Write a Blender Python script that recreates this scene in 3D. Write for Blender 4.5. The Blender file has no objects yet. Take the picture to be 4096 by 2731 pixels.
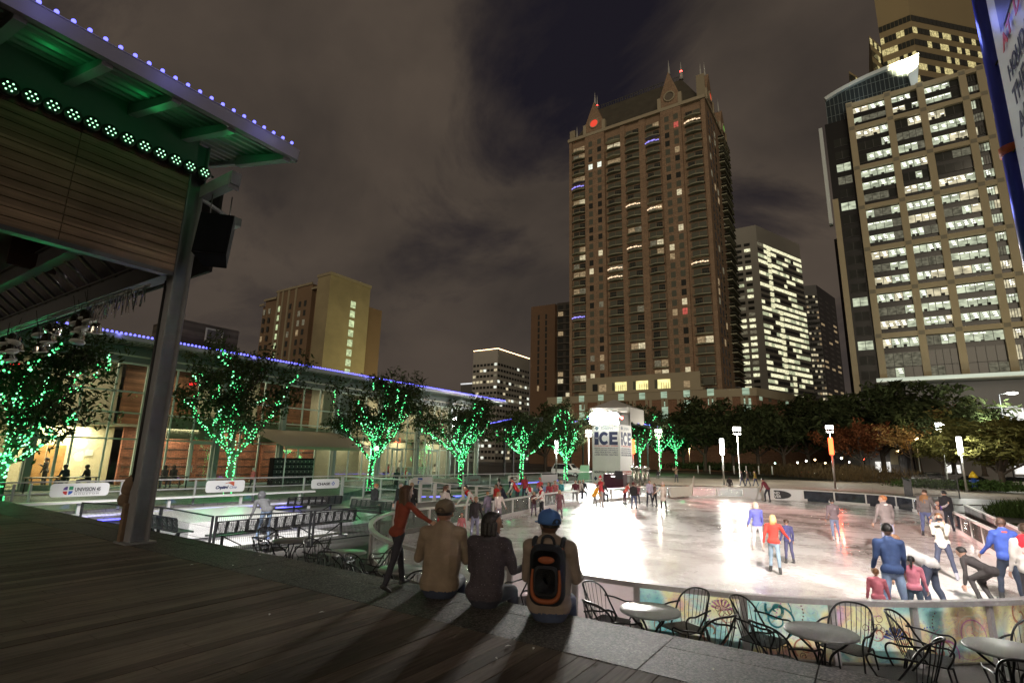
import bpy, bmesh, math, random
import numpy as np
from mathutils import Vector, Matrix, Quaternion
sc = bpy.context.scene
COL = sc.collection
rnd = random.Random(7)
rad = math.radians

# ------------------------------------------------------------------ camera
F_PX, HC = 2120.0, 2.65
_pt, _rl, _yw = rad(12.31), rad(1.307), rad(33.6)
_fw = Vector((-math.sin(_yw)*math.cos(_pt), math.cos(_yw)*math.cos(_pt), math.sin(_pt)))
_ri = Vector((math.cos(_yw), math.sin(_yw), 0)); _up = _ri.cross(_fw)
CR = _ri*math.cos(_rl)+_up*math.sin(_rl); CU = -_ri*math.sin(_rl)+_up*math.cos(_rl)
cam = bpy.data.cameras.new('camera'); camo = bpy.data.objects.new('camera', cam); COL.objects.link(camo)
M = Matrix((CR, CU, -_fw)).transposed().to_4x4(); M.translation = (0, 0, HC); camo.matrix_world = M
cam.sensor_width = 36; cam.lens = F_PX/4096*36; cam.clip_start = .1; cam.clip_end = 3000
sc.camera = camo
C0 = Vector((0, 0, HC))
def ray(px, py): return CR*((px-2048)/F_PX) - CU*((py-1365.5)/F_PX) + _fw
def P(px, py, z=0.):
    d = ray(px, py); return C0 + d*((z-HC)/d.z)
def PX(px, py, X):
    d = ray(px, py); return C0 + d*(X/d.x)
def PY(px, py, Y):
    d = ray(px, py); return C0 + d*(Y/d.y)
def PD(px, D, z=0.):
    d = ray(px, 1840); k = D/math.hypot(d.x, d.y); return Vector((d.x*k, d.y*k, z))

# ------------------------------------------------------------------ world, light, exposure
sc.view_settings.view_transform = 'Standard'; sc.view_settings.look = 'None'
sc.view_settings.exposure = 0; sc.view_settings.gamma = 1
sc.render.engine = 'CYCLES'
cy = sc.cycles
cy.use_denoising = True; cy.max_bounces = 6; cy.diffuse_bounces = 2; cy.glossy_bounces = 3
cy.transparent_max_bounces = 10; cy.transmission_bounces = 4
cy.sample_clamp_indirect = 4; cy.sample_clamp_direct = 0; cy.caustics_reflective = False; cy.caustics_refractive = False
w = bpy.data.worlds.new('World'); sc.world = w; w.use_nodes = True
nt = w.node_tree; nt.nodes.clear()
def N(nt, t, **k):
    n = nt.nodes.new(t)
    for a, v in k.items():
        if a.startswith('i_'):
            key = a[2:]; n.inputs[int(key) if key.isdigit() else key.replace('_', ' ')].default_value = v
        else: setattr(n, a, v)
    return n
def ramp(nt, stops):
    r = N(nt, 'ShaderNodeValToRGB'); e = r.color_ramp.elements
    while len(e) < len(stops): e.new(.5)
    for i, (p, c) in enumerate(stops):
        e[i].position = p; e[i].color = (*c, 1) if len(c) == 3 else c
    return r
def sky():
    L = nt.links.new
    tc = N(nt, 'ShaderNodeTexCoord'); sx = N(nt, 'ShaderNodeSeparateXYZ'); L(tc.outputs['Generated'], sx.inputs[0])
    az = N(nt, 'ShaderNodeMath', operation='MAXIMUM', i_1=0.0); L(sx.outputs['Z'], az.inputs[0])
    ad = N(nt, 'ShaderNodeMath', operation='ADD', i_1=.42); L(az.outputs[0], ad.inputs[0])
    cb = N(nt, 'ShaderNodeCombineXYZ')
    for i, o in enumerate(('X', 'Y')):
        dv = N(nt, 'ShaderNodeMath', operation='DIVIDE'); L(sx.outputs[o], dv.inputs[0]); L(ad.outputs[0], dv.inputs[1]); L(dv.outputs[0], cb.inputs[i])
    mp = N(nt, 'ShaderNodeMapping'); mp.inputs['Scale'].default_value = (1.0, 1.15, 1); mp.inputs['Location'].default_value = (2.35, .7, 0); mp.inputs['Rotation'].default_value = (0, 0, .5)
    L(cb.outputs[0], mp.inputs[0])
    n1 = N(nt, 'ShaderNodeTexNoise', i_Scale=1.5, i_Detail=10.0, i_Roughness=.6, i_Distortion=.5); L(mp.outputs[0], n1.inputs['Vector'])
    acc = n1.outputs[0]
    for (gx, gy), lo, amt in (((2180, 200), .955, .20), ((1780, 880), .975, .13), ((3120, 700), .985, .06)):
        gd = ray(gx, gy).normalized(); dt = N(nt, 'ShaderNodeVectorMath', operation='DOT_PRODUCT'); dt.inputs[1].default_value = gd; L(tc.outputs['Generated'], dt.inputs[0])
        mr = N(nt, 'ShaderNodeMapRange', interpolation_type='SMOOTHSTEP', i_1=lo, i_2=1.0, i_3=0.0, i_4=amt); L(dt.outputs['Value'], mr.inputs[0])
        sb = N(nt, 'ShaderNodeMath', operation='SUBTRACT'); L(acc, sb.inputs[0]); L(mr.outputs[0], sb.inputs[1]); acc = sb.outputs[0]
    r1 = ramp(nt, [(.27, (0, 0, 0)), (.35, (.35, .35, .35)), (.44, (1, 1, 1))]); L(acc, r1.inputs[0])
    n2 = N(nt, 'ShaderNodeTexNoise', i_Scale=2.2, i_Detail=7.0, i_Roughness=.5, i_Distortion=.25); L(mp.outputs[0], n2.inputs['Vector'])
    cl = N(nt, 'ShaderNodeMix', data_type='RGBA'); cl.inputs[6].default_value = (.036, .029, .025, 1); cl.inputs[7].default_value = (.088, .067, .051, 1)
    n2r = N(nt, 'ShaderNodeMapRange', i_1=.33, i_2=.67); L(n2.outputs[0], n2r.inputs[0]); L(n2r.outputs[0], cl.inputs[0])
    mx = N(nt, 'ShaderNodeMix', data_type='RGBA'); mx.inputs[6].default_value = (.0115, .0100, .0150, 1)
    L(r1.outputs[0], mx.inputs[0]); L(cl.outputs[2], mx.inputs[7])
    hz = N(nt, 'ShaderNodeMapRange', i_1=0.0, i_2=.45, i_3=.85, i_4=0.0); L(sx.outputs['Z'], hz.inputs[0])
    m2 = N(nt, 'ShaderNodeMix', data_type='RGBA'); m2.inputs[7].default_value = (.070, .055, .045, 1)
    L(hz.outputs[0], m2.inputs[0]); L(mx.outputs[2], m2.inputs[6])
    bg = N(nt, 'ShaderNodeBackground', i_Strength=1.0); L(m2.outputs[2], bg.inputs[0])
    out = N(nt, 'ShaderNodeOutputWorld'); L(bg.outputs[0], out.inputs[0])
sky()
# the glow of the city's street lamps, low and warm from behind the stage
sun = bpy.data.lights.new('city_glow', 'SUN'); sun.energy = .92; sun.angle = rad(40); sun.color = (1, .84, .62)
suno = bpy.data.objects.new('city_glow', sun); COL.objects.link(suno)
suno.rotation_euler = Vector((-.42, 1, -.16)).to_track_quat('-Z', 'Y').to_euler()

# ------------------------------------------------------------------ helpers
def tag(o, label=None, cat=None, group=None, kind=None):
    if label: o['label'] = label
    if cat: o['category'] = cat
    if group: o['group'] = group
    if kind: o['kind'] = kind
    return o
def empty(name, loc=(0, 0, 0), rz=0., label=None, cat=None, group=None):
    o = bpy.data.objects.new(name, None); COL.objects.link(o); o.location = loc; o.rotation_euler = (0, 0, rz)
    o.empty_display_size = .2
    return tag(o, label, cat, group)
def copy_tree(o, parent=None):
    c = o.copy(); COL.objects.link(c)
    if parent:
        c.parent = parent; c.matrix_parent_inverse = o.matrix_parent_inverse.copy()
    for ch in o.children: copy_tree(ch, c)
    return c
class MB:
    """collects shapes and links them as one mesh object"""
    def __init__(s, world=True): s.world = world; s.v = []; s.f = []; s.m = []; s.sm = []; s.cur = 0; s.T = None
    def add(s, vs, fs, smooth=False):
        b = len(s.v)
        if s.T is not None: vs = [tuple(s.T @ Vector(v)) for v in vs]
        s.v += [tuple(v) for v in vs]; s.f += [tuple(i+b for i in f) for f in fs]
        s.m += [s.cur]*len(fs); s.sm += [smooth]*len(fs)
        return s
    def mat(s, i): s.cur = i; return s
    def box(s, c, d, rz=0., R=None):
        x, y, z = d[0]/2, d[1]/2, d[2]/2
        vs = [Vector(q) for q in ((-x,-y,-z),(x,-y,-z),(x,y,-z),(-x,y,-z),(-x,-y,z),(x,-y,z),(x,y,z),(-x,y,z))]
        if R is None: R = Matrix.Rotation(rz, 3, 'Z')
        vs = [R @ v + Vector(c) for v in vs]
        return s.add(vs, [(3,2,1,0),(4,5,6,7),(0,1,5,4),(1,2,6,5),(2,3,7,6),(3,0,4,7)])
    def span(s, a, b): # box between two opposite corners
        a, b = Vector(a), Vector(b); return s.box((a+b)/2, [abs(q) for q in (b-a)])
    def bar(s, p, q, w, h=None, roll=None):
        p, q = Vector(p), Vector(q); d = q-p; L = d.length; h = h or w
        if L < 1e-6: return s
        z = d.normalized(); u = Vector((0, 0, 1)) if abs(z.z) < .98 else Vector((0, 1, 0))
        x = u.cross(z).normalized(); y = z.cross(x)
        return s.box((p+q)/2, (w, h, L), R=Matrix((x, y, z)).transposed())
    def prism(s, poly, z0, z1):
        n = len(poly); vs = [(*p[:2], z0) for p in poly]+[(*p[:2], z1) for p in poly]
        return s.add(vs, [tuple(range(n-1, -1, -1)), tuple(range(n, 2*n))]+[(i, (i+1) % n, (i+1) % n+n, i+n) for i in range(n)])
    def quad(s, a, b, c, d): return s.add([a, b, c, d], [(0, 1, 2, 3)])
    def poly(s, pts): return s.add(pts, [tuple(range(len(pts)))])
    def tube(s, pts, r, n=6, cap=True, smooth=True, closed=False):
        pts = [Vector(p) for p in pts]; m = len(pts)
        rs = r if hasattr(r, '__len__') else [r]*m
        vs = []; prev = None
        for i, p in enumerate(pts):
            if closed: t = pts[(i+1) % m]-pts[i-1]
            else: t = pts[min(i+1, m-1)]-pts[max(i-1, 0)]
            t.normalize()
            if prev is None:
                u = Vector((0, 0, 1)) if abs(t.z) < .9 else Vector((1, 0, 0))
                x = u.cross(t).normalized()
            else:
                x = prev-t*prev.dot(t)
                if x.length < 1e-6: x = Vector((1, 0, 0)).cross(t)
                x.normalize()
            prev = x; y = t.cross(x)
            vs += [p+(x*math.cos(2*math.pi*k/n)+y*math.sin(2*math.pi*k/n))*rs[i] for k in range(n)]
        fs = []
        for i in range(m if closed else m-1):
            for k in range(n):
                a, b = i*n+k, i*n+(k+1) % n; j = ((i+1) % m)*n
                fs.append((a, b, j+(k+1) % n, j+k))
        if cap and not closed: fs += [tuple(range(n-1, -1, -1)), tuple(range((m-1)*n, m*n))]
        return s.add(vs, fs, smooth)
    def lathe(s, prof, c=(0, 0, 0), n=20, smooth=True, R=None):
        vs = []; fs = []; m = len(prof)
        for r, z in prof:
            for k in range(n): vs.append(Vector((r*math.cos(2*math.pi*k/n), r*math.sin(2*math.pi*k/n), z)))
        if R is not None: vs = [R @ v for v in vs]
        vs = [v+Vector(c) for v in vs]
        for i in range(m-1):
            for k in range(n):
                fs.append((i*n+k, i*n+(k+1) % n, (i+1)*n+(k+1) % n, (i+1)*n+k))
        if prof[0][0] > 1e-5: fs.append(tuple(range(n-1, -1, -1)))
        if prof[-1][0] > 1e-5: fs.append(tuple(range((m-1)*n, m*n)))
        return s.add(vs, fs, smooth)
    def ball(s, c, r, n=10, m=6, R=None):
        rr = r if hasattr(r, '__len__') else (r, r, r)
        vs = [Vector((0, 0, rr[2]))]
        for j in range(1, m):
            a = math.pi*j/m
            for k in range(n):
                t = 2*math.pi*k/n; vs.append(Vector((rr[0]*math.sin(a)*math.cos(t), rr[1]*math.sin(a)*math.sin(t), rr[2]*math.cos(a))))
        vs.append(Vector((0, 0, -rr[2])))
        if R is not None: vs = [R @ v for v in vs]
        vs = [v+Vector(c) for v in vs]; fs = [(0, 1+k, 1+(k+1) % n) for k in range(n)]
        for j in range(m-2):
            for k in range(n): fs.append((1+j*n+k, 1+(j+1)*n+k, 1+(j+1)*n+(k+1) % n, 1+j*n+(k+1) % n))
        q = len(vs)-1; b = 1+(m-2)*n
        fs += [(b+k, q, b+(k+1) % n) for k in range(n)]
        return s.add(vs, fs, True)
    def mesh(s, name, mats):
        me = bpy.data.meshes.new(name); me.from_pydata(s.v, [], s.f)
        for m in (mats if isinstance(mats, (list, tuple)) else [mats]): me.materials.append(m)
        me.polygons.foreach_set('material_index', s.m); me.polygons.foreach_set('use_smooth', s.sm); me.update()
        return me
    def build(s, name, mats, parent=None, label=None, cat=None, group=None, kind=None):
        o = bpy.data.objects.new(name, s.mesh(name, mats)); COL.objects.link(o)
        if parent:
            o.parent = parent
            if s.world: o.matrix_parent_inverse = parent.matrix_basis.inverted()
        return tag(o, label, cat, group, kind)
def inst(name, me, parent=None, M=None):
    o = bpy.data.objects.new(name, me); COL.objects.link(o)
    if parent: o.parent = parent
    if M is not None: o.matrix_local = M
    return o
def catmull(pts, n=8, closed=False):
    pts = [Vector(p) for p in pts]; m = len(pts); out = []
    for i in range(m if closed else m-1):
        g = (lambda k: pts[k % m]) if closed else (lambda k: pts[min(max(k, 0), m-1)])
        a, b, c, d = g(i-1), g(i), g(i+1), g(i+2)
        for k in range(n):
            t = k/n
            out.append(.5*((2*b)+(c-a)*t+(2*a-5*b+4*c-d)*t*t+(3*b-3*c+d-a)*t**3))
    if not closed: out.append(pts[-1])
    return out
# ------------------------------------------------------------------ materials
_mats = {}
def mat(name, color, rough=.6, metal=0., noise=0., nscale=8., bump=0., bscale=60., spec=.5, emit=None, estr=0., alpha=1., coat=0., trans=0.):
    if name in _mats: return _mats[name]
    m = bpy.data.materials.new(name); m.use_nodes = True; t = m.node_tree; b = t.nodes['Principled BSDF']; L = t.links.new
    b.inputs['Base Color'].default_value = (*color, 1); b.inputs['Roughness'].default_value = rough
    b.inputs['Metallic'].default_value = metal; b.inputs['Specular IOR Level'].default_value = spec
    b.inputs['Coat Weight'].default_value = coat; b.inputs['Alpha'].default_value = alpha
    b.inputs['Transmission Weight'].default_value = trans
    if emit: b.inputs['Emission Color'].default_value = (*emit, 1); b.inputs['Emission Strength'].default_value = estr
    if noise or bump: tc = N(t, 'ShaderNodeTexCoord')
    if noise:
        n = N(t, 'ShaderNodeTexNoise', i_Scale=nscale, i_Detail=6.0, i_Roughness=.6); L(tc.outputs['Object'], n.inputs['Vector'])
        r = ramp(t, [(.3, tuple(c*(1-noise) for c in color)), (.7, tuple(min(1, c*(1+noise)) for c in color))]); L(n.outputs[0], r.inputs[0]); L(r.outputs[0], b.inputs['Base Color'])
        rr = N(t, 'ShaderNodeMapRange', i_1=.3, i_2=.7, i_3=max(.02, rough-.1), i_4=min(1, rough+.12)); L(n.outputs[0], rr.inputs[0]); L(rr.outputs[0], b.inputs['Roughness'])
    if bump:
        n = N(t, 'ShaderNodeTexNoise', i_Scale=bscale, i_Detail=4.0); L(tc.outputs['Object'], n.inputs['Vector'])
        bp = N(t, 'ShaderNodeBump', i_Strength=bump, i_Distance=.01); L(n.outputs[0], bp.inputs['Height']); L(bp.outputs[0], b.inputs['Normal'])
    _mats[name] = m; return m
def glow(name, color, strength, sample=False):
    if name in _mats: return _mats[name]
    m = bpy.data.materials.new(name); m.use_nodes = True; t = m.node_tree; t.nodes.clear()
    e = N(t, 'ShaderNodeEmission', i_Strength=strength); e.inputs[0].default_value = (*color, 1)
    o = N(t, 'ShaderNodeOutputMaterial'); t.links.new(e.outputs[0], o.inputs[0])
    m.cycles.emission_sampling = 'AUTO' if sample else 'NONE'
    _mats[name] = m; return m
def lamp(name, kind, loc, energy, color=(1, 1, 1), size=.1, parent=None, aim=None, angle=60, blend=.4):
    l = bpy.data.lights.new(name, kind); l.energy = energy; l.color = color
    if kind == 'AREA': l.size = size
    else: l.shadow_soft_size = size
    o = bpy.data.objects.new(name, l); COL.objects.link(o)
    if parent: o.parent = parent
    o.location = loc
    if kind == 'SPOT': l.spot_size = rad(angle); l.spot_blend = blend
    if aim is not None: o.rotation_euler = (Vector(aim)-Vector(loc)).to_track_quat('-Z', 'Y').to_euler()
    return o
def text_mesh(s, size, bold=0., extrude=.002, align='LEFT', sx=1., spacing=1., shear=0.):
    c = bpy.data.curves.new('lettering', 'FONT'); c.body = s; c.size = size; c.offset = bold; c.extrude = extrude; c.align_x = align
    c.space_character = spacing; c.shear = shear; c.resolution_u = 3
    o = bpy.data.objects.new('lettering', c); COL.objects.link(o); o.scale = (sx, 1, 1)
    dg = bpy.context.evaluated_depsgraph_get(); me = bpy.data.meshes.new_from_object(o.evaluated_get(dg))
    bpy.data.objects.remove(o); bpy.data.curves.remove(c)
    if sx != 1: me.transform(Matrix.Diagonal((sx, 1, 1, 1)))
    return me
def text(s, size, m, loc, xdir, parent=None, name='lettering', fit=None, **k):
    me = text_mesh(s, size, **k)
    if fit:   # stretch to a given width
        xs = [v.co.x for v in me.vertices]; w_ = max(xs)-min(xs); me.transform(Matrix.Diagonal((fit/w_, 1, 1, 1)))
    me.materials.clear(); me.materials.append(m)
    x = Vector(xdir).normalized(); z = Vector((0, 0, 1)); n = x.cross(z)
    o = bpy.data.objects.new(name, me); COL.objects.link(o)
    Mx = Matrix((x, z, n)).transposed().to_4x4(); Mx.translation = loc
    if parent: o.parent = parent; o.matrix_parent_inverse = parent.matrix_basis.inverted()
    o.matrix_basis = Mx
    return o
# ================================================================== THE SETTING
DECK, ICE = 1.26, .05
asphalt = mat('plaza_paving', (.05, .046, .043), .55, noise=.35, nscale=1.2, bump=.3, bscale=30)
def paving_mat(name, c, sx, sy, joint=.5, rough=.6, mortar=.012, noise=.2, bump=.25):
    m = bpy.data.materials.new(name); m.use_nodes = True; t = m.node_tree; b = t.nodes['Principled BSDF']; L = t.links.new
    tc = N(t, 'ShaderNodeTexCoord'); br = N(t, 'ShaderNodeTexBrick', i_Scale=1.0, i_Mortar_Size=mortar, i_Brick_Width=sx, i_Row_Height=sy)
    br.offset = joint; L(tc.outputs['Object'], br.inputs['Vector'])
    br.inputs['Color1'].default_value = (*[q*(1+noise) for q in c], 1); br.inputs['Color2'].default_value = (*[q*(1-noise) for q in c], 1); br.inputs['Mortar'].default_value = (*[q*.45 for q in c], 1)
    n = N(t, 'ShaderNodeTexNoise', i_Scale=3.0, i_Detail=8.0); L(tc.outputs['Object'], n.inputs['Vector'])
    mr = N(t, 'ShaderNodeMapRange', i_1=.3, i_2=.7, i_3=.7, i_4=1.2); L(n.outputs[0], mr.inputs[0])
    mx = N(t, 'ShaderNodeMix', data_type='RGBA', blend_type='MULTIPLY', i_0=1.0); L(br.outputs[0], mx.inputs[6]); L(mr.outputs[0], mx.inputs[7]); L(mx.outputs[2], b.inputs['Base Color'])
    n2 = N(t, 'ShaderNodeTexNoise', i_Scale=120.0, i_Detail=3.0); L(tc.outputs['Object'], n2.inputs['Vector'])
    bp = N(t, 'ShaderNodeBump', i_Strength=bump, i_Distance=.01); L(n2.outputs[0], bp.inputs['Height']); L(bp.outputs[0], b.inputs['Normal'])
    b.inputs['Roughness'].default_value = rough
    return m
MB().box((0, 300, -.25), (1600, 1600, .5)).build('ground', asphalt, kind='structure')
# promenade beside the hall, a step above the rink
paver = paving_mat('promenade_paving', (.16, .15, .135), 1.2, .6)
MB().prism([(-36, -30), (-24.1, -30), (-24.1, 19.2), (-30, 28), (-31, 62), (-36, 62)], 0, .42).build('pavement', paver, kind='structure')
# timber deck : boards run away from the stage towards the granite edge
def board_mat(name, c, axis, pitch, rough=.55, var=.35, grain=(2.5, 40)):
    m = bpy.data.materials.new(name); m.use_nodes = True; t = m.node_tree; b = t.nodes['Principled BSDF']; L = t.links.new
    tc = N(t, 'ShaderNodeTexCoord'); sx = N(t, 'ShaderNodeSeparateXYZ'); L(tc.outputs['Object'], sx.inputs[0])
    dv = N(t, 'ShaderNodeMath', operation='DIVIDE', i_1=pitch); L(sx.outputs[axis], dv.inputs[0])
    fl = N(t, 'ShaderNodeMath', operation='FLOOR'); L(dv.outputs[0], fl.inputs[0])
    wn = N(t, 'ShaderNodeTexWhiteNoise', noise_dimensions='1D'); L(fl.outputs[0], wn.inputs['W'])
    ml = N(t, 'ShaderNodeMath', operation='MULTIPLY', i_1=37.0); L(wn.outputs[0], ml.inputs[0])
    mp = N(t, 'ShaderNodeMapping'); mp.inputs['Scale'].default_value = tuple(grain[1] if 'XYZ'[i] == axis else grain[0] for i in range(3))
    L(tc.outputs['Object'], mp.inputs[0]); L(ml.outputs[0], mp.inputs['Location'])
    n = N(t, 'ShaderNodeTexNoise', i_Scale=1.0, i_Detail=7.0, i_Roughness=.65); L(mp.outputs[0], n.inputs['Vector'])
    r = ramp(t, [(.25, tuple(q*(1-var) for q in c)), (.75, tuple(q*(1+var) for q in c))]); L(n.outputs[0], r.inputs[0])
    mr = N(t, 'ShaderNodeMapRange', i_3=.6, i_4=1.35); L(wn.outputs[0], mr.inputs[0])
    n3 = N(t, 'ShaderNodeTexNoise', i_Scale=.7, i_Detail=4.0); L(tc.outputs['Object'], n3.inputs['Vector'])
    m3 = N(t, 'ShaderNodeMapRange', i_1=.35, i_2=.65, i_3=.75, i_4=1.15); L(n3.outputs[0], m3.inputs[0])
    mm = N(t, 'ShaderNodeMath', operation='MULTIPLY'); L(mr.outputs[0], mm.inputs[0]); L(m3.outputs[0], mm.inputs[1])
    mx = N(t, 'ShaderNodeMix', data_type='RGBA', blend_type='MULTIPLY', i_0=1.0); L(r.outputs[0], mx.inputs[6]); L(mm.outputs[0], mx.inputs[7]); L(mx.outputs[2], b.inputs['Base Color'])
    b.inputs['Roughness'].default_value = rough; b.inputs['Specular IOR Level'].default_value = .12
    bp = N(t, 'ShaderNodeBump', i_Strength=.25, i_Distance=.01); L(n.outputs[0], bp.inputs['Height']); L(bp.outputs[0], b.inputs['Normal'])
    return m
deckm = board_mat('weathered_deck_boards', (.12, .094, .072), 'X', .145, .75, .45)
mb = MB(); x = -29.0
while x < 6:
    dz = rnd.uniform(-.002, .002); y0 = -4.0
    while y0 < 3.8:
        y1 = min(3.815, y0+rnd.uniform(1.5, 5) if y0 > -4 else rnd.uniform(-2.5, 2.5))
        mb.box((x+.0695, (y0+y1)/2, DECK-.015+dz), (.139, y1-y0-.004, .03)); y0 = y1
    x += .145
mb.build('boardwalk_floor', deckm, kind='structure')
MB().box((-11.5, -.1, DECK/2-.04), (35, 7.8, DECK-.1)).build('stage_floor', mat('stage_underside', (.02, .02, .02)), kind='structure')
# granite edge : two rows of slabs with open joints
def granite():
    m = bpy.data.materials.new('flamed_granite'); m.use_nodes = True; t = m.node_tree; b = t.nodes['Principled BSDF']; L = t.links.new
    tc = N(t, 'ShaderNodeTexCoord')
    v = N(t, 'ShaderNodeTexVoronoi', i_Scale=75.0); L(tc.outputs['Object'], v.inputs['Vector'])
    n = N(t, 'ShaderNodeTexNoise', i_Scale=2.0, i_Detail=7.0); L(tc.outputs['Object'], n.inputs['Vector'])
    r = ramp(t, [(.15, (.022, .020, .018)), (.5, (.055, .048, .043)), (.85, (.13, .115, .10))]); L(v.outputs['Color'], r.inputs[0])
    mr = N(t, 'ShaderNodeMapRange', i_1=.3, i_2=.7, i_3=.75, i_4=1.2); L(n.outputs[0], mr.inputs[0])
    mx = N(t, 'ShaderNodeMix', data_type='RGBA', blend_type='MULTIPLY', i_0=1.0); L(r.outputs[0], mx.inputs[6]); L(mr.outputs[0], mx.inputs[7]); L(mx.outputs[2], b.inputs['Base Color'])
    n2 = N(t, 'ShaderNodeTexNoise', i_Scale=42.0, i_Detail=5.0, i_Roughness=.8); L(tc.outputs['Object'], n2.inputs['Vector'])
    bp = N(t, 'ShaderNodeBump', i_Strength=.9, i_Distance=.012); L(n2.outputs[0], bp.inputs['Height']); L(bp.outputs[0], b.inputs['Normal'])
    b.inputs['Roughness'].default_value = .62; b.inputs['Specular IOR Level'].default_value = .16
    return m
gr = granite()
mb = MB(); x = -29.0; k = 0
while x < 6:
    L_ = 1.02
    for y0, y1 in ((3.825, 4.40), (4.406, 4.70)):
        mb.box((x+L_/2, (y0+y1)/2, DECK-.06+rnd.uniform(-.0015, .0015)), (L_-.008, y1-y0, .12))
    x += L_
mb.box((-11.5, 4.25, DECK/2-.07), (34.8, .8, DECK-.14))
mb.build('granite_pavement', gr, kind='structure')
MB().box((-10.6, 1.28, DECK+.0012), (.72, .022, .002), rz=-.55).build('floor_hatch', mat('slot_dark', (.012, .012, .012), .9), kind='structure')
# ------------------------------------------------------------------ ice
RAILZ = .80
rail_px = [P(1499, 2070, RAILZ), P(1451, 2084, RAILZ), P(1448, 2100, RAILZ), P(1472, 2137, RAILZ), P(1525, 2158, RAILZ), P(1573, 2172, RAILZ)]
LOOP = [(-12.9, 13.6), (-12.55, 12.3), (-11.75, 10.95), (-10.6, 9.75), (-9.2, 8.75), (-7.7, 8.15), (-6.2, 7.85), (-5.1, 7.8), (-3.87, 8.0), (-2.97, 8.05), (-1.6, 8.3), (-.54, 8.78), (.32, 9.34), (1.0, 9.95),
        (1.62, 10.6), (2.3, 11.9), (2.72, 13.8), (2.9, 16), (2.92, 18), (2.8, 23), (2.62, 29.8), (2.3, 36), (1.34, 40.3), (-1.2, 42.2), (-4.5, 43.2), (-7.8, 41.9), (-11.2, 38.6), (-13.2, 34.2), (-13.9, 29.6), (-14.0, 25), (-13.5, 21.5), (-12.95, 18.3), (-12.8, 15.8)]
loop = catmull([(x*1.039, y*1.039, 0) for x, y in LOOP], 6, True)
def ice_mat():
    m = bpy.data.materials.new('skated_ice'); m.use_nodes = True; t = m.node_tree; b = t.nodes['Principled BSDF']; L = t.links.new
    tc = N(t, 'ShaderNodeTexCoord')
    n0 = N(t, 'ShaderNodeTexNoise', i_Scale=.28, i_Detail=5.0, i_Distortion=1.2); L(tc.outputs['Object'], n0.inputs['Vector'])
    n1 = N(t, 'ShaderNodeTexNoise', i_Scale=1.6, i_Detail=8.0, i_Roughness=.7, i_Distortion=2.5); L(tc.outputs['Object'], n1.inputs['Vector'])
    mxn = N(t, 'ShaderNodeMath', operation='MULTIPLY_ADD', i_1=.45); L(n1.outputs[0], mxn.inputs[0]); L(n0.outputs[0], mxn.inputs[2])
    r = ramp(t, [(.5, (.30, .24, .22)), (.70, (.62, .57, .54)), (.95, (.84, .81, .79))]); L(mxn.outputs[0], r.inputs[0])
    # skate cuts : thin arcs from distorted rings
    mp = N(t, 'ShaderNodeMapping'); L(tc.outputs['Object'], mp.inputs[0])
    hs = []
    for sc_, ds in ((.55, 3.0), (.9, 5.0), (1.7, 6.0)):
        wv = N(t, 'ShaderNodeTexNoise', i_Scale=sc_, i_Detail=1.0, i_Distortion=ds); L(mp.outputs[0], wv.inputs['Vector'])
        s1 = N(t, 'ShaderNodeMath', operation='MULTIPLY', i_1=38.0); L(wv.outputs[0], s1.inputs[0])
        s2 = N(t, 'ShaderNodeMath', operation='FRACT'); L(s1.outputs[0], s2.inputs[0])
        s3 = N(t, 'ShaderNodeMath', operation='LESS_THAN', i_1=.07); L(s2.outputs[0], s3.inputs[0]); hs.append(s3)
    a = N(t, 'ShaderNodeMath', operation='ADD'); L(hs[0].outputs[0], a.inputs[0]); L(hs[1].outputs[0], a.inputs[1])
    a2 = N(t, 'ShaderNodeMath', operation='ADD', use_clamp=True); L(a.outputs[0], a2.inputs[0]); L(hs[2].outputs[0], a2.inputs[1])
    nm = N(t, 'ShaderNodeTexNoise', i_Scale=.9, i_Detail=3.0); L(tc.outputs['Object'], nm.inputs['Vector'])
    mk = N(t, 'ShaderNodeMapRange', i_1=.42, i_2=.58, i_3=0.0, i_4=.85); L(nm.outputs[0], mk.inputs[0])
    a3 = N(t, 'ShaderNodeMath', operation='MULTIPLY'); L(a2.outputs[0], a3.inputs[0]); L(mk.outputs[0], a3.inputs[1])
    mx = N(t, 'ShaderNodeMix', data_type='RGBA'); mx.inputs[7].default_value = (.86, .85, .83, 1); L(a3.outputs[0], mx.inputs[0]); L(r.outputs[0], mx.inputs[6]); L(mx.outputs[2], b.inputs['Base Color'])
    rr = N(t, 'ShaderNodeMapRange', i_1=.45, i_2=.9, i_3=.12, i_4=.34); L(mxn.outputs[0], rr.inputs[0])
    ra = N(t, 'ShaderNodeMath', operation='MULTIPLY_ADD', i_1=.25); L(a3.outputs[0], ra.inputs[0]); L(rr.outputs[0], ra.inputs[2]); L(ra.outputs[0], b.inputs['Roughness'])
    hh = N(t, 'ShaderNodeMath', operation='MULTIPLY_ADD', i_1=1.2); L(a3.outputs[0], hh.inputs[0]); L(n1.outputs[0], hh.inputs[2])
    bp = N(t, 'ShaderNodeBump', i_Strength=.12, i_Distance=.02); L(hh.outputs[0], bp.inputs['Height']); L(bp.outputs[0], b.inputs['Normal'])
    b.inputs['IOR'].default_value = 1.31; b.inputs['Specular IOR Level'].default_value = .5; b.inputs['Coat Weight'].default_value = .35; b.inputs['Coat Roughness'].default_value = .06; b.inputs['Coat IOR'].default_value = 1.31
    return m
inner = []
for i, p in enumerate(loop):
    t_ = (loop[(i+1) % len(loop)]-loop[i-1]).normalized(); inner.append(p+Vector((-t_.y, t_.x, 0))*.06)
MB().prism([(p.x, p.y) for p in inner], .0, ICE).build('ice_rink_floor', ice_mat(), kind='structure')
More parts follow.
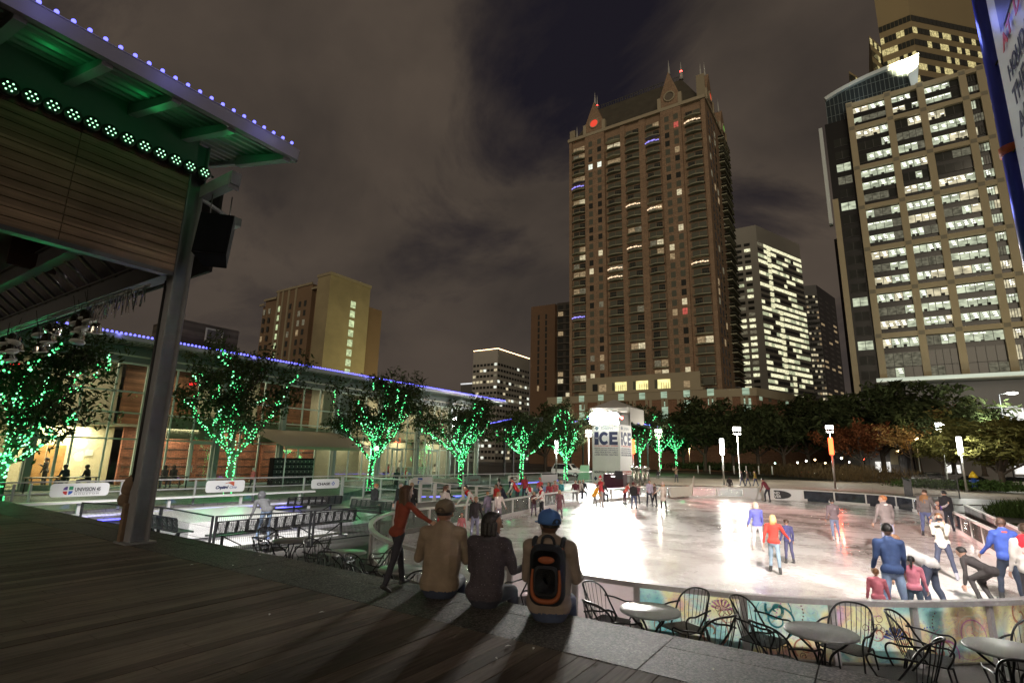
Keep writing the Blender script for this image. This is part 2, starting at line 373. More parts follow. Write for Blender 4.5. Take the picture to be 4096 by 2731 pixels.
# ground beyond the rink
tanpath = paving_mat('sandy_concrete_path', (.30, .25, .185), 3, 3, 0, .7, .01, .08)
def strip(name, pts, m, z, t=.02): MB().prism([(p[0], p[1]) for p in pts], z-t, z).build(name, m, kind='structure')
ZP = .10
strip('path', [P(2545, 1935, ZP), P(2890, 1944, ZP), P(3330, 1960, ZP), P(3850, 1990, ZP), P(4150, 2004, ZP), P(4300, 1962, ZP), P(3900, 1945, ZP), P(3330, 1922, ZP), P(3050, 1917, ZP), P(2545, 1906, ZP)], tanpath, ZP, .3)
lawnm = mat('night_lawn', (.055, .06, .03), .9, noise=.4, nscale=3, bump=.6, bscale=40)
strip('lawn', [P(2470, 1904, .06), P(3050, 1914, .06), P(3330, 1919, .06), P(3900, 1942, .06), P(4500, 1965, .06), (140, 210), (-70, 210), P(2100, 1880, .06)], lawnm, .06)
steps = mat('dark_granite_steps', (.055, .045, .04), .5, noise=.3, nscale=4)
for i in range(3):
    a, b = 1985+i*34, 2016+i*34
    MB().prism([tuple(P(3350+i*110, a-6, .0)[:2]), tuple(P(4250, a+16, .0)[:2]), tuple(P(4330, b+18, .0)[:2]), tuple(P(3420+i*110, b-8, .0)[:2])], -.2, .075-.03*i).build('step_terrain', [steps][0], kind='structure')
def water():
    m = mat('pond_water', (.008, .012, .01), .04, spec=.8); t = m.node_tree; b = t.nodes['Principled BSDF']
    tc = N(t, 'ShaderNodeTexCoord'); n = N(t, 'ShaderNodeTexNoise', i_Scale=3.5, i_Detail=3.0, i_Distortion=.6); t.links.new(tc.outputs['Object'], n.inputs['Vector'])
    bp = N(t, 'ShaderNodeBump', i_Strength=.5, i_Distance=.05); t.links.new(n.outputs[0], bp.inputs['Height']); t.links.new(bp.outputs[0], b.inputs['Normal']); return m
strip('water', [P(3640, 2050, .012), P(4100, 2062, .012), P(4600, 2080, .012), P(4700, 2290, .012), P(4150, 2225, .012)], water(), .012)
road = mat('street_asphalt', (.05, .05, .05), .6, noise=.2, nscale=.6, bump=.2)
strip('road', [(-120, 128), (160, 128), (160, 143), (-120, 143)], road, .075)
# ================================================================== THE STAGE (canopy over the deck)
steel = mat('painted_grey_steel', (.19, .19, .20), .45, noise=.12, nscale=3, spec=.5)
steel2 = mat('dark_steel', (.045, .045, .048), .4)
galv = mat('ribbed_roof_decking', (.20, .21, .21), .38, metal=.3, noise=.1, nscale=2)
XW, YC = -9.3, 4.02
stage = empty('stage_canopy', (XW, YC, DECK), label='timber and steel stage canopy with ribbed roof and tall grey post over the deck', cat='canopy')
mb = MB()  # H-section column, flanges facing the deck edge
cx, cyy = -9.42, 3.98
mb.box((cx, cyy-.12, (DECK+7.95)/2), (.25, .025, 7.95-DECK)); mb.box((cx, cyy+.12, (DECK+7.95)/2), (.25, .025, 7.95-DECK)); mb.box((cx, cyy, (DECK+7.95)/2), (.022, .214, 7.95-DECK))
mb.box((cx, cyy, DECK+.012), (.42, .42, .024))
mb.build('column', steel, stage)
MB().tube([(cx-.1, cyy-.145, z+.0) for z in (DECK+.9, 3, 4.2, 5.4)], .014).tube([(cx-.06, cyy-.145, z) for z in (DECK+.9, 3.2, 5.3)], .01).build('cable', mat('black_rubber', (.012, .012, .012), .6), stage)
MB().ball((cx-.2, cyy-.12, DECK+.82), (.11, .10, .2), R=Matrix.Rotation(.5, 3, 'Y')).ball((cx-.24, cyy-.14, DECK+.62), (.09, .1, .11)).box((cx-.12, cyy-.16, DECK+.3), (.1, .05, .55)).build('covered_junction_box', mat('tan_canvas', (.15, .10, .065), .85, noise=.3, nscale=9, bump=.8, bscale=14), stage, label='tan canvas wrapped round the cable box at the post foot')
woodw = board_mat('weathered_ipe_slats', (.19, .125, .085), 'Z', .132, .55, .4, (1.3, 30))
mb = MB(); z = 5.50
while z < 7.25:
    y0 = -3.
    for y1 in (-.9, 2.3, 3.83):
        mb.box((XW+.02+rnd.uniform(-.004, .004), (y0+y1)/2, z+.062), (.03, y1-y0-.008, .12)); y0 = y1
    z += .132
mb.build('slat_wall', woodw, stage)
MB().box((XW-.05, .4, 6.42), (.06, 6.8, 1.84)).box((XW-.0, .4, 5.46), (.16, 6.8, .07)).build('wall_frame', steel2, stage)
MB().box((XW-.02, .4, 7.74), (.1, 7.0, .86)).build('upper_panel', mat('grey_soffit_panel', (.12, .12, .125), .6), stage)
# roof : ribbed decking with the ribs along the eave
XE, YE = -7.66, 4.74
mb = MB(); n = 15; wv = []
pts = []; x0, x1 = -14.5, XE-.06; N_ = 104
for i in range(N_+1):
    x = x0+(x1-x0)*((i+(.0, .55, .0, -.55)[i % 4]*.8))/N_; z = 7.56+(.11 if i % 4 in (1, 2) else 0)+(XE-x)*.27
    pts.append((x, z))
for i in range(N_):
    (xa, za), (xb, zb) = pts[i], pts[i+1]
    mb.add([(xa, -4, za), (xb, -4, zb), (xb, YE-.05, zb), (xa, YE-.05, za)], [(0, 1, 2, 3)])
zr = lambda x: 7.56+(XE-x)*.27
mb.add([(x, y, zr(x)+dz) for dz in (.14, .20) for x, y in ((x0, -4), (x1, -4), (x1, YE-.05), (x0, YE-.05))], [(3, 2, 1, 0), (4, 5, 6, 7), (0, 1, 5, 4), (1, 2, 6, 5), (2, 3, 7, 6), (3, 0, 4, 7)])
mb.build('roof_decking', galv, stage)
mb = MB(); mb.box((XE, .35, 7.60), (.1, 8.8, .2)); mb.build('eave_fascia', mat('pale_grey_fascia', (.30, .30, .32), .5), stage)
MB().bar((-14.5, YE, zr(-14.5)+.04), (XE, YE, zr(XE)+.04), .09, .22).build('end_fascia', mat('pale_grey_fascia', (.3, .3, .32)), stage)
for y in (-.6, .30, 1.16, 2.02, 2.86, 3.65, 4.60):
    mb = MB()
    a = [(XW+.05, y-.06, zr(XW)-.01), (XE-.04, y-.06, 7.555), (XE-.04, y-.06, 7.44), (XW+.05, y-.06, zr(XW)-.2)]
    b = [(p[0], y+.06, p[2]) for p in a]
    mb.add(a+b, [(0, 1, 2, 3), (7, 6, 5, 4), (0, 4, 5, 1), (1, 5, 6, 2), (2, 6, 7, 3), (3, 7, 4, 0)])
    mb.build('roof_beam', steel, stage)
MB().box((XW+.55, 4.10, 7.03), (1.0, .16, .22)).box((XW+1.0, 4.1, 6.98), (.02, .18, .26)).build('bracket_arm', steel, stage)
# truss girders running back from the post
mb = MB(); yb = 3.90
mb.box((-19.5, yb, 5.68), (20.1, .1, .34)); mb.box((-19.5, yb, 5.50), (20.1, .22, .025)); mb.box((-19.5, yb, 5.86), (20.1, .22, .025))
mb.build('girder', steel, stage)
mb = MB(); mb.box((-20.3, 3.30, 6.42), (20.0, .1, .34)); mb.box((-20.3, 3.30, 6.24), (20, .22, .025)); mb.box((-20.3, 3.30, 6.60), (20, .22, .025)); mb.build('girder', steel, stage)
for i in range(30): MB().bar((-10.4-i*.62, 3.86, 5.85), (-10.4-i*.62, 3.36, 6.26), .09, .05).build('truss_web', steel2, stage)
mb = MB(); mb.box((-20, 0.0, 6.95), (21, 7.7, .08)); mb.box((-14.2, 3.2, 6.6), (.08, .8, .7))
mb.build('soffit', mat('red_brown_soffit', (.06, .03, .022), .7, noise=.3), stage)
MB().box((-20.2, 4.7, 6.75), (20.6, .06, 1.7)).build('rear_screen', mat('dark_screen', (.022, .018, .016), .8, noise=.3), stage)
MB().box((-20.2, 3.78, 5.42), (19, .05, .03)).tube([(-10, 3.8, 5.40), (-29, 3.8, 5.40)], .02).build('hanging_rail', mat('bright_rail', (.4, .4, .4), .3, metal=.8), stage)
blackrub = mat('black_rubber', (.012, .012, .012))
def bulb_string(name, pts, r, m, label, group, cable=.012, cat='string lights', hang=0, cap=100, par=None):
    root = empty(name, pts[0], label=label, cat=cat, group=group)
    me = MB(False).ball((0, 0, 0), r, 8, 5).mesh('bulb', m)
    for p in pts[:cap]: inst('bulb', me, root, Matrix.Translation(Vector(p)-Vector(pts[0])))
    if len(pts) > cap:
        mb = MB()
        for p in pts[cap:]: mb.ball(p, r, 6, 4)
        mb.build('bulb_run', m, root, kind='stuff')
    MB().tube([Vector(p)-Vector((0, 0, r*1.1)) for p in pts], cable, 4).build('cable', mat('white_cable', (.5, .5, .5)), root)
    return root
bluew = glow('blue_led_core', (.14, .14, 1.0), 3.4)
root = bulb_string('string_lights', [(XE+.02, 4.62-i*.168, 7.765) for i in range(36)], .027, bluew, 'row of round blue bulbs along the eave of the stage canopy', 'blue eave lights')
for i in range(4):
    lamp('blue_light', 'POINT', (.35, -.5-i*1.4, -.02), 1.6, (.25, .25, 1), .1, root)
# round green fixtures linked in a row along the top of the slat wall
gcore = glow('green_led_face', (.03, .85, .15), 1.9); gdot = glow('green_led_dot', (.42, 1, .55), 2.6); canm = mat('black_can', (.015, .02, .016), .4)
def make_green():
    r = empty('stage_light', (0, 0, 0), label='round green LED fixture in a row along the slat wall', cat='stage light', group='round green LED fixtures along the slat wall')
    Ry = Matrix.Rotation(rad(90), 3, 'Y')
    MB(False).lathe([(.09, -.12), (.112, -.06), (.115, .0), (.1, .012)], (0, 0, 0), 18, R=Ry).build('can', canm, r)
    MB(False).lathe([(.0, .006), (.097, .006)], (0, 0, 0), 18, R=Ry).build('face', gcore, r)
    mb = MB(False)
    for k in range(7):
        a = k*math.pi/3; q = 0 if k == 6 else .06
        mb.ball((.010, q*math.cos(a), q*math.sin(a)), (.010, .013, .013), 8, 5)
    mb.build('led', gdot, r)
    MB(False).bar((-.03, -.11, 0), (-.03, -.17, .0), .03).bar((-.03, .11, 0), (-.03, .17, 0), .03).build('link', canm, r)
    return r
g0 = make_green()
GREEN_LABEL = {0: 'round green LED fixture nearest the loudspeaker at the end of the slat wall row', 12: 'round green LED fixture at the far end of the row from the loudspeaker'}
for i in range(14):
    o = g0 if i == 0 else copy_tree(g0)
    o.location = (XW+.20, 3.98-i*.232, 7.33)
    if i in GREEN_LABEL: o['label'] = GREEN_LABEL[i]
    else: o['label'] = 'round green LED fixture in the middle of the row along the slat wall'
for i in range(3):
    lamp('green_light', 'POINT', (.75, -i*1.15, .05), 1.9, (.03, 1, .22), .08, g0)
# loudspeaker on chains
sp = empty('loudspeaker', (-8.75, 4.15, 5.72), rz=rad(48), label='black loudspeaker cabinet hung on chains beside the grey post', cat='loudspeaker'); sp.scale = (.8, .8, .82)
blk = mat('black_speaker_paint', (.006, .006, .007), .8, spec=.1); grl = mat('speaker_grille_cloth', (.005, .005, .006), .95, bump=.3, bscale=220, spec=.05)
T = Matrix.Rotation(rad(-12), 4, 'X')
mb = MB(False); mb.T = T
mb.prism([(-.32, -.26), (.32, -.26), (.22, .28), (-.22, .28)], 0.0, .95); mb.build('cabinet', blk, sp)
mb = MB(False); mb.T = T; mb.box((0, -.275, .475), (.6, .025, .9)); mb.build('grille', grl, sp)
mb = MB(False); mb.box((0, .0, .49), (.02, .02, .01)); mb.tube([(-.2, .1, .94), (-.2, .1, 1.5)], .012); mb.tube([(.18, .1, .94), (.18, .1, 1.45)], .012); mb.build('chain', mat('chain_steel', (.1, .1, .1), .4, metal=.8), sp)
# silver bells hanging in clusters under the girder
bellm = mat('polished_silver', (.75, .74, .68), .12, metal=1.0)
def make_bell():
    r = empty('silver_bell', (0, 0, 0), label='polished silver bell', cat='bell', group='silver bells hung in clusters below the girder')
    MB(False).lathe([(.0, .20), (.05, .195), (.085, .16), (.10, .10), (.105, .05), (.12, .02), (.125, 0), (.11, 0), (.09, .06), (0, .15)], n=16).build('bell_body', bellm, r)
    MB(False).lathe([(.122, -.012), (.13, .0), (.126, .014), (.118, .0)], n=16).build('bell_rim', mat('rim_white', (.8, .8, .75), .25), r)
    MB(False).tube([(0, 0, .2), (0, 0, .62)], .006).build('cord', blackrub, r)
    return r
b0 = make_bell(); first = True
for cxp, where in ((-12.55, 'closest to the grey post'), (-14.7, 'in the middle of the girder'), (-16.9, 'farthest from the grey post')):
    for dx, dz in ((0, -.35), (.22, -.2), (-.2, -.42), (.05, -.62), (.32, -.42), (-.32, -.22), (-.1, -.12)):
        o = b0 if first else copy_tree(b0); first = False
        o.location = (cxp+dx*.8, 3.8+rnd.uniform(-.1, .1), 5.25+dz); o.rotation_euler = (rnd.uniform(-.25, .25), rnd.uniform(-.4, .4), 0)
        o['label'] = 'polished silver bell in the cluster below the girder '+where
mb = MB()
for i in range(46):
    x = -10.1-i*.055+rnd.uniform(-.02, .02); mb.bar((x, 3.8+rnd.uniform(-.05, .05), 5.4), (x+rnd.uniform(-.02, .02), 3.8+rnd.uniform(-.05, .05), 5.12-rnd.uniform(0, .16)), .014)
mb.build('icicle_garland', bellm, label='garland of short silver icicles under the girder next to the post', cat='garland')

for i in range(13):
    x, y = rnd.uniform(-8, 1), rnd.uniform(3.0, 4.62)
    mb = MB(); a = rnd.uniform(0, 6); c, s_, L_ = math.cos(a), math.sin(a), rnd.uniform(.012, .03); z = DECK+.004
    mb.add([(x-c*L_, y-s_*L_, z), (x+s_*L_*.4, y-c*L_*.4, z+.004), (x+c*L_, y+s_*L_, z+.002), (x-s_*L_*.4, y+c*L_*.4, z+.007), (x, y, z+.011)], [(0, 1, 4), (1, 2, 4), (2, 3, 4), (3, 0, 4)])
    mb.build('paper_scrap', mat('paper_scrap_white', (.7, .68, .64), .7), label='tiny white scrap of paper lying on the deck edge', cat='litter', group='paper scraps on the deck edge')
def PDp(px, py, D):
    d = ray(px, py); return C0 + d*(D/math.hypot(d.x, d.y))
# ================================================================== THE HALL
def glass_mat(name, tint, refl=.08, rough=.02):
    m = bpy.data.materials.new(name); m.use_nodes = True; t = m.node_tree; t.nodes.clear(); L = t.links.new
    tr = N(t, 'ShaderNodeBsdfTransparent'); tr.inputs[0].default_value = (*tint, 1)
    g = N(t, 'ShaderNodeBsdfGlossy', i_Roughness=rough); fr = N(t, 'ShaderNodeLayerWeight', i_Blend=.5); pw = N(t, 'ShaderNodeMath', operation='POWER', i_1=4.5); L(fr.outputs['Facing'], pw.inputs[0])
    ad = N(t, 'ShaderNodeMath', operation='MULTIPLY_ADD', i_1=.7, i_2=refl, use_clamp=True); L(pw.outputs[0], ad.inputs[0])
    mx = N(t, 'ShaderNodeMixShader'); L(ad.outputs[0], mx.inputs[0]); L(tr.outputs[0], mx.inputs[1]); L(g.outputs[0], mx.inputs[2])
    o = N(t, 'ShaderNodeOutputMaterial'); L(mx.outputs[0], o.inputs[0]); return m
paneg = glass_mat('window_glass', (.86, .9, .87), .05)
railg = glass_mat('railing_glass', (.80, .88, .85), .04)
alum = mat('grey_green_frame', (.42, .50, .46), .45, spec=.5)
brickm = paving_mat('red_brick', (.24, .085, .05), .30, .10, .5, .8, .012, .25)
def vert_brick(name, c, noise=.25, sx=.3, sy=.1, mortar=.012):
    m = paving_mat(name, c, sx, sy, .5, .8, mortar, noise); t = m.node_tree
    br = [n for n in t.nodes if n.bl_idname == 'ShaderNodeTexBrick'][0]; tc = [n for n in t.nodes if n.bl_idname == 'ShaderNodeTexCoord'][0]
    mp = N(t, 'ShaderNodeMapping'); mp.inputs['Rotation'].default_value = (0, 0, 0)
    sx_ = N(t, 'ShaderNodeSeparateXYZ'); cb = N(t, 'ShaderNodeCombineXYZ'); L = t.links.new
    L(tc.outputs['Object'], sx_.inputs[0]); ad = N(t, 'ShaderNodeMath', operation='ADD'); L(sx_.outputs['X'], ad.inputs[0]); L(sx_.outputs['Y'], ad.inputs[1])
    L(ad.outputs[0], cb.inputs[0]); L(sx_.outputs['Z'], cb.inputs[1]); L(cb.outputs[0], br.inputs['Vector']); return m
brickw = vert_brick('red_brick_wall', (.25, .09, .055))
cream = mat('cream_plaster', (.62, .55, .38), .8, noise=.05)
beige = mat('beige_panel', (.30, .28, .21), .7, noise=.08, nscale=2)
brownw = board_mat('brown_wood_panelling', (.12, .06, .035), 'Z', .12, .5)
FX = -36.0
hall = empty('glass_hall', (FX, 25, .42), label='long two storey glass hall with ribbed roof and steel posts behind the lit trees', cat='building')
fy = lambda px, py: PX(px, py, FX).y
YS = [-4.9, -.1, 4.85, 9.62, 14.55, 19.05, 23.7, 28.45, 33.2, 38.05, 42.8, 47.5]
# shell
MB().box((-42.5, 21.3, 8.2), (12, 52.4, .3)).box((-48.4, 21.3, 4.3), (.3, 52.4, 8)).build('rear_wall', mat('rear_wall_grey', (.1, .1, .095), .8), hall)
mb = MB(); nr = 0; x = -37.5
mb.box((-36, 22.5, 8.64), (3.3, 57, .06))
y = -5.8
while y < 50.6: # ribs of the soffit, across the overhang
    mb.box((-35.4, y, 8.57), (1.9, .07, .09)); y += .3
mb.build('roof_soffit', mat('green_grey_decking', (.17, .19, .18), .45), hall)
MB().box((-42.5, 22.5, 8.86), (15.9, 57.2, .24)).build('roof', mat('roof_dark', (.06, .06, .06), .8), hall)
MB().box((-34.44, 22.5, 8.78), (.1, 57.4, .28)).build('roof_fascia', mat('pale_grey_fascia', (.3, .3, .32)), hall)
MB().box((FX-.2, 21.3, 8.1), (.35, 52.6, .9)).build('header_beam', mat('header_grey', (.13, .145, .14), .55), hall)
for y in YS: MB().box((FX+.16, y, 4.45), (.3, .3, 8.1)).build('column', mat('column_grey_green', (.17, .21, .195), .5), hall)
for y in YS[1:]: MB().bar((FX+.2, y, 8.1), (-34.5, y, 8.5), .14, .2).build('bracket', mat('column_grey_green', (.17, .21, .195)), hall)
# interior, bay by bay
MB().box((-42, 21.3, .38), (11.8, 52.2, .1)).build('hall_floor', mat('polished_hall_floor', (.25, .22, .18), .25), hall)
MB().box((-42, 21.3, 4.05), (8.6, 52.2, .14)).box((-41.5, 21.3, 8.03), (11, 52.2, .1)).build('ceiling', mat('ceiling_white', (.5, .47, .4), .8), hall)
BAY = [ # lower back wall, its X, upper back wall, lamp warmth, lower watts, upper watts
 (cream, -40.5, brownw, 60, 12), (cream, -40.5, beige, 60, 12), (cream, -40.2, beige, 130, 16), (cream, -39.8, beige, 380, 26), (brickw, -38.4, brownw, 150, 20), (brickw, -38.4, beige, 90, 14),
 (brickw, -38.2, brownw, 110, 12), (beige, -38.4, beige, 70, 16), (beige, -40.5, beige, 120, 24), (beige, -41, beige, 130, 24), (beige, -40, beige, 80, 20)]
trans = [3.19, 4.69, 5.91]
for i in range(len(YS)-1):
    y0, y1 = YS[i]+.16, YS[i+1]-.16; lw, lx, uw, lwt, uwt = BAY[i]
    mb = MB(); mb.box((lx, (YS[i]+YS[i+1])/2, 2.22), (.2, YS[i+1]-YS[i]-.01, 3.5)); mb.build('interior_wall', lw, hall)
    if lw is brickw:
        mb = MB()
        for z in (1.0, 1.55, 2.1, 2.65): mb.box((lx+.11, (y0+y1)/2, z), (.03, y1-y0, .07))
        mb.build('dark_brick_course', mat('dark_course', (.05, .03, .025), .7), hall)
    MB().box((-39.5 if i != 3 else -40.2, (YS[i]+YS[i+1])/2, 6.05), (.2, YS[i+1]-YS[i]-.01, 3.85)).build('upper_interior_wall', uw, hall)
    wroot = MB().box((FX-.02, (y0+y1)/2, 7.57), (.12, y1-y0, .09)).box((FX-.02, (y0+y1)/2, .46), (.12, y1-y0, .1))
    for z in trans: wroot.box((FX-.02, (y0+y1)/2, z), (.1, y1-y0, .085))
    nm = 3 if i in (3,) else (4 if i in (8, 9, 10) else 3)
    for k in range(nm+1):
        y = y0+(y1-y0)*k/nm; wroot.box((FX-.03, y, 4.0), (.1, .085, 7.05))
    win = wroot.build('window', alum, hall)
    MB().box((FX-.03, (y0+y1)/2, 4.0), (.012, y1-y0, 7.0)).build('pane', paneg, win)
    l = lamp('ceiling_light', 'AREA', (lx+1.3, (y0+y1)/2, 3.9), lwt*1.5, (1, .86, .58), 2.2, None); l.parent = hall; l.matrix_parent_inverse = hall.matrix_basis.inverted(); l.rotation_euler = (0, 0, 0)
    l = lamp('ceiling_light', 'AREA', (-37.6, (y0+y1)/2, 7.85), uwt*9, (1, .80, .55), 1.6, None); l.parent = hall; l.matrix_parent_inverse = hall.matrix_basis.inverted()
    MB().lathe([(.14, 0), (.14, .05)], (-37.0, y0+1.2, 7.9), 14).build('downlight', glow('downlight_face', (1, .92, .75), 5), hall)
# solid upper panels between the glazing
for (y0, y1, z0, z1, m) in ((19.25, 20.6, 4.8, 7.4, beige), (22.0, 23.5, 3.3, 4.6, beige), (24, 28.2, 3.3, 4.55, beige), (27.2, 28.2, 4.75, 7.4, beige), (16.0, 18.9, 3.3, 4.6, beige), (28.7, 30.2, 3.3, 7.4, mat('grey_blind', (.2, .21, .2), .7))):
    MB().box((FX-.12, (y0+y1)/2, (z0+z1)/2), (.06, y1-y0, z1-z0)).build('infill_panel', m, hall)
# the bright bay : pair of timber doors and glazed entrance doors
wd = mat('honey_oak_door', (.38, .2, .07), .45, noise=.2, nscale=3)
d = MB().box((-39.66, 10.9, 1.6), (.06, .85, 2.3)).box((-39.66, 11.82, 1.6), (.06, .85, 2.3)).build('timber_door', wd, hall)
MB().box((-39.6, 11.42, 1.5), (.05, .04, .3)).build('handle', mat('bright_rail', (.4, .4, .4)), d)
for y in (10.1, 18.2, 35.6, 40.5):
    d = MB().box((FX+.03, y-.62, 1.8), (.1, .12, 2.75)).box((FX+.03, y+.62, 1.8), (.1, .12, 2.75)).box((FX+.03, y, 3.1), (.1, 1.12, .16)).box((FX+.03, y, .58), (.1, 1.12, .24)).build('glass_door', mat('pale_door_frame', (.38, .44, .40), .45), hall)
    MB().box((FX+.1, y-.5, 1.5), (.05, .04, .45)).build('handle', mat('bright_rail', (.4, .4, .4)), d)
exitg = glow('exit_red', (1, .03, .03), 4)
for y, z, px_ in ((8.9, 7.0, -38.6), (18.3, 7.1, -38.6)):
    ex = empty('exit_sign', (px_, y, z), label='glowing red EXIT sign behind the glass of the bay %s the grey post' % ('left of' if y < 10 else 'right of'), cat='sign')
    MB().box((px_, y, z), (.06, .62, .26)).build('sign_board', mat('sign_board_dark', (.06, .01, .01), .5), ex)
    text('EXIT', .22, exitg, (px_+.035, y-.25, z-.08), (0, 1, 0), ex, bold=.006)
# small things on the walls
for y, z in ((16.6, 2.2), (13.4, 2.35)):
    MB().box((-38.25 if y > 15 else -39.65, y, z), (.03, .42, .38)).build('wall_notice', mat('paper_white', (.75, .72, .6), .7), label='pale paper notice on the '+('brick' if y > 15 else 'cream')+' wall inside the hall', cat='notice')
# roof box with louvre
bx = empty('rooftop_plant_box', (-39, 21.5, 8.98), label='grey slatted timber plant room with a pale louvre on the hall roof', cat='plant room')
bw = board_mat('grey_cladding', (.10, .085, .075), 'Z', .24, .7)
a, b = PX(708, 1272, -37.6), PX(958, 1313, -37.6)
za = a.z
MB().span((-41.2, PX(715, 1275, -37.6).y, 8.98), (-37.6, b.y, za)).build('cladding', bw, bx)
l0, l1 = PX(825, 1310, -37.55), PX(886, 1378, -37.55)
lv = MB().span((-37.58, l0.y, l1.z), (-37.5, l1.y, l1.z+.09)).span((-37.58, l0.y, l0.z-.09), (-37.5, l1.y, l0.z)).span((-37.58, l0.y, l1.z+.09), (-37.5, l0.y+.09, l0.z-.09)).span((-37.58, l1.y-.09, l1.z+.09), (-37.5, l1.y, l0.z-.09)).build('louvre_frame', mat('pale_frame', (.45, .43, .4), .5), bx)
mb = MB(); z = l1.z+.15
while z < l0.z-.1: mb.bar((-37.55, l0.y+.08, z), (-37.55, l1.y-.08, z), .02, .07); z += .11
mb.build('louvre_blade', mat('louvre_grey', (.12, .11, .11), .6), lv)
# blue LED line on the hall roof
pts = [(-34.42, -5+i*.225, 8.985) for i in range(248)]
pts.sort(key=lambda p: abs(p[1]-12)); pts = pts[:1]+pts[1:]
root = empty('string_lights', (-34.42, 20, 8.98), label='long line of blue bulbs along the roof edge of the glass hall', cat='string lights', group='blue eave lights')
me = MB(False).ball((0, 0, 0), .072, 8, 5).mesh('bulb', bluew)
for p in pts[:100]: inst('bulb', me, root, Matrix.Translation(Vector(p)-root.location))
mb = MB()
for p in pts[100:]: mb.ball(p, .072, 6, 4)
mb.build('bulb_run', bluew, root, kind='stuff')
MB().tube([(-34.42, -5, 8.93), (-34.42, 50.9, 8.93)], .02, 4).build('cable', mat('white_cable', (.5, .5, .5)), root)
for y in (4, 12, 20, 30, 40): lamp('blue_light', 'POINT', (.12, y-20, -.05), 4, (.25, .25, 1), .1, root)
# black bank of lockers and the canvas awning
lk = empty('locker_bank', (-34.3, 22.6, .42), label='bank of small black lockers with bright keys below the tan awning', cat='lockers')
ly0, ly1 = PX(1092, 1900, -34).y, PX(1252, 1900, -34).y
MB().span((-34.6, ly0, .42), (-34.05, ly1, 2.25)).build('cabinet', blk, lk)
mb = MB(); kb = MB()
nc = 10
for i in range(nc):
    for j in range(5):
        y = ly0+(ly1-ly0)*(i+.5)/nc; z = .62+.35*j
        mb.box((-34.04, y, z), ((.02), (ly1-ly0)/nc*.86, .29)); kb.box((-34.02, y+.09, z), (.03, .035, .09))
mb.build('locker_door', mat('locker_black', (.016, .016, .017), .35), lk); kb.build('key', mat('bright_key', (.8, .78, .7), .2, metal=.6), lk)
aw = empty('canvas_awning', (-33, 23, 3), label='tan canvas awning on thin poles in front of the glass hall', cat='awning')
ay0, ay1 = 20.9, 28.6
MB().add([(FX+.1, ay0, 4.25), (FX+.1, ay1, 4.25), (-31.2, ay1, 3.05), (-31.2, ay0, 3.05), (FX+.1, ay0, 4.20), (FX+.1, ay1, 4.20), (-31.2, ay1, 2.98), (-31.2, ay0, 2.98)], [(0, 3, 2, 1), (4, 5, 6, 7), (0, 1, 5, 4), (1, 2, 6, 5), (2, 3, 7, 6), (3, 0, 4, 7)]).box((-31.18, (ay0+ay1)/2, 2.95), (.03, ay1-ay0, .2)).build('canvas', mat('tan_awning', (.30, .25, .18), .85, noise=.12), aw)
for y in (ay0+.2, ay1-.15): MB().tube([(-31.25, y, .42), (-31.25, y, 2.95)], .045).build('pole', mat('pale_pole', (.4, .45, .42), .4), aw)
MB().ball((-31.1, ay1+.05, 3.1), .13).build('floodlight', glow('flood_small', (1, .97, .85), 40), aw)
lamp('flood_light', 'POINT', (1.95, 5.7, .15), 420, (1, .95, .8), .12, aw)
# ================================================================== TREES
barkm = mat('rough_bark', (.06, .045, .032), .9, noise=.4, nscale=9, bump=.9, bscale=24)
def leaf_mat(name, c, v=.45):
    m = bpy.data.materials.new(name); m.use_nodes = True; t = m.node_tree; t.nodes.clear(); L = t.links.new
    g = N(t, 'ShaderNodeNewGeometry'); r = ramp(t, [(0, tuple(q*(1-v) for q in c)), (1, tuple(min(1, q*(1+v)) for q in c))]); L(g.outputs['Random Per Island'], r.inputs[0])
    d = N(t, 'ShaderNodeBsdfDiffuse'); tl = N(t, 'ShaderNodeBsdfTranslucent'); L(r.outputs[0], d.inputs[0]); L(r.outputs[0], tl.inputs[0])
    mx = N(t, 'ShaderNodeMixShader', i_0=.3); L(d.outputs[0], mx.inputs[1]); L(tl.outputs[0], mx.inputs[2])
    o = N(t, 'ShaderNodeOutputMaterial'); L(mx.outputs[0], o.inputs[0]); return m
oak = leaf_mat('live_oak_leaves', (.05, .062, .03)); oak2 = leaf_mat('dark_oak_leaves', (.05, .062, .027)); rust = leaf_mat('rust_leaves', (.15, .055, .024)); gold = leaf_mat('golden_leaves', (.22, .13, .045)); olive = leaf_mat('olive_leaves', (.13, .125, .04))
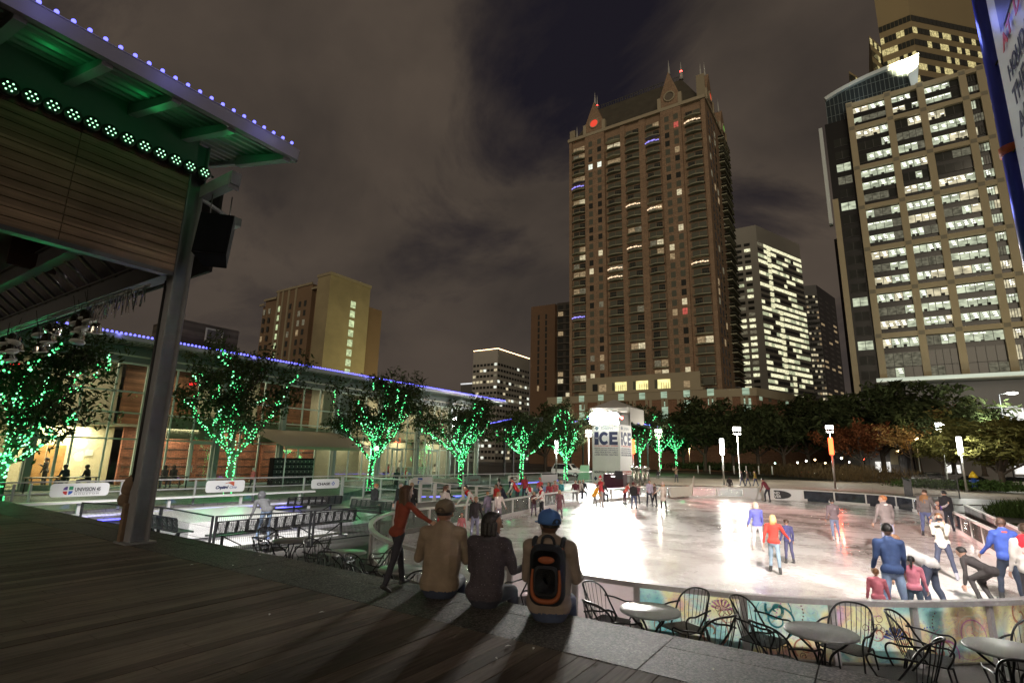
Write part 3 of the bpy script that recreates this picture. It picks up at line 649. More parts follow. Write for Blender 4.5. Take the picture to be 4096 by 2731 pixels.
def branches(R, h, spread, trunk_h, n0=6, lean=.0, r0=.16):
    """trunk and limb polylines: list of (points, r_start, r_end)"""
    out = []; top = Vector((lean, R.uniform(-.1, .1), trunk_h))
    out.append(([Vector((0, 0, -.15)), Vector((lean*.3, 0, trunk_h*.5)), top], r0, r0*.8))
    def grow(p, d, L, r, lev):
        pts = [p]; q = p.copy(); dd = d.normalized(); k = 4
        for i in range(k):
            dd = (dd+Vector((R.uniform(-.28, .28), R.uniform(-.28, .28), R.uniform(-.08, .22)))).normalized()
            q = q+dd*L/k; pts.append(q.copy())
        out.append((pts, r, r*.45))
        if lev < 2:
            for i in range(3 if lev == 0 else 2):
                j = R.randint(2, 4); a = R.uniform(0, 6.28)
                nd = (dd+Vector((math.cos(a), math.sin(a), R.uniform(-.1, .7)))*.75).normalized()
                grow(pts[j], nd, L*R.uniform(.5, .72), r*.5, lev+1)
    for i in range(n0):
        a = 2*math.pi*i/n0+R.uniform(-.35, .35); e = R.uniform(.35, 1.35) if i else 1.45
        d = Vector((math.cos(a)*math.cos(e), math.sin(a)*math.cos(e), math.sin(e)))
        grow(top-Vector((0, 0, R.uniform(0, .3)*trunk_h)), d, (spread/ max(.45, math.cos(e)) if e < .9 else (h-trunk_h)*.78)*.72, r0*.55, 0)
    return out
def crown_mesh(R, br, h, spread, trunk_h, n, size, m, droop=.3):
    tips = []
    for pts, a, b in br[1:]:
        for i, p in enumerate(pts):
            if i >= 2: tips.append(p)
    # clumps around the tips and filling the dome
    cl = [(t+Vector((R.uniform(-.4, .4), R.uniform(-.4, .4), R.uniform(-.1, .5)))*spread*.3, spread*R.uniform(.12, .26)) for t in tips if t.z > trunk_h*.75]
    for i in range(34):
        a = R.uniform(0, 6.283); rr = spread*math.sqrt(R.random())*.95; zc = trunk_h+(h-trunk_h)*(.28+.68*R.random()*(1-(rr/spread)**2*.75))
        cl.append((Vector((rr*math.cos(a), rr*math.sin(a), zc)), spread*R.uniform(.13, .28)))
    rg = np.random.default_rng(R.randint(0, 99999)); k = rg.integers(0, len(cl), n)
    cc = np.array([c for c, r in cl])[k]; cr = np.array([r for c, r in cl])[k]
    u = rg.normal(size=(n, 3)); u /= np.linalg.norm(u, axis=1)[:, None]
    pos = cc+u*(cr*rg.random(n)**.45)[:, None]*np.array([1.15, 1.15, .75])
    ax = rg.normal(size=(n, 3)); ax[:, 2] -= droop; ax /= np.linalg.norm(ax, axis=1)[:, None]
    b = np.cross(ax, rg.normal(size=(n, 3))); b /= np.linalg.norm(b, axis=1)[:, None]
    s = size*rg.uniform(.6, 1.3, n)[:, None]
    v = np.stack([pos-ax*s, pos+b*s*.34, pos+ax*s, pos-b*s*.34], 1).reshape(-1, 3)
    me = bpy.data.meshes.new('crown'); me.vertices.add(n*4); me.vertices.foreach_set('co', v.ravel())
    me.loops.add(n*4); me.loops.foreach_set('vertex_index', np.arange(n*4)); me.polygons.add(n)
    me.polygons.foreach_set('loop_start', np.arange(n)*4); me.update(calc_edges=True); me.materials.append(m)
    return me
def trunk_mesh(br, minr=.012):
    mb = MB(False)
    for pts, a, b in br:
        n = len(pts); q = catmull(pts, 3); k = len(q)
        mb.tube(q, [max(minr, a+(b-a)*i/(k-1))*(1+.5*max(0, 1-i*1.2) if pts is br[0][0] and i < 2 else 1) for i in range(k)], 7)
    return mb.mesh('trunk', barkm)
greenb = glow('green_fairy_bulb', (.10, 1.0, .28), 3.2)
greenb2 = glow('green_fairy_bulb_pale', (.25, 1.0, .42), 4.0)
fairy_me = MB(False).ball((0, 0, 0), 1, 6, 4).mesh('bulb', greenb); fairy_me2 = MB(False).ball((0, 0, 0), 1, 6, 4).mesh('bulb', greenb2)
def lit_tree(seed, loc, h, spread, trunk_h, label, lbl2, nb=260, br_=.024, watts=30, leafn=9000, lean=0., leafs=.15):
    R = random.Random(seed); br = branches(R, h, spread, trunk_h, 7, lean)
    t = empty('live_oak_tree', loc, R.uniform(0, 6), label=label, cat='tree', group='trees wound with green lights')
    inst('trunk', trunk_mesh(br), t); inst('crown', crown_mesh(R, br, h, spread, trunk_h, leafn, leafs, oak), t)
    s = empty('string_lights', loc, t.rotation_euler.z, label=lbl2, cat='string lights', group='green lights wound on trees')
    pts = []
    for j, (p, a, b) in enumerate(br):
        lev = 0 if j == 0 else (1 if a > .05 else 2)
        if lev == 2 and R.random() < .38: continue
        q = catmull(p, 4); L = sum((q[i+1]-q[i]).length for i in range(len(q)-1)); cnt = int(L*(60 if lev == 0 else 26 if lev == 1 else 15))
        for i in range(cnt):
            f = (i+R.random()*.6)/max(1, cnt); 
            if lev == 2 and f > .66: continue
            x = f*(len(q)-1); i0 = min(int(x), len(q)-2); c = q[i0].lerp(q[i0+1], x-i0); rr = a+(b-a)*f+.03
            an = i*2.1+R.random(); pts.append(c+Vector((math.cos(an)*rr, math.sin(an)*rr, R.uniform(-.03, .03))))
    pts = [p for p in pts if p.z > .05]; R.shuffle(pts); pts = pts[:int(nb*1.9)]
    for p in pts[:100]:
        inst('bulb', fairy_me if R.random() < .7 else fairy_me2, s, Matrix.Translation(p) @ Matrix.Scale(br_*R.uniform(.8, 1.5), 4))
    mb = MB(False)
    for p in pts[100:]: mb.cur = 0 if R.random() < .7 else 1; mb.ball(p, br_*R.uniform(.8, 1.4), 6, 4)
    mb.build('bulb_run', [greenb, greenb2], s, kind='stuff')
    mb = MB(False)
    for j, (p, a, b) in enumerate(br):
        if j > 8: break
        q = catmull(p, 5); mb.tube([c+Vector((math.cos(i*1.3), math.sin(i*1.3), 0))*(a+.01) for i, c in enumerate(q)], .006, 4)
    mb.build('cable', mat('green_cable', (.01, .05, .02)), s)
    lamp('green_light', 'POINT', (.9, .2, trunk_h*.75), watts*1.2, (.05, 1, .3), .35, s)
    lamp('green_light', 'POINT', (-.5, -.9, trunk_h*1.15), watts*1.2, (.05, 1, .3), .4, s)
    return t
LT = [ # base, height, spread, trunk height
 (11, (-25.9, 6.3), 6.9, 3.0, 2.0, 330, 'bushy live oak wound with green lights left of the grey stage post', 'green fairy lights on the live oak left of the grey stage post', .032, 60),
 (12, (-26.9, 15.15), 7.6, 2.6, 2.2, 320, 'live oak wound with green lights just right of the grey stage post', 'green fairy lights on the live oak just right of the grey stage post', .030, 55),
 (13, (-26.15, 23.74), 7.6, 3.1, 2.3, 330, 'tallest live oak wound with green lights beside the awning corner flood', 'green fairy lights on the live oak beside the awning corner', .032, 45),
 (14, (-25.87, 32.36), 7.0, 3.2, 2.2, 260, 'live oak wound with green lights where the hall roof ends', 'green fairy lights on the live oak where the hall roof ends', .037, 45),
 (15, (-29.4, 46.46), 7.2, 3.4, 2.6, 230, 'live oak wound with green lights between the hall and the white car', 'green fairy lights on the live oak between the hall and the white car', .044, 45),
 (16, (-25.95, 49.56), 7.6, 2.4, 2.4, 200, 'slim live oak wound with green lights beside the printed lighting tower', 'green fairy lights on the slim live oak beside the printed lighting tower', .048, 45)]
for sd, (x, y), h, s_, th, nb, l1, l2, bs, wt in LT:
    lit_tree(sd, (x, y, .40), h, s_, th, l1, l2, nb, bs, wt, 6800, 0, .135)
for i, (px, py, D, h) in enumerate(((2559, 1896, 100, 11.5), (2641, 1874, 112, 11), (2706, 1865, 122, 11.5))):
    b = PDp(px, py, D); nm = ('nearest the red tube lamp', 'behind the seated man on the lawn edge', 'behind the man in the brown jacket')[i]
    lit_tree(31+i, b, h, 4.5, 3.6, 'live oak with green lit trunk '+nm, 'green fairy lights on the oak trunk '+nm, 190, .075, 70, 5000, 0, .3)
# ================================================================== RAILINGS AND SIGNS OF THE PROMENADE
railm = mat('brushed_aluminium', (.50, .50, .50), .38, metal=.55, noise=.06)
whitep = mat('white_painted_metal', (.72, .70, .68), .4)
def railing(name, pts, z0, z1, label, nposts=None, posts=None, mids=(.5,), pm=railm, pw=.07, group=None, glass=True):
    """pts : plan points with their rail height; straight runs between posts"""
    r = empty(name, (*pts[0][:2], z0 if not callable(z0) else 0), label=label, cat='railing', group=group)
    Z0 = lambda p: (p[3] if len(p) > 3 else z0); Z1 = lambda p: (p[2] if len(p) > 2 else z1)
    mb = MB()
    for a, b in zip(pts, pts[1:]):
        mb.bar((a[0], a[1], Z1(a)), (b[0], b[1], Z1(b)), .09, .05)
    mb.build('top_rail', pm, r)
    mb = MB()
    for a, b in zip(pts, pts[1:]):
        for f in mids: mb.bar((a[0], a[1], Z0(a)+(Z1(a)-Z0(a))*f), (b[0], b[1], Z0(b)+(Z1(b)-Z0(b))*f), .05, .045)
    if mids: mb.build('mid_rail', pm, r)
    for a in pts: MB().box((a[0], a[1], (Z0(a)+Z1(a))/2-.02), (pw, pw, Z1(a)-Z0(a)-.05)).build('post', pm, r)
    if glass:
        for a, b in zip(pts, pts[1:]):
            va, vb = Vector((a[0], a[1], 0)), Vector((b[0], b[1], 0)); d = (vb-va).normalized(); va, vb = va+d*.05, vb-d*.05; n = Vector((-d.y, d.x, 0))*.006
            q = [(va, Z0(a)+.06), (vb, Z0(b)+.06), (vb, Z1(b)-.04), (va, Z1(a)-.04)]
            MB().add([(*(p+n).xy, z) for p, z in q]+[(*(p-n).xy, z) for p, z in q], [(0, 1, 2, 3), (7, 6, 5, 4), (0, 4, 5, 1), (1, 5, 6, 2), (2, 6, 7, 3), (3, 7, 4, 0)]).build('glass_panel', railg, r)
    return r
ry = [PX(px, py, -24).y for px, py in ((-60, 1925), (60, 1925), (128, 1924), (490, 1918), (785, 1913), (1020, 1908), (1218, 1907))]
railing('glass_railing', [(-24, y) for y in [2.2]+ry+[19.75]], .42, 1.45, 'long glass railing carrying three white sponsor boards beside the hall terrace', mids=(.62,))
railing('glass_railing', [(-23.9, 19.8), (-22.2, 19.75), (-20.9, 19.7), (-19.05, 19.7)], .42, 1.45, 'short glass railing across the head of the white ramp', mids=(.5,))
back = [(-23.2, 20.6)]+[(-23.2+.75*(y-20.6)/28, y) for y in (23.2, 26, 29, 32, 35.5, 39, 43, 48.3)]
railing('glass_railing', back, .42, 1.45, 'far glass railing with small sponsor boards in front of the cafe', mids=(.25,))
# the ramp
rp = []
for px, py, pb in ((1644, 1915, 2004), (1683, 1921, 2010), (1741, 1929, 2004), (1797, 1936, 2000), (1854, 1939, 1997), (1906, 1944, 1990), (1970, 1947, 1975)):
    a = PX(px, py, -19); rp.append((-19, a.y, a.z, max(.0, PX(px, pb, -19).z)))
pinkw = mat('white_ramp_paint', (.78, .74, .72), .45)
rr = railing('ramp_railing', rp, 0, 1, 'white slatted railing sloping down beside the ramp to the rink', mids=(.02, .30, .62), pm=pinkw, pw=.13, glass=False)
y0r, y1r = rp[0][1], rp[-1][1]
MB().add([(-23.3, y0r, .41), (-19.15, y0r, .41), (-19.15, y1r, .06), (-23.3, y1r, .06), (-23.3, y0r, 0), (-19.15, y0r, 0), (-19.15, y1r, 0), (-23.3, y1r, 0)], [(0, 1, 2, 3), (4, 7, 6, 5), (0, 4, 5, 1), (1, 5, 6, 2), (2, 6, 7, 3), (3, 7, 4, 0)]).build('ramp_pavement', mat('ramp_boards', (.3, .28, .26), .6, noise=.1), kind='structure')
ledm = glow('blue_led_tube', (.10, .10, 1.0), 5.5)
def led(pts, label, w=0.05, light=0.):
    o = MB()
    for a, b in zip(pts, pts[1:]): o.bar(a, b, w)
    o = o.build('led_strip', ledm, label=label, cat='light strip', group='blue light strips under the steps')
    if light:
        m_ = (Vector(pts[0])+Vector(pts[-1]))/2; lamp('blue_light', 'POINT', m_+Vector((.35, 0, .05)), light, (.15, .15, 1), .25, o)
def board(name, X, y0, y1, z0, z1, label, m, r=.09, group='sponsor boards on the glass railings'):
    o = empty(name, (X, (y0+y1)/2, z0), label=label, cat='sign', group=group)
    pts = []
    for cy_, cz, a0 in ((y1-r, z1-r, 0), (y0+r, z1-r, 90), (y0+r, z0+r, 180), (y1-r, z0+r, 270)):
        for k in range(5): a = rad(a0+k*22.5); pts.append((cy_+r*math.cos(a), cz+r*math.sin(a)))
    n = len(pts)
    MB().add([(X, p[0], p[1]) for p in pts]+[(X-.025, p[0], p[1]) for p in pts], [tuple(range(n)), tuple(range(2*n-1, n-1, -1))]+[(i, i+n, (i+1) % n+n, (i+1) % n) for i in range(n)]).build('sign_board', m, o)
    return o
wb = mat('white_sign_board', (.72, .72, .72), .35); navy = mat('navy_ink', (.02, .03, .10), .5); black = mat('black_ink', (.012, .012, .014), .5)
redi = mat('red_ink', (.5, .03, .03), .5); grn = mat('green_ink', (.02, .25, .12), .5); bluei = mat('blue_ink', (.03, .10, .42), .5); orange = mat('orange_ink', (.62, .16, .03), .5); greyi = mat('grey_ink', (.3, .3, .3), .5)
def yz(px, py, X): v = PX(px, py, X); return v.y, v.z
SX = -23.86
(y0, z1), (y1, z0) = yz(205, 1934, SX), yz(432, 1980, SX)
o = board('sponsor_board', SX, y0, y1, z0, z1, 'white rounded board reading UNIVISION 45 HOUSTON with a four colour emblem', wb, .12)
w_, h_ = y1-y0, z1-z0; E_ = SX+.012
cyy, czz, rr_ = y0+w_*.29, z0+h_*.47, h_*.27
for k, (m, sy_, sz_) in enumerate(((mat('purple_ink', (.10, .05, .22), .5), -1, 1), (grn, 1, 1), (redi, -1, -1), (bluei, 1, -1))):
    pts = [(E_, cyy+sy_*.02, czz+sz_*.02)]
    for i in range(7): a = math.pi/2*i/6; pts.append((E_, cyy+sy_*(.02+rr_*math.cos(a)), czz+sz_*(.02+rr_*math.sin(a))))
    if m is grn: pts = [(E_, cyy+.02, czz+.02), (E_, cyy+.02+rr_, czz+.02), (E_, cyy+.02+rr_, czz+.02+rr_), (E_, cyy+.02, czz+.02+rr_)]
    mb = MB(); mb.poly(pts); mb.build('emblem', m, o)
text('UNIVISION 45', h_*.40, black, (E_, y0+w_*.40, z0+h_*.40), (0, 1, 0), o, bold=.004, fit=w_*.44)
text('HOUSTON', h_*.17, greyi, (E_, y0+w_*.40, z0+h_*.14), (0, 1, 0), o, bold=.002, fit=w_*.42, spacing=1.5)
MB().box((E_, y0+w_*.61, z0+h_*.33), (.003, w_*.43, .012)).build('rule_line', greyi, o)
(y0, z1), (y1, z0) = yz(827, 1922, SX), yz(976, 1964, SX)
o = board('sponsor_board', SX, y0, y1, z0, z1, 'white rounded board reading Capital One with a red swoosh', wb, .12)
w_, h_ = y1-y0, z1-z0
text('Capital', h_*.36, navy, (E_, y0+w_*.23, z0+h_*.30), (0, 1, 0), o, bold=.010, shear=.3, fit=w_*.33)
text('One', h_*.36, mat('thin_blue_ink', (.08, .12, .3), .5), (E_, y0+w_*.58, z0+h_*.28), (0, 1, 0), o, shear=.3, fit=w_*.19)
pts = []; 
for i in range(13): t = i/12; pts.append((E_, y0+w_*(.45+.30*t-.04*t**4), z0+h_*(.70+.18*math.sin(min(1, t*1.15)*math.pi*.62))))
lo = [(E_, y0+w_*(.75-.04-.26*t), z0+h_*(.48+.36*math.sin(t*math.pi*.55)-.05*t)) for t in (0, .2, .4, .6, .8)]
MB().poly(pts+lo).build('swoosh', mat('swoosh_red', (.5, .10, .05), .5), o)
(y0, z1), (y1, z0) = yz(1248, 1916, SX), yz(1355, 1950, SX)
o = board('sponsor_board', SX, y0, y1, z0, z1, 'white rounded board reading CHASE with a blue octagon mark', wb, .12)
w_, h_ = y1-y0, z1-z0
text('CHASE', h_*.36, black, (E_, y0+w_*.18, z0+h_*.36), (0, 1, 0), o, bold=.006, fit=w_*.48)
mb = MB(); c_ = (y0+w_*.77, z0+h_*.50); ro, ri_ = h_*.22, h_*.09
for k in range(4):
    a0 = math.pi/2*k
    q = [(ro, -.40), (ro, .40), (ri_*1.2, .75), (ri_*1.2, -.75)]
    mb.poly([(E_, c_[0]+r_*math.cos(a0+a), c_[1]+r_*math.sin(a0+a)) for r_, a in q])
mb.build('emblem', bluei, o)
for (xa, ya, xb, yb), tx, lb in (((1865, 1903, 1921, 1931), 'comcast', 'small white board reading comcast on the far glass railing'), ((2033, 1901, 2078, 1925), 'IKEA', 'small pale board reading IKEA in a dark oval on the far glass railing'), ((2168, 1898, 2230, 1925), '', 'blank pale board at the tower end of the far glass railing'), ((1653, 1908, 1727, 1935), 'b', 'small white board with a blue block behind the ramp rail')):
    sx = -23.0 if xa < 1900 else -22.6
    (y0, z1), (y1, z0) = yz(xa, ya, sx), yz(xb, yb, sx); o = board('sponsor_board', sx, y0, y1, z0, z1, lb, wb if tx != 'IKEA' else mat('pale_board', (.6, .6, .55), .4), .1); w_, h_ = y1-y0, z1-z0
    if tx == 'comcast':
        text('comcast', h_*.5, redi, (sx+.012, y0+w_*.26, z0+h_*.32), (0, 1, 0), o, bold=.004, fit=w_*.6)
        mb = MB(); mb.tube([(sx+.012, y0+w_*.22+.08*math.cos(a), z0+h_*.5+h_*.28*math.sin(a)) for a in [rad(100+i*16) for i in range(11)]], .015, 4); mb.build('emblem', redi, o)
    elif tx == 'IKEA':
        pts = [(sx+.01, y0+w_*(.5+.33*math.cos(i*.3142)), z0+h_*(.5+.36*math.sin(i*.3142))) for i in range(20)]; MB().poly(pts).build('emblem', mat('olive_ink', (.10, .09, .03), .5), o)
        text('IKEA', h_*.42, mat('pale_board', (.6, .6, .55)), (sx+.02, y0+w_*.30, z0+h_*.35), (0, 1, 0), o, bold=.012, fit=w_*.4)
    elif tx == 'b':
        MB().box((sx+.008, y0+w_*.36, z0+h_*.5), (.004, w_*.24, h_*.8)).build('emblem', bluei, o)
# ------------------------------------------------------------------ white steps, platforms, light strips
wst = mat('white_terrace_board', (.80, .79, .78), .35, noise=.03)
st = empty('white_bleacher_steps', (-23.3, 11, 0), label='two white bench steps running below the glass railing', cat='steps')
ys1 = yz(1248, 1963, -23.7)[0]
MB().box((-23.62, (4+ys1)/2, .76), (.42, ys1-4, .07)).build('upper_step', wst, st)
MB().box((-22.85, (4+ys1)/2, .36), (.55, ys1-4, .07)).build('lower_step', wst, st)
for y in (5, 8, 11, 14, 17): [MB().box(q, (.1, .1, hh)).build('support', whitep, st) for q, hh in (((-23.7, y, .40), .72), ((-22.9, y, .17), .32))]
for i, y in enumerate((5.5, 7.7, 9.6, 11.4, 13.2, 15)): led([(-22.5, y, .20), (-22.5, y+1.35, .20)], 'short blue light strip under the white bench steps', light=5 if i % 2 else 0)
led([P(380, 2068, .12), P(458, 2062, .12)], 'blue light strip at ground level left of the grey stage post', .06, 6)
pf = MB().box((-19.15, 10.6, .28), (3.9, 3.9, .46)).build('white_platform', wst, label='large white platform lit brightly beside the black benches', cat='platform')
pf2 = MB().span((*P(1278, 2060, .36)[:2], .02), (*P(1345, 2040, .36)[:2], .36)).build('white_platform', wst, label='small white box platform beyond the large bright platform', cat='platform')
MB().prism([(-16.7, 8.4), (-14.9, 8.4), (-14.9, 12.7), (-16.7, 12.7)], -.05, .02).build('white_rink_floor', wst, kind='structure')
MB().prism([(-23, 5), (-16.7, 5), (-16.7, 19), (-23, 19)], -.05, .012).build('terrace_floor', mat('terrace_tiles', (.12, .115, .13), .35), kind='structure')
for a, b, i in ((1480, 1560, 0), (1640, 1700, 1), (1720, 1790, 2), (1815, 1880, 3)): led([P(a, 1996-i*4, .1), P(b, 1992-i*5, .1)], 'blue light strip glowing below the white ramp', .07, 7 if i % 2 == 0 else 0)
led([P(2060, 1935, .5), P(2150, 1928, .5), P(2230, 1921, .5)], 'blue light strip behind the seated skaters near the lighting tower', .09, 9)
# ------------------------------------------------------------------ benches
def perf():
    m = mat('perforated_black_steel', (.012, .012, .013), .4); t = m.node_tree; b = t.nodes['Principled BSDF']; L = t.links.new
    tc = N(t, 'ShaderNodeTexCoord'); vm = N(t, 'ShaderNodeVectorMath', operation='SCALE', i_Scale=30.0); L(tc.outputs['Object'], vm.inputs[0]); fr = N(t, 'ShaderNodeVectorMath', operation='FRACTION'); L(vm.outputs[0], fr.inputs[0])
    s = N(t, 'ShaderNodeSeparateXYZ'); L(fr.outputs[0], s.inputs[0]); out = []
    for ax in 'XZ':
        a = N(t, 'ShaderNodeMath', operation='SUBTRACT', i_1=.5); L(s.outputs[ax], a.inputs[0]); c = N(t, 'ShaderNodeMath', operation='ABSOLUTE'); L(a.outputs[0], c.inputs[0]); d = N(t, 'ShaderNodeMath', operation='LESS_THAN', i_1=.3); L(c.outputs[0], d.inputs[0]); out.append(d)
    mu = N(t, 'ShaderNodeMath', operation='MULTIPLY'); L(out[0].outputs[0], mu.inputs[0]); L(out[1].outputs[0], mu.inputs[1]); iv = N(t, 'ShaderNodeMath', operation='SUBTRACT', i_0=1.0); L(mu.outputs[0], iv.inputs[1]); L(iv.outputs[0], b.inputs['Alpha']); return m
pm_ = perf(); bsteel = mat('black_bench_steel', (.014, .014, .015), .35)
def make_bench(label):
    r = empty('metal_bench', label=label, cat='bench', group='black perforated steel benches'); W = 2.3
    MB(False).box((0, 0, .45), (W, .42, .025)).box((0, .21, .44), (W, .03, .05)).build('seat', bsteel, r)
    bk = MB(False); n = 8
    for i in range(n): bk.box((-W/2+W*(i+.5)/n, -.25, .66), (W/n-.08, .006, .27), R=Matrix.Rotation(rad(10), 3, 'X'))
    bkr = bk.build('backrest', pm_, r)
    mb = MB(False); mb.bar((-W/2, -.29, .82), (W/2, -.29, .82), .035); mb.bar((-W/2, -.22, .50), (W/2, -.22, .5), .035)
    for i in range(n+1): mb.bar((-W/2+W*i/n, -.22, .5), (-W/2+W*i/n, -.285, .82), .08, .02)
    mb.build('backrest_frame', bsteel, bkr)
    for s in (-.8, .8):
        MB(False).bar((s, 0, .44), (s, -.02, .02), .06).bar((s, -.3, .02), (s, .26, .02), .05).build('leg', bsteel, r)
    for s in (-1, 1): MB(False).bar((s*.78, 0, .40), (s*.25, 0, .12), .03).build('brace', bsteel, r)
    return r
bn = make_bench('black perforated bench nearest the mesh barrier corner, its back to the deck')
bn.location = (-14.7, 9.1, 0); bn.rotation_euler.z = rad(90)
for loc, rz, lb in (((-14.85, 11.55, 0), 90, 'black perforated bench in line behind the first, beside the curved rink wall'), ((-16.9, 15.2, 0), 180, 'black bench with a green sheen where the dark coated man sits'), ((-20.2, 15.2, 0), 75, 'black bench reflecting blue light beyond the white platform'), ((-17.0, 7.9, 0), 0, 'black bench seen end on beside the grey stage post')):
    o = copy_tree(bn); o.location = loc; o.rotation_euler.z = rad(rz); o['label'] = lb
# ------------------------------------------------------------------ mesh crowd barriers
def mesh_barrier(a, b, label, h=.98):
    a, b = Vector((*a, 0)), Vector((*b, 0)); r = empty('mesh_barrier', a, label=label, cat='barrier', group='black wire mesh barriers')
    L = (b-a).length; d = (b-a)/L
    MB().bar(a+Vector((0, 0, h)), b+Vector((0, 0, h)), .035).bar(a+Vector((0, 0, .12)), b+Vector((0, 0, .12)), .03).build('rail', bsteel, r)
    for p in (a+d*.03, b-d*.03): MB().box(p+Vector((0, 0, h/2)), (.05, .05, h)).box(p+Vector((0, 0, .02)), (.2, .2, .03)).build('post', bsteel, r)
    mb = MB(); n = int(L/.05)
    for i in range(1, n): p = a+d*(L*i/n); mb.bar(p+Vector((0, 0, .12)), p+Vector((0, 0, h)), .006)
    for z in (.4, .7): mb.bar(a+Vector((0, 0, z)), b+Vector((0, 0, z)), .006)
    mb.build('wire_mesh', bsteel, r)
f0, f1, f2, f3 = (-17.6, 8.0), (-14.35, 7.8), (-13.75, 10.35), (-13.6, 12.9)
mesh_barrier(f0, f1, 'black mesh barrier running from the grey stage post towards the rink tables'); mesh_barrier((f1[0]+.06, f1[1]+.02), f2, 'black mesh barrier in front of the bending man'); mesh_barrier((f2[0], f2[1]+.06), f3, 'black mesh barrier nearest the curved end of the rink wall')
mesh_barrier((-20.5, 7.0), f0, 'black mesh barrier half hidden behind the grey stage post')
# ------------------------------------------------------------------ cafe tables and chairs
tabm = mat('brushed_table_top', (.26, .26, .25), .36, metal=.3); wire = mat('black_wire_frame', (.010, .010, .011), .38)
def make_table():
    r = empty('cafe_table', label='t', cat='table', group='round cafe tables beside the rink')
    MB(False).lathe([(0, .70), (.375, .70), (.392, .705), (.395, .722), (.385, .732), (0, .734)], n=40).build('tabletop', tabm, r)
    for k in range(4):
        a = math.pi/4+k*math.pi/2; c, s = math.cos(a), math.sin(a)
        MB(False).tube(catmull([(c*.30, s*.30, .70), (c*.24, s*.24, .62), (c*.09, s*.09, .48), (c*.07, s*.07, .30), (c*.16, s*.16, .12), (c*.31, s*.31, .012)], 5), .014, 8).build('leg', wire, r)
    MB(False).tube([(.08*math.cos(i*.5236), .08*math.sin(i*.5236), .38) for i in range(12)], .008, 6, closed=True).build('ring_brace', wire, r)
    return r
def make_chair():
    r = empty('wire_chair', label='c', cat='chair', group='black wire back chairs around the cafe tables')
    # seat
    MB(False).prism([(-.21, -.20), (.21, -.20), (.25, .20), (.2, .25), (-.2, .25), (-.25, .20)], .435, .45).build('seat', mat('black_mesh_seat', (.018, .018, .019), .5, bump=.5, bscale=150), r)
    # barrel back : hoop on a half circle, leaning back
    def rim(t, z): # t in -1..1 around the back
        a = math.pi*(.5+.5*t)*1.0; ct, st_ = math.cos(a), math.sin(a); k = 1+.32*(z-.45)
        return Vector((-.26*ct*k, -.02-.24*st_*k-.16*(z-.45)*st_, z))
    hoop = []
    for i in range(25):
        t = -1+2*i/24; z = .47+.43*(max(0, 1-abs(t)**3.2))**.7; hoop.append(rim(t*.86, z))
    hoop = [Vector((-.235, .02, .45))]+hoop[1:-1]+[Vector((.235, .02, .45))]
    mb = MB(False); mb.tube(catmull(hoop, 2), .0125, 7)
    for i in range(11):
        t = -.66+1.32*i/10; zt = .47+.43*(max(0, 1-abs(t/.86)**3.2))**.7; p = rim(t, .46)
        mb.tube([Vector((p.x*.88, p.y*.88-.01, .45)), rim(t, (zt+.45)/2), rim(t, zt)], .0045, 5)
    mb.build('backrest', wire, r)
    for s in (-1, 1):
        MB(False).tube(catmull([(s*.275, -.20, .70), (s*.30, -.05, .69), (s*.31, .12, .66), (s*.31, .23, .665), (s*.295, .275, .62), (s*.27, .25, .53), (s*.25, .2, .44)], 5), .0115, 7).build('armrest', wire, r)
        MB(False).tube(catmull([(s*.25, .20, .44), (s*.265, .235, .22), (s*.275, .26, .006)], 4), .0115, 7).build('leg', wire, r)
        MB(False).tube(catmull([(s*.21, -.19, .44), (s*.225, -.24, .22), (s*.24, -.30, .006)], 4), .0115, 7).build('leg', wire, r)
    return r
tb0 = make_table(); ch0 = make_chair(); used = [False, False]
def table(px, py, label):
    o = tb0 if not used[0] else copy_tree(tb0); used[0] = True; o.location = P(px, py, .734)-Vector((0, 0, .734)); o['label'] = label; o.rotation_euler.z = rnd.uniform(0, 1); return o.location.copy()
def chair(c, ang, label, rad_=.68, tw=0.):
    o = ch0 if not used[1] else copy_tree(ch0); used[1] = True
    o.location = (c[0]+rad_*math.cos(rad(ang)), c[1]+rad_*math.sin(rad(ang)), 0); o.rotation_euler.z = rad(ang+90+tw); o['label'] = label
TA = table(2600, 2436, 'round pale cafe table beside the backpacked man'); TB = table(3283, 2520, 'round dark cafe table in front of the printed rink panels'); TC = table(4030, 2590, 'round dark cafe table cut by the picture edge')
T1 = table(1165, 2157, 'round table below the bending man, behind the mesh barrier'); T2 = table(1385, 2206, 'round table with a green and warm sheen by the curved rink wall'); T3 = table(1605, 2272, 'round blue tinted table behind the standing child')
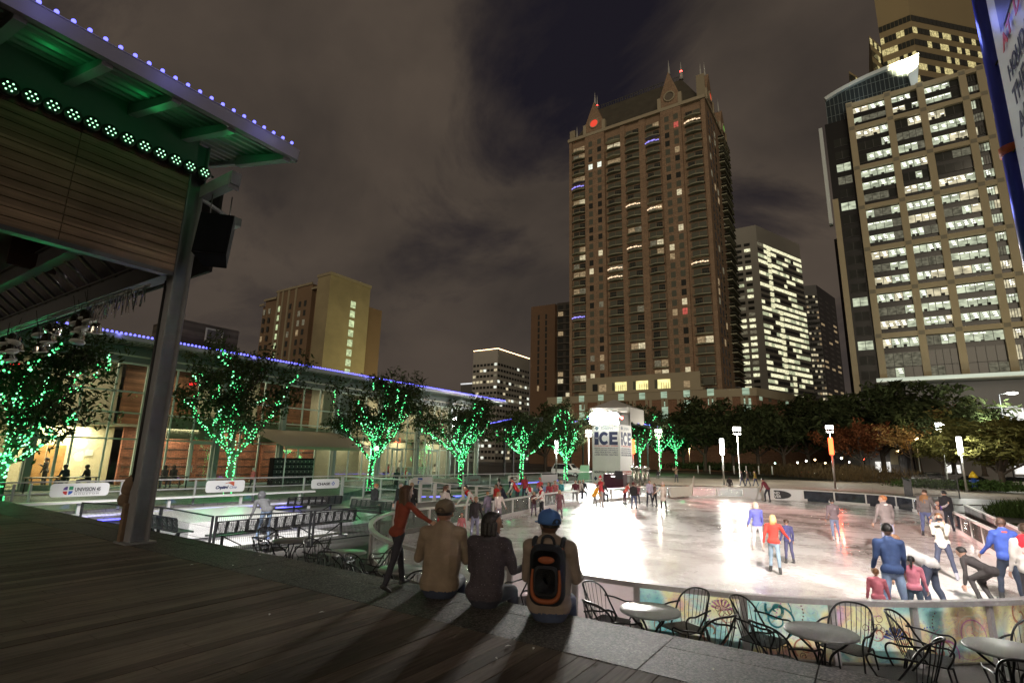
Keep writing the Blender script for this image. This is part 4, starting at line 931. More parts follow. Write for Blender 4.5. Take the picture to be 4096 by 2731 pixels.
for c, who, lst in ((TA, 'pale table beside the backpacked man', ((165, 'hooped chair to the far side of the {} towards him', .70, 10), (62, 'upright chair behind the {}, against the printed panel', .62, 0), (-12, 'turned chair on the open side of the {}', .78, -15), (-128, 'low seen chair in front of the {}', .60, 10))),
                   (TB, 'dark table before the printed panels', ((160, 'chair beside the printed panels next to the {}', .74, 6), (70, 'chair behind the {} backing on the printed panels', .66, 0), (-8, 'chair with sweeping arms on the open side of the {}', .80, -10), (-125, 'chair tucked in at the near edge of the {}', .62, 0))),
                   (TC, 'table cut by the picture edge', ((168, 'large looking chair beside the {}', .74, 5), (60, 'chair partly out of the picture behind the {}', .62, 0), (-88, 'chair at the near edge of the {}', .74, 0))),
                   (T1, 'table below the bending man', ((180, 'chair turned away at the post end of the {}', .72, 0), (10, 'chair on the rink end of the {}', .70, 0), (-80, 'chair pushed in before the {}', .62, 0))),
                   (T2, 'green tinted table', ((190, 'chair on the post side of the {}', .68, 0), (30, 'chair against the curved rink wall by the {}', .66, 0), (-60, 'chair before the {} facing the rink', .64, 0))),
                   (T3, 'blue tinted table', ((200, 'chair on the far side of the {}', .72, 0), (-25, 'chair beside the seated man at the {}', .72, 0), (-110, 'chair at the ledge side of the {}', .6, 0)))):
    for a, lb, rd, tw in lst: chair(c, a, lb.format(who), rd, tw)
cc = P(2085, 2400, .45); chair((cc.x, cc.y), 60, 'wire chair seen between the dark haired woman and the backpacked man', .12); chair((cc.x-.25, cc.y-.95), -120, 'wire chair half hidden below the dark haired woman knees', .12)
# ================================================================== RINK BARRIER
cum = [0.]
for i in range(len(loop)): cum.append(cum[-1]+(loop[(i+1) % len(loop)]-loop[i]).length)
TOT = cum[-1]
def at_s(s):
    s %= TOT; lo = 0
    import bisect
    i = max(0, bisect.bisect_right(cum, s)-1); i = min(i, len(loop)-1); t = (s-cum[i])/max(1e-9, cum[i+1]-cum[i]); return loop[i].lerp(loop[(i+1) % len(loop)], t)
def pxof(p):
    v = Vector(p)-C0; w_ = v.dot(_fw); return 2048+F_PX*v.dot(CR)/w_, 1365.5-F_PX*v.dot(CU)/w_
fs = {}
for k in range(4000):
    s = TOT*k/4000; p = at_s(s)
    if p.y < 14 and p.x > -12: fs[k] = (pxof((p.x, p.y, .45))[0], s)
posts = []
for X_ in (1560, 1760, 2040, 2300, 2550, 2981, 3335, 3664, 3965):
    posts.append(min(fs.values(), key=lambda q: abs(q[0]-X_))[1])
s = posts[-1]+1.6
while s < TOT+posts[0]-1.0: posts.append(s); s += 2.05
posts = sorted(set(q % TOT for q in posts))
bar_ = empty('rink_barrier', (*at_s(posts[0]).xy, 0), label='low curved rink wall of framed panels with a metal handrail round the ice', cat='rink barrier')
barm = mat('grey_barrier_metal', (.46, .43, .43), .42, metal=.25, noise=.08)
gate = min(range(len(posts)), key=lambda i: (at_s(posts[i])-Vector((-14.5, 32, 0))).length)
frost = bpy.data.materials.new('frosted_panel'); frost.use_nodes = True
def translucent(m, color_node=None, c=(.6, .5, .5), k=.78):
    t = m.node_tree; L = t.links.new
    for n in list(t.nodes):
        if n.bl_idname in ('ShaderNodeBsdfPrincipled', 'ShaderNodeOutputMaterial'): t.nodes.remove(n)
    d = N(t, 'ShaderNodeBsdfDiffuse'); tl = N(t, 'ShaderNodeBsdfTranslucent'); g = N(t, 'ShaderNodeBsdfGlossy', i_Roughness=.15)
    if color_node: L(color_node, d.inputs[0]); L(color_node, tl.inputs[0])
    else: d.inputs[0].default_value = (*c, 1); tl.inputs[0].default_value = (*c, 1)
    mx = N(t, 'ShaderNodeMixShader', i_0=k); L(d.outputs[0], mx.inputs[1]); L(tl.outputs[0], mx.inputs[2])
    m2 = N(t, 'ShaderNodeMixShader', i_0=.04); L(mx.outputs[0], m2.inputs[1]); L(g.outputs[0], m2.inputs[2]); o = N(t, 'ShaderNodeOutputMaterial'); L(m2.outputs[0], o.inputs[0])
translucent(frost, c=(.62, .52, .53))
art = bpy.data.materials.new('printed_panel_art'); art.use_nodes = True
def art_nodes():
    t = art.node_tree; L = t.links.new; tc = N(t, 'ShaderNodeTexCoord')
    n = N(t, 'ShaderNodeTexNoise', i_Scale=1.05, i_Detail=2.5, i_Distortion=1.1); L(tc.outputs['Object'], n.inputs['Vector'])
    r = ramp(t, [(.30, (.20, .52, .56)), (.42, (.46, .74, .70)), (.50, (.80, .84, .72)), (.57, (.86, .82, .46)), (.66, (.80, .58, .44)), (.75, (.68, .45, .66))]); L(n.outputs[0], r.inputs[0])
    n2 = N(t, 'ShaderNodeTexNoise', i_Scale=5.0, i_Detail=5.0, i_Distortion=2.5); L(tc.outputs['Object'], n2.inputs['Vector']); r2 = ramp(t, [(.42, (.95, .95, .95)), (.52, (1, 1, 1)), (.56, (.74, .62, .82)), (.60, (1, 1, 1)), (.66, (1, .85, .8))]); L(n2.outputs[0], r2.inputs[0])
    mx = N(t, 'ShaderNodeMix', data_type='RGBA', blend_type='MULTIPLY', i_0=1.0); L(r.outputs[0], mx.inputs[6]); L(r2.outputs[0], mx.inputs[7])
    translucent(art, mx.outputs[2])
art_nodes()
def tmat(name, c):
    m = bpy.data.materials.new(name); m.use_nodes = True; translucent(m, c=c); return m
ART = [art]+[tmat('print_'+n_, c) for n_, c in (('teal', (.06, .28, .33)), ('rust', (.58, .27, .2)), ('pink', (.62, .26, .52)), ('violet', (.30, .18, .5)), ('cream', (.78, .78, .66)), ('blue', (.10, .16, .55)), ('brown', (.16, .09, .09)), ('lime', (.5, .6, .22)))]
darkart = mat('dark_printed_back', (.03, .035, .05), .12, noise=.8, nscale=1.2, spec=.6)
def deco(mb, R, a, d, L, z0, z1, n):
    """printed swirls, rings, dots and stars laid on the panel face"""
    layer = [0]
    def pt(u, v): return (a.x+d.x*u+n.x*layer[0], a.y+d.y*u+n.y*layer[0], v)
    def clipok(u, v): return .02 < u < L-.02 and z0+.01 < v < z1-.01
    def strip_(pts, w_, m):
        mb.cur = m; layer[0] += .0006; q = []
        for i in range(len(pts)-1):
            (u0, v0), (u1, v1) = pts[i], pts[i+1]; t = math.hypot(u1-u0, v1-v0) or 1; nx, ny = -(v1-v0)/t*w_(i)/2, (u1-u0)/t*w_(i)/2
            f = [(u0+nx, v0+ny), (u1+nx, v1+ny), (u1-nx, v1-ny), (u0-nx, v0-ny)]
            if all(clipok(*c) for c in f): mb.quad(*[pt(*c) for c in f])
    for i in range(R.randint(4, 5)):
        u, v, s0 = R.uniform(.1, L-.1), R.uniform(z0+.1, z1-.1), R.uniform(.10, .36); tw = R.choice((-1, 1)); ph = R.uniform(0, 6.28); turns = R.uniform(1.1, 2.3)
        pts = []
        for k in range(64): f = k/63; a_ = ph+tw*f*turns*6.283; r_ = s0*(.1+.9*f**1.2); pts.append((u+r_*math.cos(a_), v+r_*math.sin(a_)))
        ww = R.uniform(.012, .045); strip_(pts, lambda i: ww*(.3+.7*math.sin(math.pi*min(1, (i+2)/60))), R.choice((1, 2, 2, 3, 5, 5, 4)))
    for i in range(R.randint(3, 5)):
        u, v = R.uniform(.15, L-.15), R.uniform(z0+.1, z1-.08); m = R.choice((3, 6, 4, 5, 7)); layer[0] += .0006; kind = R.random(); mb.cur = m
        if kind < .45: # row of dots on an arc
            r_ = R.uniform(.12, .35); p0 = R.uniform(0, 6)
            for k in range(R.randint(9, 16)):
                c = (u+r_*math.cos(p0+k*.16*.2/r_*1.4), v+r_*math.sin(p0+k*.16*.2/r_*1.4)); dr = .011
                if clipok(c[0]-dr, c[1]-dr) and clipok(c[0]+dr, c[1]+dr): mb.poly([pt(c[0]+dr*math.cos(j*.785), c[1]+dr*math.sin(j*.785)) for j in range(8)])
        elif kind < .8: # cluster of rings
            for k in range(5):
                c = (u+R.uniform(-.16, .16), v+R.uniform(-.12, .12)); rr0 = R.uniform(.02, .05); strip_([(c[0]+rr0*math.cos(j*.4189), c[1]+rr0*math.sin(j*.4189)) for j in range(16)], lambda i: .008, 7)
        else: # fan of petals
            r_ = R.uniform(.08, .16)
            for k in range(7):
                a_ = .3+k*.42; f = [(u, v), (u+r_*math.cos(a_-.12), v+r_*math.sin(a_-.12)), (u+r_*1.15*math.cos(a_), v+r_*1.15*math.sin(a_)), (u+r_*math.cos(a_+.12), v+r_*math.sin(a_+.12))]
                if all(clipok(*c) for c in f): mb.quad(*[pt(*c) for c in f])
    for i in range(2): # six pointed stars
        u, v, r_ = R.uniform(.1, L-.1), R.uniform(z0+.2, z1-.08), .04; layer[0] += .0006; mb.cur = 5; f = [(u+r_*(1 if j % 2 == 0 else .3)*math.cos(j*.5236), v+r_*(1 if j % 2 == 0 else .3)*math.sin(j*.5236)) for j in range(12)]
        if all(clipok(*c) for c in f): mb.poly([pt(*c) for c in f])
RT = RAILZ; clearp = glass_mat('clear_acrylic', (.97, .97, .97), .0)
hazeg = bpy.data.materials.new('scuffed_polycarbonate'); hazeg.use_nodes = True; translucent(hazeg, c=(.42, .42, .40), k=.5)
_t = hazeg.node_tree; _o = [n for n in _t.nodes if n.bl_idname == 'ShaderNodeOutputMaterial'][0]; _s = _o.inputs[0].links[0].from_socket; _x = N(_t, 'ShaderNodeMixShader', i_0=.42); _b = N(_t, 'ShaderNodeBsdfTransparent'); _t.links.new(_b.outputs[0], _x.inputs[1]); _t.links.new(_s, _x.inputs[2]); _t.links.new(_x.outputs[0], _o.inputs[0])
for i, s0 in enumerate(posts):
    s1 = posts[(i+1) % len(posts)]; s1 = s1 if s1 > s0 else s1+TOT
    p, q = at_s(s0), at_s(s1); front = p.y < 14 and -12 < p.x
    MB().box((p.x, p.y, RT/2), (.085, .085, RT-.02), rz=math.atan2(q.y-p.y, q.x-p.x)).build('post', barm if front else whitep, bar_)
    if i == gate: continue
    # handrail along the arc
    n = max(2, int((s1-s0)/.25)); pts = [at_s(s0+(s1-s0)*k/n) for k in range(n+1)]
    mb = MB()
    for a, b in zip(pts, pts[1:]):
        d = (b-a).normalized(); nn = Vector((-d.y, d.x, 0)); h0, h1 = RT-.035, RT+.035
        q8 = [a+nn*.06, b+nn*.06, b-nn*.06, a-nn*.06]
        mb.add([(*v.xy, h0) for v in q8]+[(*v.xy, h1) for v in q8], [(3, 2, 1, 0), (4, 5, 6, 7), (0, 1, 5, 4), (2, 3, 7, 6)])
    mb.build('handrail', barm if front else whitep, bar_)
    mb = MB()
    for a, b in zip(pts, pts[1:]):
        d = (b-a).normalized(); nn = Vector((-d.y, d.x, 0)); mb.add([(*(a+nn*.05).xy, .02), (*(b+nn*.05).xy, .02), (*(b+nn*.05).xy, .2), (*(a+nn*.05).xy, .2), (*(a+nn*.02).xy, .2), (*(b+nn*.02).xy, .2)], [(0, 1, 2, 3), (3, 2, 5, 4)])
    mb.build('kickboard', whitep, bar_)
    d = (q-p).normalized(); L = (q-p).length; nn = Vector((d.y, -d.x, 0)); a, b = p+d*.05, q-d*.05; L -= .1; z0, z1 = .05, RT-.04
    pxm = pxof(((p.x+q.x)/2, (p.y+q.y)/2, .45))[0]; far = (p.y+q.y)/2 > 36
    lab = None
    if front and pxm > 2550: m = ART; 
    elif front and pxm > 2030: m = [frost]
    elif far and 2985 < pxm < 3190: m = [wb]
    elif far and pxm > 3190 or (q.y > 30 and p.x > 0): m = [darkart]
    else: m = [hazeg]
    mb = MB(); t_ = .008
    va = [(*(a+nn*t_).xy, z0), (*(b+nn*t_).xy, z0), (*(b+nn*t_).xy, z1), (*(a+nn*t_).xy, z1), (*(a-nn*t_).xy, z0), (*(b-nn*t_).xy, z0), (*(b-nn*t_).xy, z1), (*(a-nn*t_).xy, z1)]
    if m is ART or m[0] is frost: m = m+[clearp]; mb.cur = len(m)-1
    mb.add(va, [(0, 1, 2, 3), (7, 6, 5, 4), (0, 4, 5, 1), (1, 5, 6, 2), (2, 6, 7, 3), (3, 7, 4, 0)])
    mb.m[0] = 0; isart = m[0] is art
    if isart: deco(mb, random.Random(100+i), a+nn*(t_+.001), d, L, z0, z1, nn)
    mb.build('printed_panel' if isart else 'panel', m, bar_)
# oval sponsor mark on the white far panel
a = P(3047, 1975, .45); sel = min((at_s(TOT*k/2000) for k in range(2000)), key=lambda p: (abs(pxof((p.x, p.y, .45))[0]-3108)+(1e6 if p.y < 30 else 0)))
o = empty('sponsor_oval', (sel.x, sel.y-.1, .1), label='black oval with white lettering on the white far rink panel', cat='sign')
pts = [(sel.x+.95*math.cos(i*.2618), sel.y-.10, .42+.30*math.sin(i*.2618)) for i in range(24)]
MB().poly(pts).build('oval_plate', black, o)
text('LAND', .26, wb, (sel.x-.5, sel.y-.115, .44), (1, 0, 0), o, bold=.008); text('ROVER', .26, wb, (sel.x-.55, sel.y-.115, .2), (1, 0, 0), o, bold=.008)
# ================================================================== LIGHTING TOWERS WITH PRINTED BANNERS
vinyl = mat('banner_vinyl', (.62, .63, .62), .5, noise=.04, nscale=2, bump=.15, bscale=3); icenavy = mat('ice_navy', (.022, .03, .085), .5)
tentm = mat('white_tent_fabric', (.42, .40, .36), .6, bump=.3, bscale=4, noise=.06)
def banner(par, o, xd, W, ztop, s, small=None, face='front'):
    """o : upper left corner (x,y); xd : reading direction; s : metres per layout unit (width 435 units)"""
    x = Vector(xd).normalized(); n = x.cross(Vector((0, 0, 1))); O = Vector((o[0], o[1], 0))
    U = lambda u: u/435*W
    def pt(u, v, off=.0): p = O+x*U(u)+n*off; return (p.x, p.y, ztop-v*s)
    H = 810*s
    MB().add([pt(0, 0), pt(435, 0), pt(435, 810), pt(0, 810), pt(0, 0, -.02), pt(435, 0, -.02), pt(435, 810, -.02), pt(0, 810, -.02)], [(0, 3, 2, 1), (4, 5, 6, 7), (0, 1, 5, 4), (1, 2, 6, 5), (2, 3, 7, 6), (3, 0, 4, 7)]).build('banner', vinyl, par)
    e = .012
    # heavy ICE letters
    mb = MB(); mb.poly([pt(35, 330, e), pt(105, 330, e), pt(105, 120, e), pt(35, 120, e)]); mb.build('letter_i', icenavy, par)
    mb = MB(); c = (190, 225); out = [(c[0]+80*math.cos(a), c[1]-107*math.sin(a)) for a in [rad(38+i*(284/22)) for i in range(23)]]; inn = [(c[0]+6+42*math.cos(a), c[1]-52*math.sin(a)) for a in [rad(38+i*(284/22)) for i in range(23)]]
    for i in range(22): mb.quad(pt(*out[i], e), pt(*out[i+1], e), pt(*inn[i+1], e), pt(*inn[i], e))
    mb.build('letter_c', icenavy, par)
    mb = MB()
    for u0, u1, v0, v1 in ((272, 322, 120, 330), (322, 405, 120, 172), (322, 395, 200, 248), (322, 405, 278, 330)): mb.poly([pt(u0, v1, e), pt(u1, v1, e), pt(u1, v0, e), pt(u0, v0, e)])
    mb.build('letter_e', icenavy, par)
    d = MB(); d.poly([pt(42, 62, e), pt(76, 102, e), pt(110, 62, e), pt(76, 22, e)]); d.build('emblem', mat('slate_ink', (.10, .16, .2), .5), par)
    def T(s_, h, m, u, v, fit, **k): return text(s_, h*s*1.35, m, pt(u, v, e+.004), xd, par, fit=U(fit), **k)
    T('THE', 22, vinyl, 48, 232, 44, bold=.004); T('JOSEPH', 44, mat('slate_ink', (.10, .16, .2)), 140, 84, 190)
    T('AT DISCOVERY GREEN', 17, redi, 35, 353, 370, bold=.006, spacing=1.2)
    T('HOLIDAY SKATING PRESENTED BY', 19, icenavy, 35, 392, 370, bold=.004); T('THE HOUSTON CHRONICLE', 22, icenavy, 35, 424, 370, bold=.004)
    T('AND HOUSTON AREA', 26, icenavy, 35, 460, 370, bold=.004); T('LAND ROVER CENTRES', 26, icenavy, 35, 498, 370, bold=.004)
    if face == 'front':
        T('HOUSTON', 34, black, 25, 775, 165, bold=.012); T('CHRONICLE', 34, black, 222, 775, 195, bold=.012)
        st_ = MB(); st_.poly([pt(206+13*(1 if j % 2 == 0 else .4)*math.sin(j*.6283), 760-15*(1 if j % 2 == 0 else .4)*math.cos(j*.6283), e) for j in range(10)]); st_.build('star', mat('gold_ink', (.5, .3, .06), .5), par)
    else:
        q = MB(); q.poly([pt(50, 790, e), pt(395, 790, e), pt(395, 735, e), pt(50, 735, e)]); q.build('badge', mat('badge_red', (.35, .07, .04), .5), par)
        T('39', 34, wb, 75, 780, 100, bold=.01); T('Houston', 30, wb, 200, 778, 170, bold=.008)
    return pt
floodm = glow('floodlight_lens', (1, .97, .90), 500); floodr = glow('red_flood_lens', (1, .06, .05), 40)
cable_can = mat('black_flood_can', (.012, .012, .012), .5)
def flood(par, loc, aim, r=.22, m=floodm):
    loc, aim = Vector(loc), Vector(aim); d = (aim-loc).normalized(); R = d.to_track_quat('Z', 'Y').to_matrix()
    f = MB().lathe([(r*.55, -.4), (r*.8, -.3), (r, -.02)], loc, 14, R=R).build('floodlight', cable_can, par)
    MB().lathe([(0, 0), (r*.93, 0)], loc, 14, R=R).build('lens', m, f)
tw = empty('lighting_tower', (-25.4, 60, 0), label='tall printed lighting tower with blazing floodlights at the far corner of the rink', cat='lighting tower')
X0, X1, YF, YB = -27.05, -23.62, 58.3, 62.0; ZB, ZT = .86, 6.66
tfr = mat('tower_truss', (.45, .45, .44), .4, metal=.6)
for x, y in ((X0+.1, YF+.1), (X1-.1, YF+.1), (X1-.1, YB-.1), (X0+.1, YB-.1)): MB().box((x, y, 4.35), (.16, .16, 8.7)).build('truss_leg', tfr, tw)
MB().box(((X0+X1)/2, (YF+YB)/2, 4.1), (X1-X0-.4, YB-YF-.4, 8.0)).build('tower_core', mat('tower_core_grey', (.25, .25, .24), .7), tw)
banner(tw, (X0, YF), (1, 0, 0), X1-X0, ZT, (ZT-ZB)/810); banner(tw, (X1, YF+.05), (0, 1, 0), YB-YF, ZT, (ZT-ZB)/810, face='side')
# lower banner in front of the tower
lp = MB().box((-25.6, YF-.35, .42), (3.6, .04, 1.0)).build('lower_banner', vinyl, tw)
text('JOSEPH', .34, icenavy, (-25.9, YF-.39, .38), (1, 0, 0), tw, fit=1.3); MB().poly([(-26.5+.22*a, YF-.38, .5+.27*b) for a, b in ((-1, 0), (0, -1), (1, 0), (0, 1))]).build('emblem', icenavy, tw)
# roof tent
x0, x1, y0, y1 = X0-.2, X1+1.4, YF-.2, YB+.6; ap = ((X0+X1)/2+.3, 60.2, 9.75); ez = 8.55
rf = MB(); c4 = [(x0, y0, ez), (x1, y0, ez), (x1, y1, ez), (x0, y1, ez)]
for i in range(4): rf.poly([c4[i], c4[(i+1) % 4], ap])
for i in range(4):
    a, b = Vector(c4[i]), Vector(c4[(i+1) % 4]); n = 8
    for k in range(n):
        p, q = a.lerp(b, k/n), a.lerp(b, (k+1)/n); dz = lambda j: -.55-.1*math.sin(j*2.1) if i != 1 else -1.75+.12*math.sin(j*1.7)
        rf.quad(p, q, q+Vector((0, 0, dz(k+1))), p+Vector((0, 0, dz(k))))
rf.build('tent_roof', tentm, tw)
MB().box(((X0+X1)/2, YF-.05, 7.0), (X1-X0+.3, .12, .12)).box(((X0+X1)/2, YF-.05, 7.6), (X1-X0+.3, .12, .12)).build('flood_bar', tfr, tw)
for j, z in enumerate((7.0, 7.6)):
    for k in range(6): flood(tw, (X0+.25+k*.56, YF-.35, z+.05*math.sin(k*2)), (-9+k*1.6, 8, 0), .40)
flood(tw, (X1+.4, YF-.2, 7.35), (-3, 22, 0), .17, floodr); flood(tw, (X1-.05, YF-.35, 6.75), (-8, 20, 0), .13)
for k, (x, ax, ay, e) in enumerate(((X0+.4, -9, 24, 22000), (X0+1.7, -5.0, 22, 13000), (X1-.3, -1.5, 27, 23000), (X1-.1, -5, 42, 9000))):
    lamp('flood_beam', 'SPOT', (x+25.4, YF-.9-60, 7.3), e, (1, .965, .90), .25, tw, angle=50, blend=.9).rotation_euler = (Vector((ax, ay, 0))-Vector((x, YF-.9, 7.3))).to_track_quat('-Z', 'Y').to_euler()
lamp('tower_fill', 'POINT', (-.9, -2.4, 7.9), 300, (1, .97, .9), .5, tw); lamp('tower_fill', 'POINT', (5.2, 2.0, 5.0), 420, (1, .93, .8), .5, tw)  # added fill points with no fixture, to brighten the tent and banners
lamp('flood_beam', 'SPOT', (X1+.5+25.4, YF-.6-60, 7.3), 60000, (1, .10, .08), .2, tw, angle=16, blend=.8).rotation_euler = (Vector((-4.5, 33, 0))-Vector((X1+.5, YF-.6, 7.3))).to_track_quat('-Z', 'Y').to_euler()
# the near tower : only the edge of its banner shows
XT = 1.35; tn = empty('lighting_tower', (XT+1.7, 4.2, DECK), label='near printed lighting tower, only its banner edge and blue truss leg in view', cat='lighting tower')
bz = PX(4028, 155, XT); sN = .0078; yl = 5.91
banner(tn, (XT, yl), (0, -1, 0), 3.4, bz.z+345*sN, sN)
trm = mat('blue_lit_truss_tube', (.04, .06, .42), .35)  # the blue light on the truss is put into this base colour
MB().tube([(XT+.02, 6.07, DECK), (XT+.02, 6.07, 9.4)], .085, 12).build('truss_leg', trm, tn)
mb = MB()
for i in range(14): z = 1.6+i*.55; mb.tube([(XT+.02, 6.07, z), (XT+.3, 6.07-.0, z+.27), (XT+.02, 6.07, z+.55)], .025, 6)
mb.build('truss_web', trm, tn)
MB().tube([(XT+.02, 6.07, 5.42), (XT+.02, 6.07, 5.5)], .1, 12).build('orange_strap', mat('orange_strap', (.6, .12, .03), .6), tn)
mb = MB()
for i in range(6): mb.tube([(XT, 5.91, 3.6+i*.9), (XT, 6.07, 3.62+i*.9)], .01, 4)
mb.build('banner_tie', cable_can, tn)
MB().box((3.1, 4.3, 4.9), (3.2, 3.0, 7.2)).build('tower_core', mat('tower_core_grey', (.25, .25, .24)), tn)
MB().prism([(1.2, 2.4), (5, 2.4), (5, 6.4), (1.2, 6.4)], 9.4, 9.5).build('tent_roof', tentm, tn)
for k in range(4): flood(tn, (1.7+k*.8, 6.5, 8.6), (-3, 20, 0), .24)
for ax, ay, e in ((-7, 24, 4600), (-1, 26, 4800), (-4.5, 36, 12000)):
    lamp('flood_beam', 'SPOT', (2.4-(XT+1.7), 6.9-4.2, 8.5-DECK), e, (1, .90, .84), .3, tn, angle=75, blend=.8).rotation_euler = (Vector((ax, ay, 0))-Vector((2.4, 6.9, 8.5))).to_track_quat('-Z', 'Y').to_euler()
lamp('work_light', 'SPOT', (-2.9, -2.0, 4.0), 160, (1, .8, .5), .1, stage, angle=40, blend=.9)
lamp('flood_beam', 'SPOT', (1.9-(XT+1.7), 6.2-4.2, 8.3-DECK), 2100, (1, .95, .9), .25, tn, angle=46, blend=.6).rotation_euler = (Vector((.1, 11.6, .6))-Vector((1.9, 6.2, 8.3))).to_track_quat('-Z', 'Y').to_euler()
lamp('blue_light', 'POINT', (XT-.15-(XT+1.7), 6.35-4.2, 5.0-DECK), 7, (.2, .25, 1), .1, tn)
lamp('blue_light', 'POINT', (XT-.15-(XT+1.7), 6.35-4.2, 7.0-DECK), 7, (.2, .25, 1), .1, tn)
# stage work light on the bracket, washing the white platforms
lamp('work_light', 'SPOT', (-.6, .95, 5.60), 13000, (1, .98, .95), .12, stage, angle=56, blend=.6).rotation_euler = (Vector((-18.6, 11.0, 0))-Vector((-9.9, 4.97, 6.86))).to_track_quat('-Z', 'Y').to_euler()
MB().box((-9.9, 4.97, 7.0), (.2, .24, .16)).bar((-9.9, 4.9, 7.05), (-9.5, 4.1, 7.05), .05).build('work_light_head', mat('pale_grey_fascia', (.3, .3, .32)), stage)
# ================================================================== LAMPS ALONG THE PATH
polem = mat('galvanised_pole', (.33, .33, .31), .4, metal=.5, noise=.1); boxlamp = glow('lamp_white', (1, .98, .9), 22); tubew = glow('tube_white', (1, 1, .92), 14); tuber = glow('tube_red', (1, .10, .03), 7); warm = glow('lantern_warm', (1, .72, .36), 18)
def lamp_at(px, by, pxt, t0, zb=.1, D=None):
    b = P(px, by, zb) if D is None else PDp(px, by, D); D_ = math.hypot(b.x, b.y); return b, PDp(pxt, t0, D_).z, D_
def facing(b): return math.atan2(-b.x, b.y)
def box_lamp(px, by, pxt, yt, yb_, label, D=None, en=2000):
    b, zt, D_ = lamp_at(px, by, pxt, yt, .1, D); zb_ = PDp(pxt, yb_, D_).z
    r = empty('box_lamp_post', b, facing(b), label, 'lamp post', 'tall box lamp posts along the path')
    MB(False).lathe([(.16, 0), (.16, .04), (.07, .06), (.055, zb_-b.z)], n=12).build('pole', polem, r)
    h = zt-zb_; w_ = h*.92
    hd = MB(False).box((0, 0, zb_-b.z+h*.12), (w_, w_*.7, h*.2)).bar((-w_*.46, 0, zb_-b.z+h*.2), (-w_*.46, 0, zb_-b.z+h*.62), .06).bar((w_*.46, 0, zb_-b.z+h*.2), (w_*.46, 0, zb_-b.z+h*.62), .06).box((0, 0, zt-b.z+.03), (w_*1.05, w_*.8, .06)).build('lamp_head', polem, r)
    MB(False).box((0, 0, zb_-b.z+h*.76), (w_, w_*.72, h*.44)).build('lamp_glass', boxlamp, hd)
    lamp('lamp_light', 'POINT', (0, -.6, zb_-b.z-.3), en, (1, .96, .85), .3, r)
def tube_lamp(px, by, pxt, yt, yb_, m, label, en=900, col=(1, 1, .9), D=None):
    b, zt, D_ = lamp_at(px, by, pxt, yt, .1, D); zb_ = PDp(pxt, yb_, D_).z
    r = empty('tube_lamp_post', b, facing(b), label, 'lamp post', 'glowing tube lamps along the path')
    MB(False).box((0, 0, .03), (.5, .5, .06)).lathe([(.10, .05), (.095, zb_-b.z)], n=12).build('pole', polem, r)
    MB(False).lathe([(.0, zb_-b.z), (.2, zb_-b.z), (.23, zb_-b.z+.1), (.23, zt-b.z-.1), (.2, zt-b.z), (0, zt-b.z)], n=16).build('light_tube', m, r)
    lamp('lamp_light', 'POINT', (0, -.7, (zt+zb_)/2-b.z), en, col, .35, r)
box_lamp(2961, 1927, 2950, 1708, 1739, 'box lamp post beside the seated man on the far path')
box_lamp(3340, 1929, 3322, 1702, 1730, 'box lamp post just behind the red tube lamp')
box_lamp(3795, 1943, 3757, 1692, 1722, 'box lamp post between the two right hand dark cars')
box_lamp(2640, 1900, 2631, 1717, 1744, 'box lamp post among the green trunked oaks')
box_lamp(2356, 1905, 2354, 1720, 1746, 'box lamp post at the edge of the printed tower', D=70)
tube_lamp(2897, 1940, 2887, 1754, 1818, tubew, 'white tube lamp nearest the far seated man')
tube_lamp(3342, 1955, 3315, 1750, 1818, tuber, 'red glowing tube lamp in front of the rust coloured tree', 260, (1, .1, .04))
tube_lamp(3868, 1970, 3841, 1747, 1820, tubew, 'white tube lamp standing in front of the dark parked car')
tube_lamp(2535, 1915, 2530, 1758, 1815, tuber, 'red tube lamp beside the printed tower', 200, (1, .1, .04), D=72)
tube_lamp(2225, 1890, 2222, 1762, 1812, tubew, 'small white tube lamp between two green lit oaks', 120, D=66)
def lantern(px, by, pxt, yt, yb_, label, D, en):
    b, zt, D_ = lamp_at(px, by, pxt, yt, .1, D); zb_ = PDp(pxt, yb_, D_).z
    r = empty('street_lantern', b, facing(b), label, 'street lamp', 'warm street lanterns')
    MB(False).lathe([(.14, 0), (.08, .3), (.06, zb_-b.z)], n=10).build('pole', polem, r); h = zt-zb_
    MB(False).lathe([(.1, zb_-b.z), (h*.42, zt-b.z-h*.35), (0, zt-b.z-h*.3)], n=12).build('lamp_glass', warm, r)
    MB(False).lathe([(h*.75, zt-b.z-h*.05), (h*.7, zt-b.z), (0, zt-b.z+.1)], n=14).tube([(-h*.6, 0, zt-b.z-h*.05), (-.1, 0, zb_-b.z)], .02, 5).tube([(h*.6, 0, zt-b.z-h*.05), (.1, 0, zb_-b.z)], .02, 5).build('lamp_cap', polem, r)
    lamp('lamp_light', 'POINT', (0, -.3, zb_-b.z-.2), en, (1, .7, .35), .3, r)
lantern(3684, 1900, 3655, 1738, 1762, 'warm street lantern inside the golden tree', 108, 260)
lantern(2760, 1868, 2758, 1778, 1796, 'small warm street lantern at the dark end of the lawn', 135, 400)
b = PDp(4020, 1700, 118); sl = empty('street_light', (b.x, b.y, .1), 0, 'tall street light with a bright flat head above the olive tree', 'street lamp'); zt = PDp(4000, 1577, 118).z
MB().tube([(b.x, b.y, .1), (b.x-.1, b.y, zt)], .09, 8).tube([(b.x-.1, b.y, zt), (b.x+1.0, b.y, zt+.15)], .05, 6).bar((b.x-1.8, b.y, PDp(4005, 1628, 118).z), (b.x+1.9, b.y, PDp(4005, 1628, 118).z), .1).build('pole', steel2, sl)
MB().ball((b.x+1.5, b.y-.2, zt+.1), (.75, .4, .2)).build('lamp_head', boxlamp, sl)
lamp('lamp_light', 'POINT', (0, 0, 0), 5000, (.95, 1, .9), .4).location = (b.x+1.2, b.y-1.5, zt-.6)
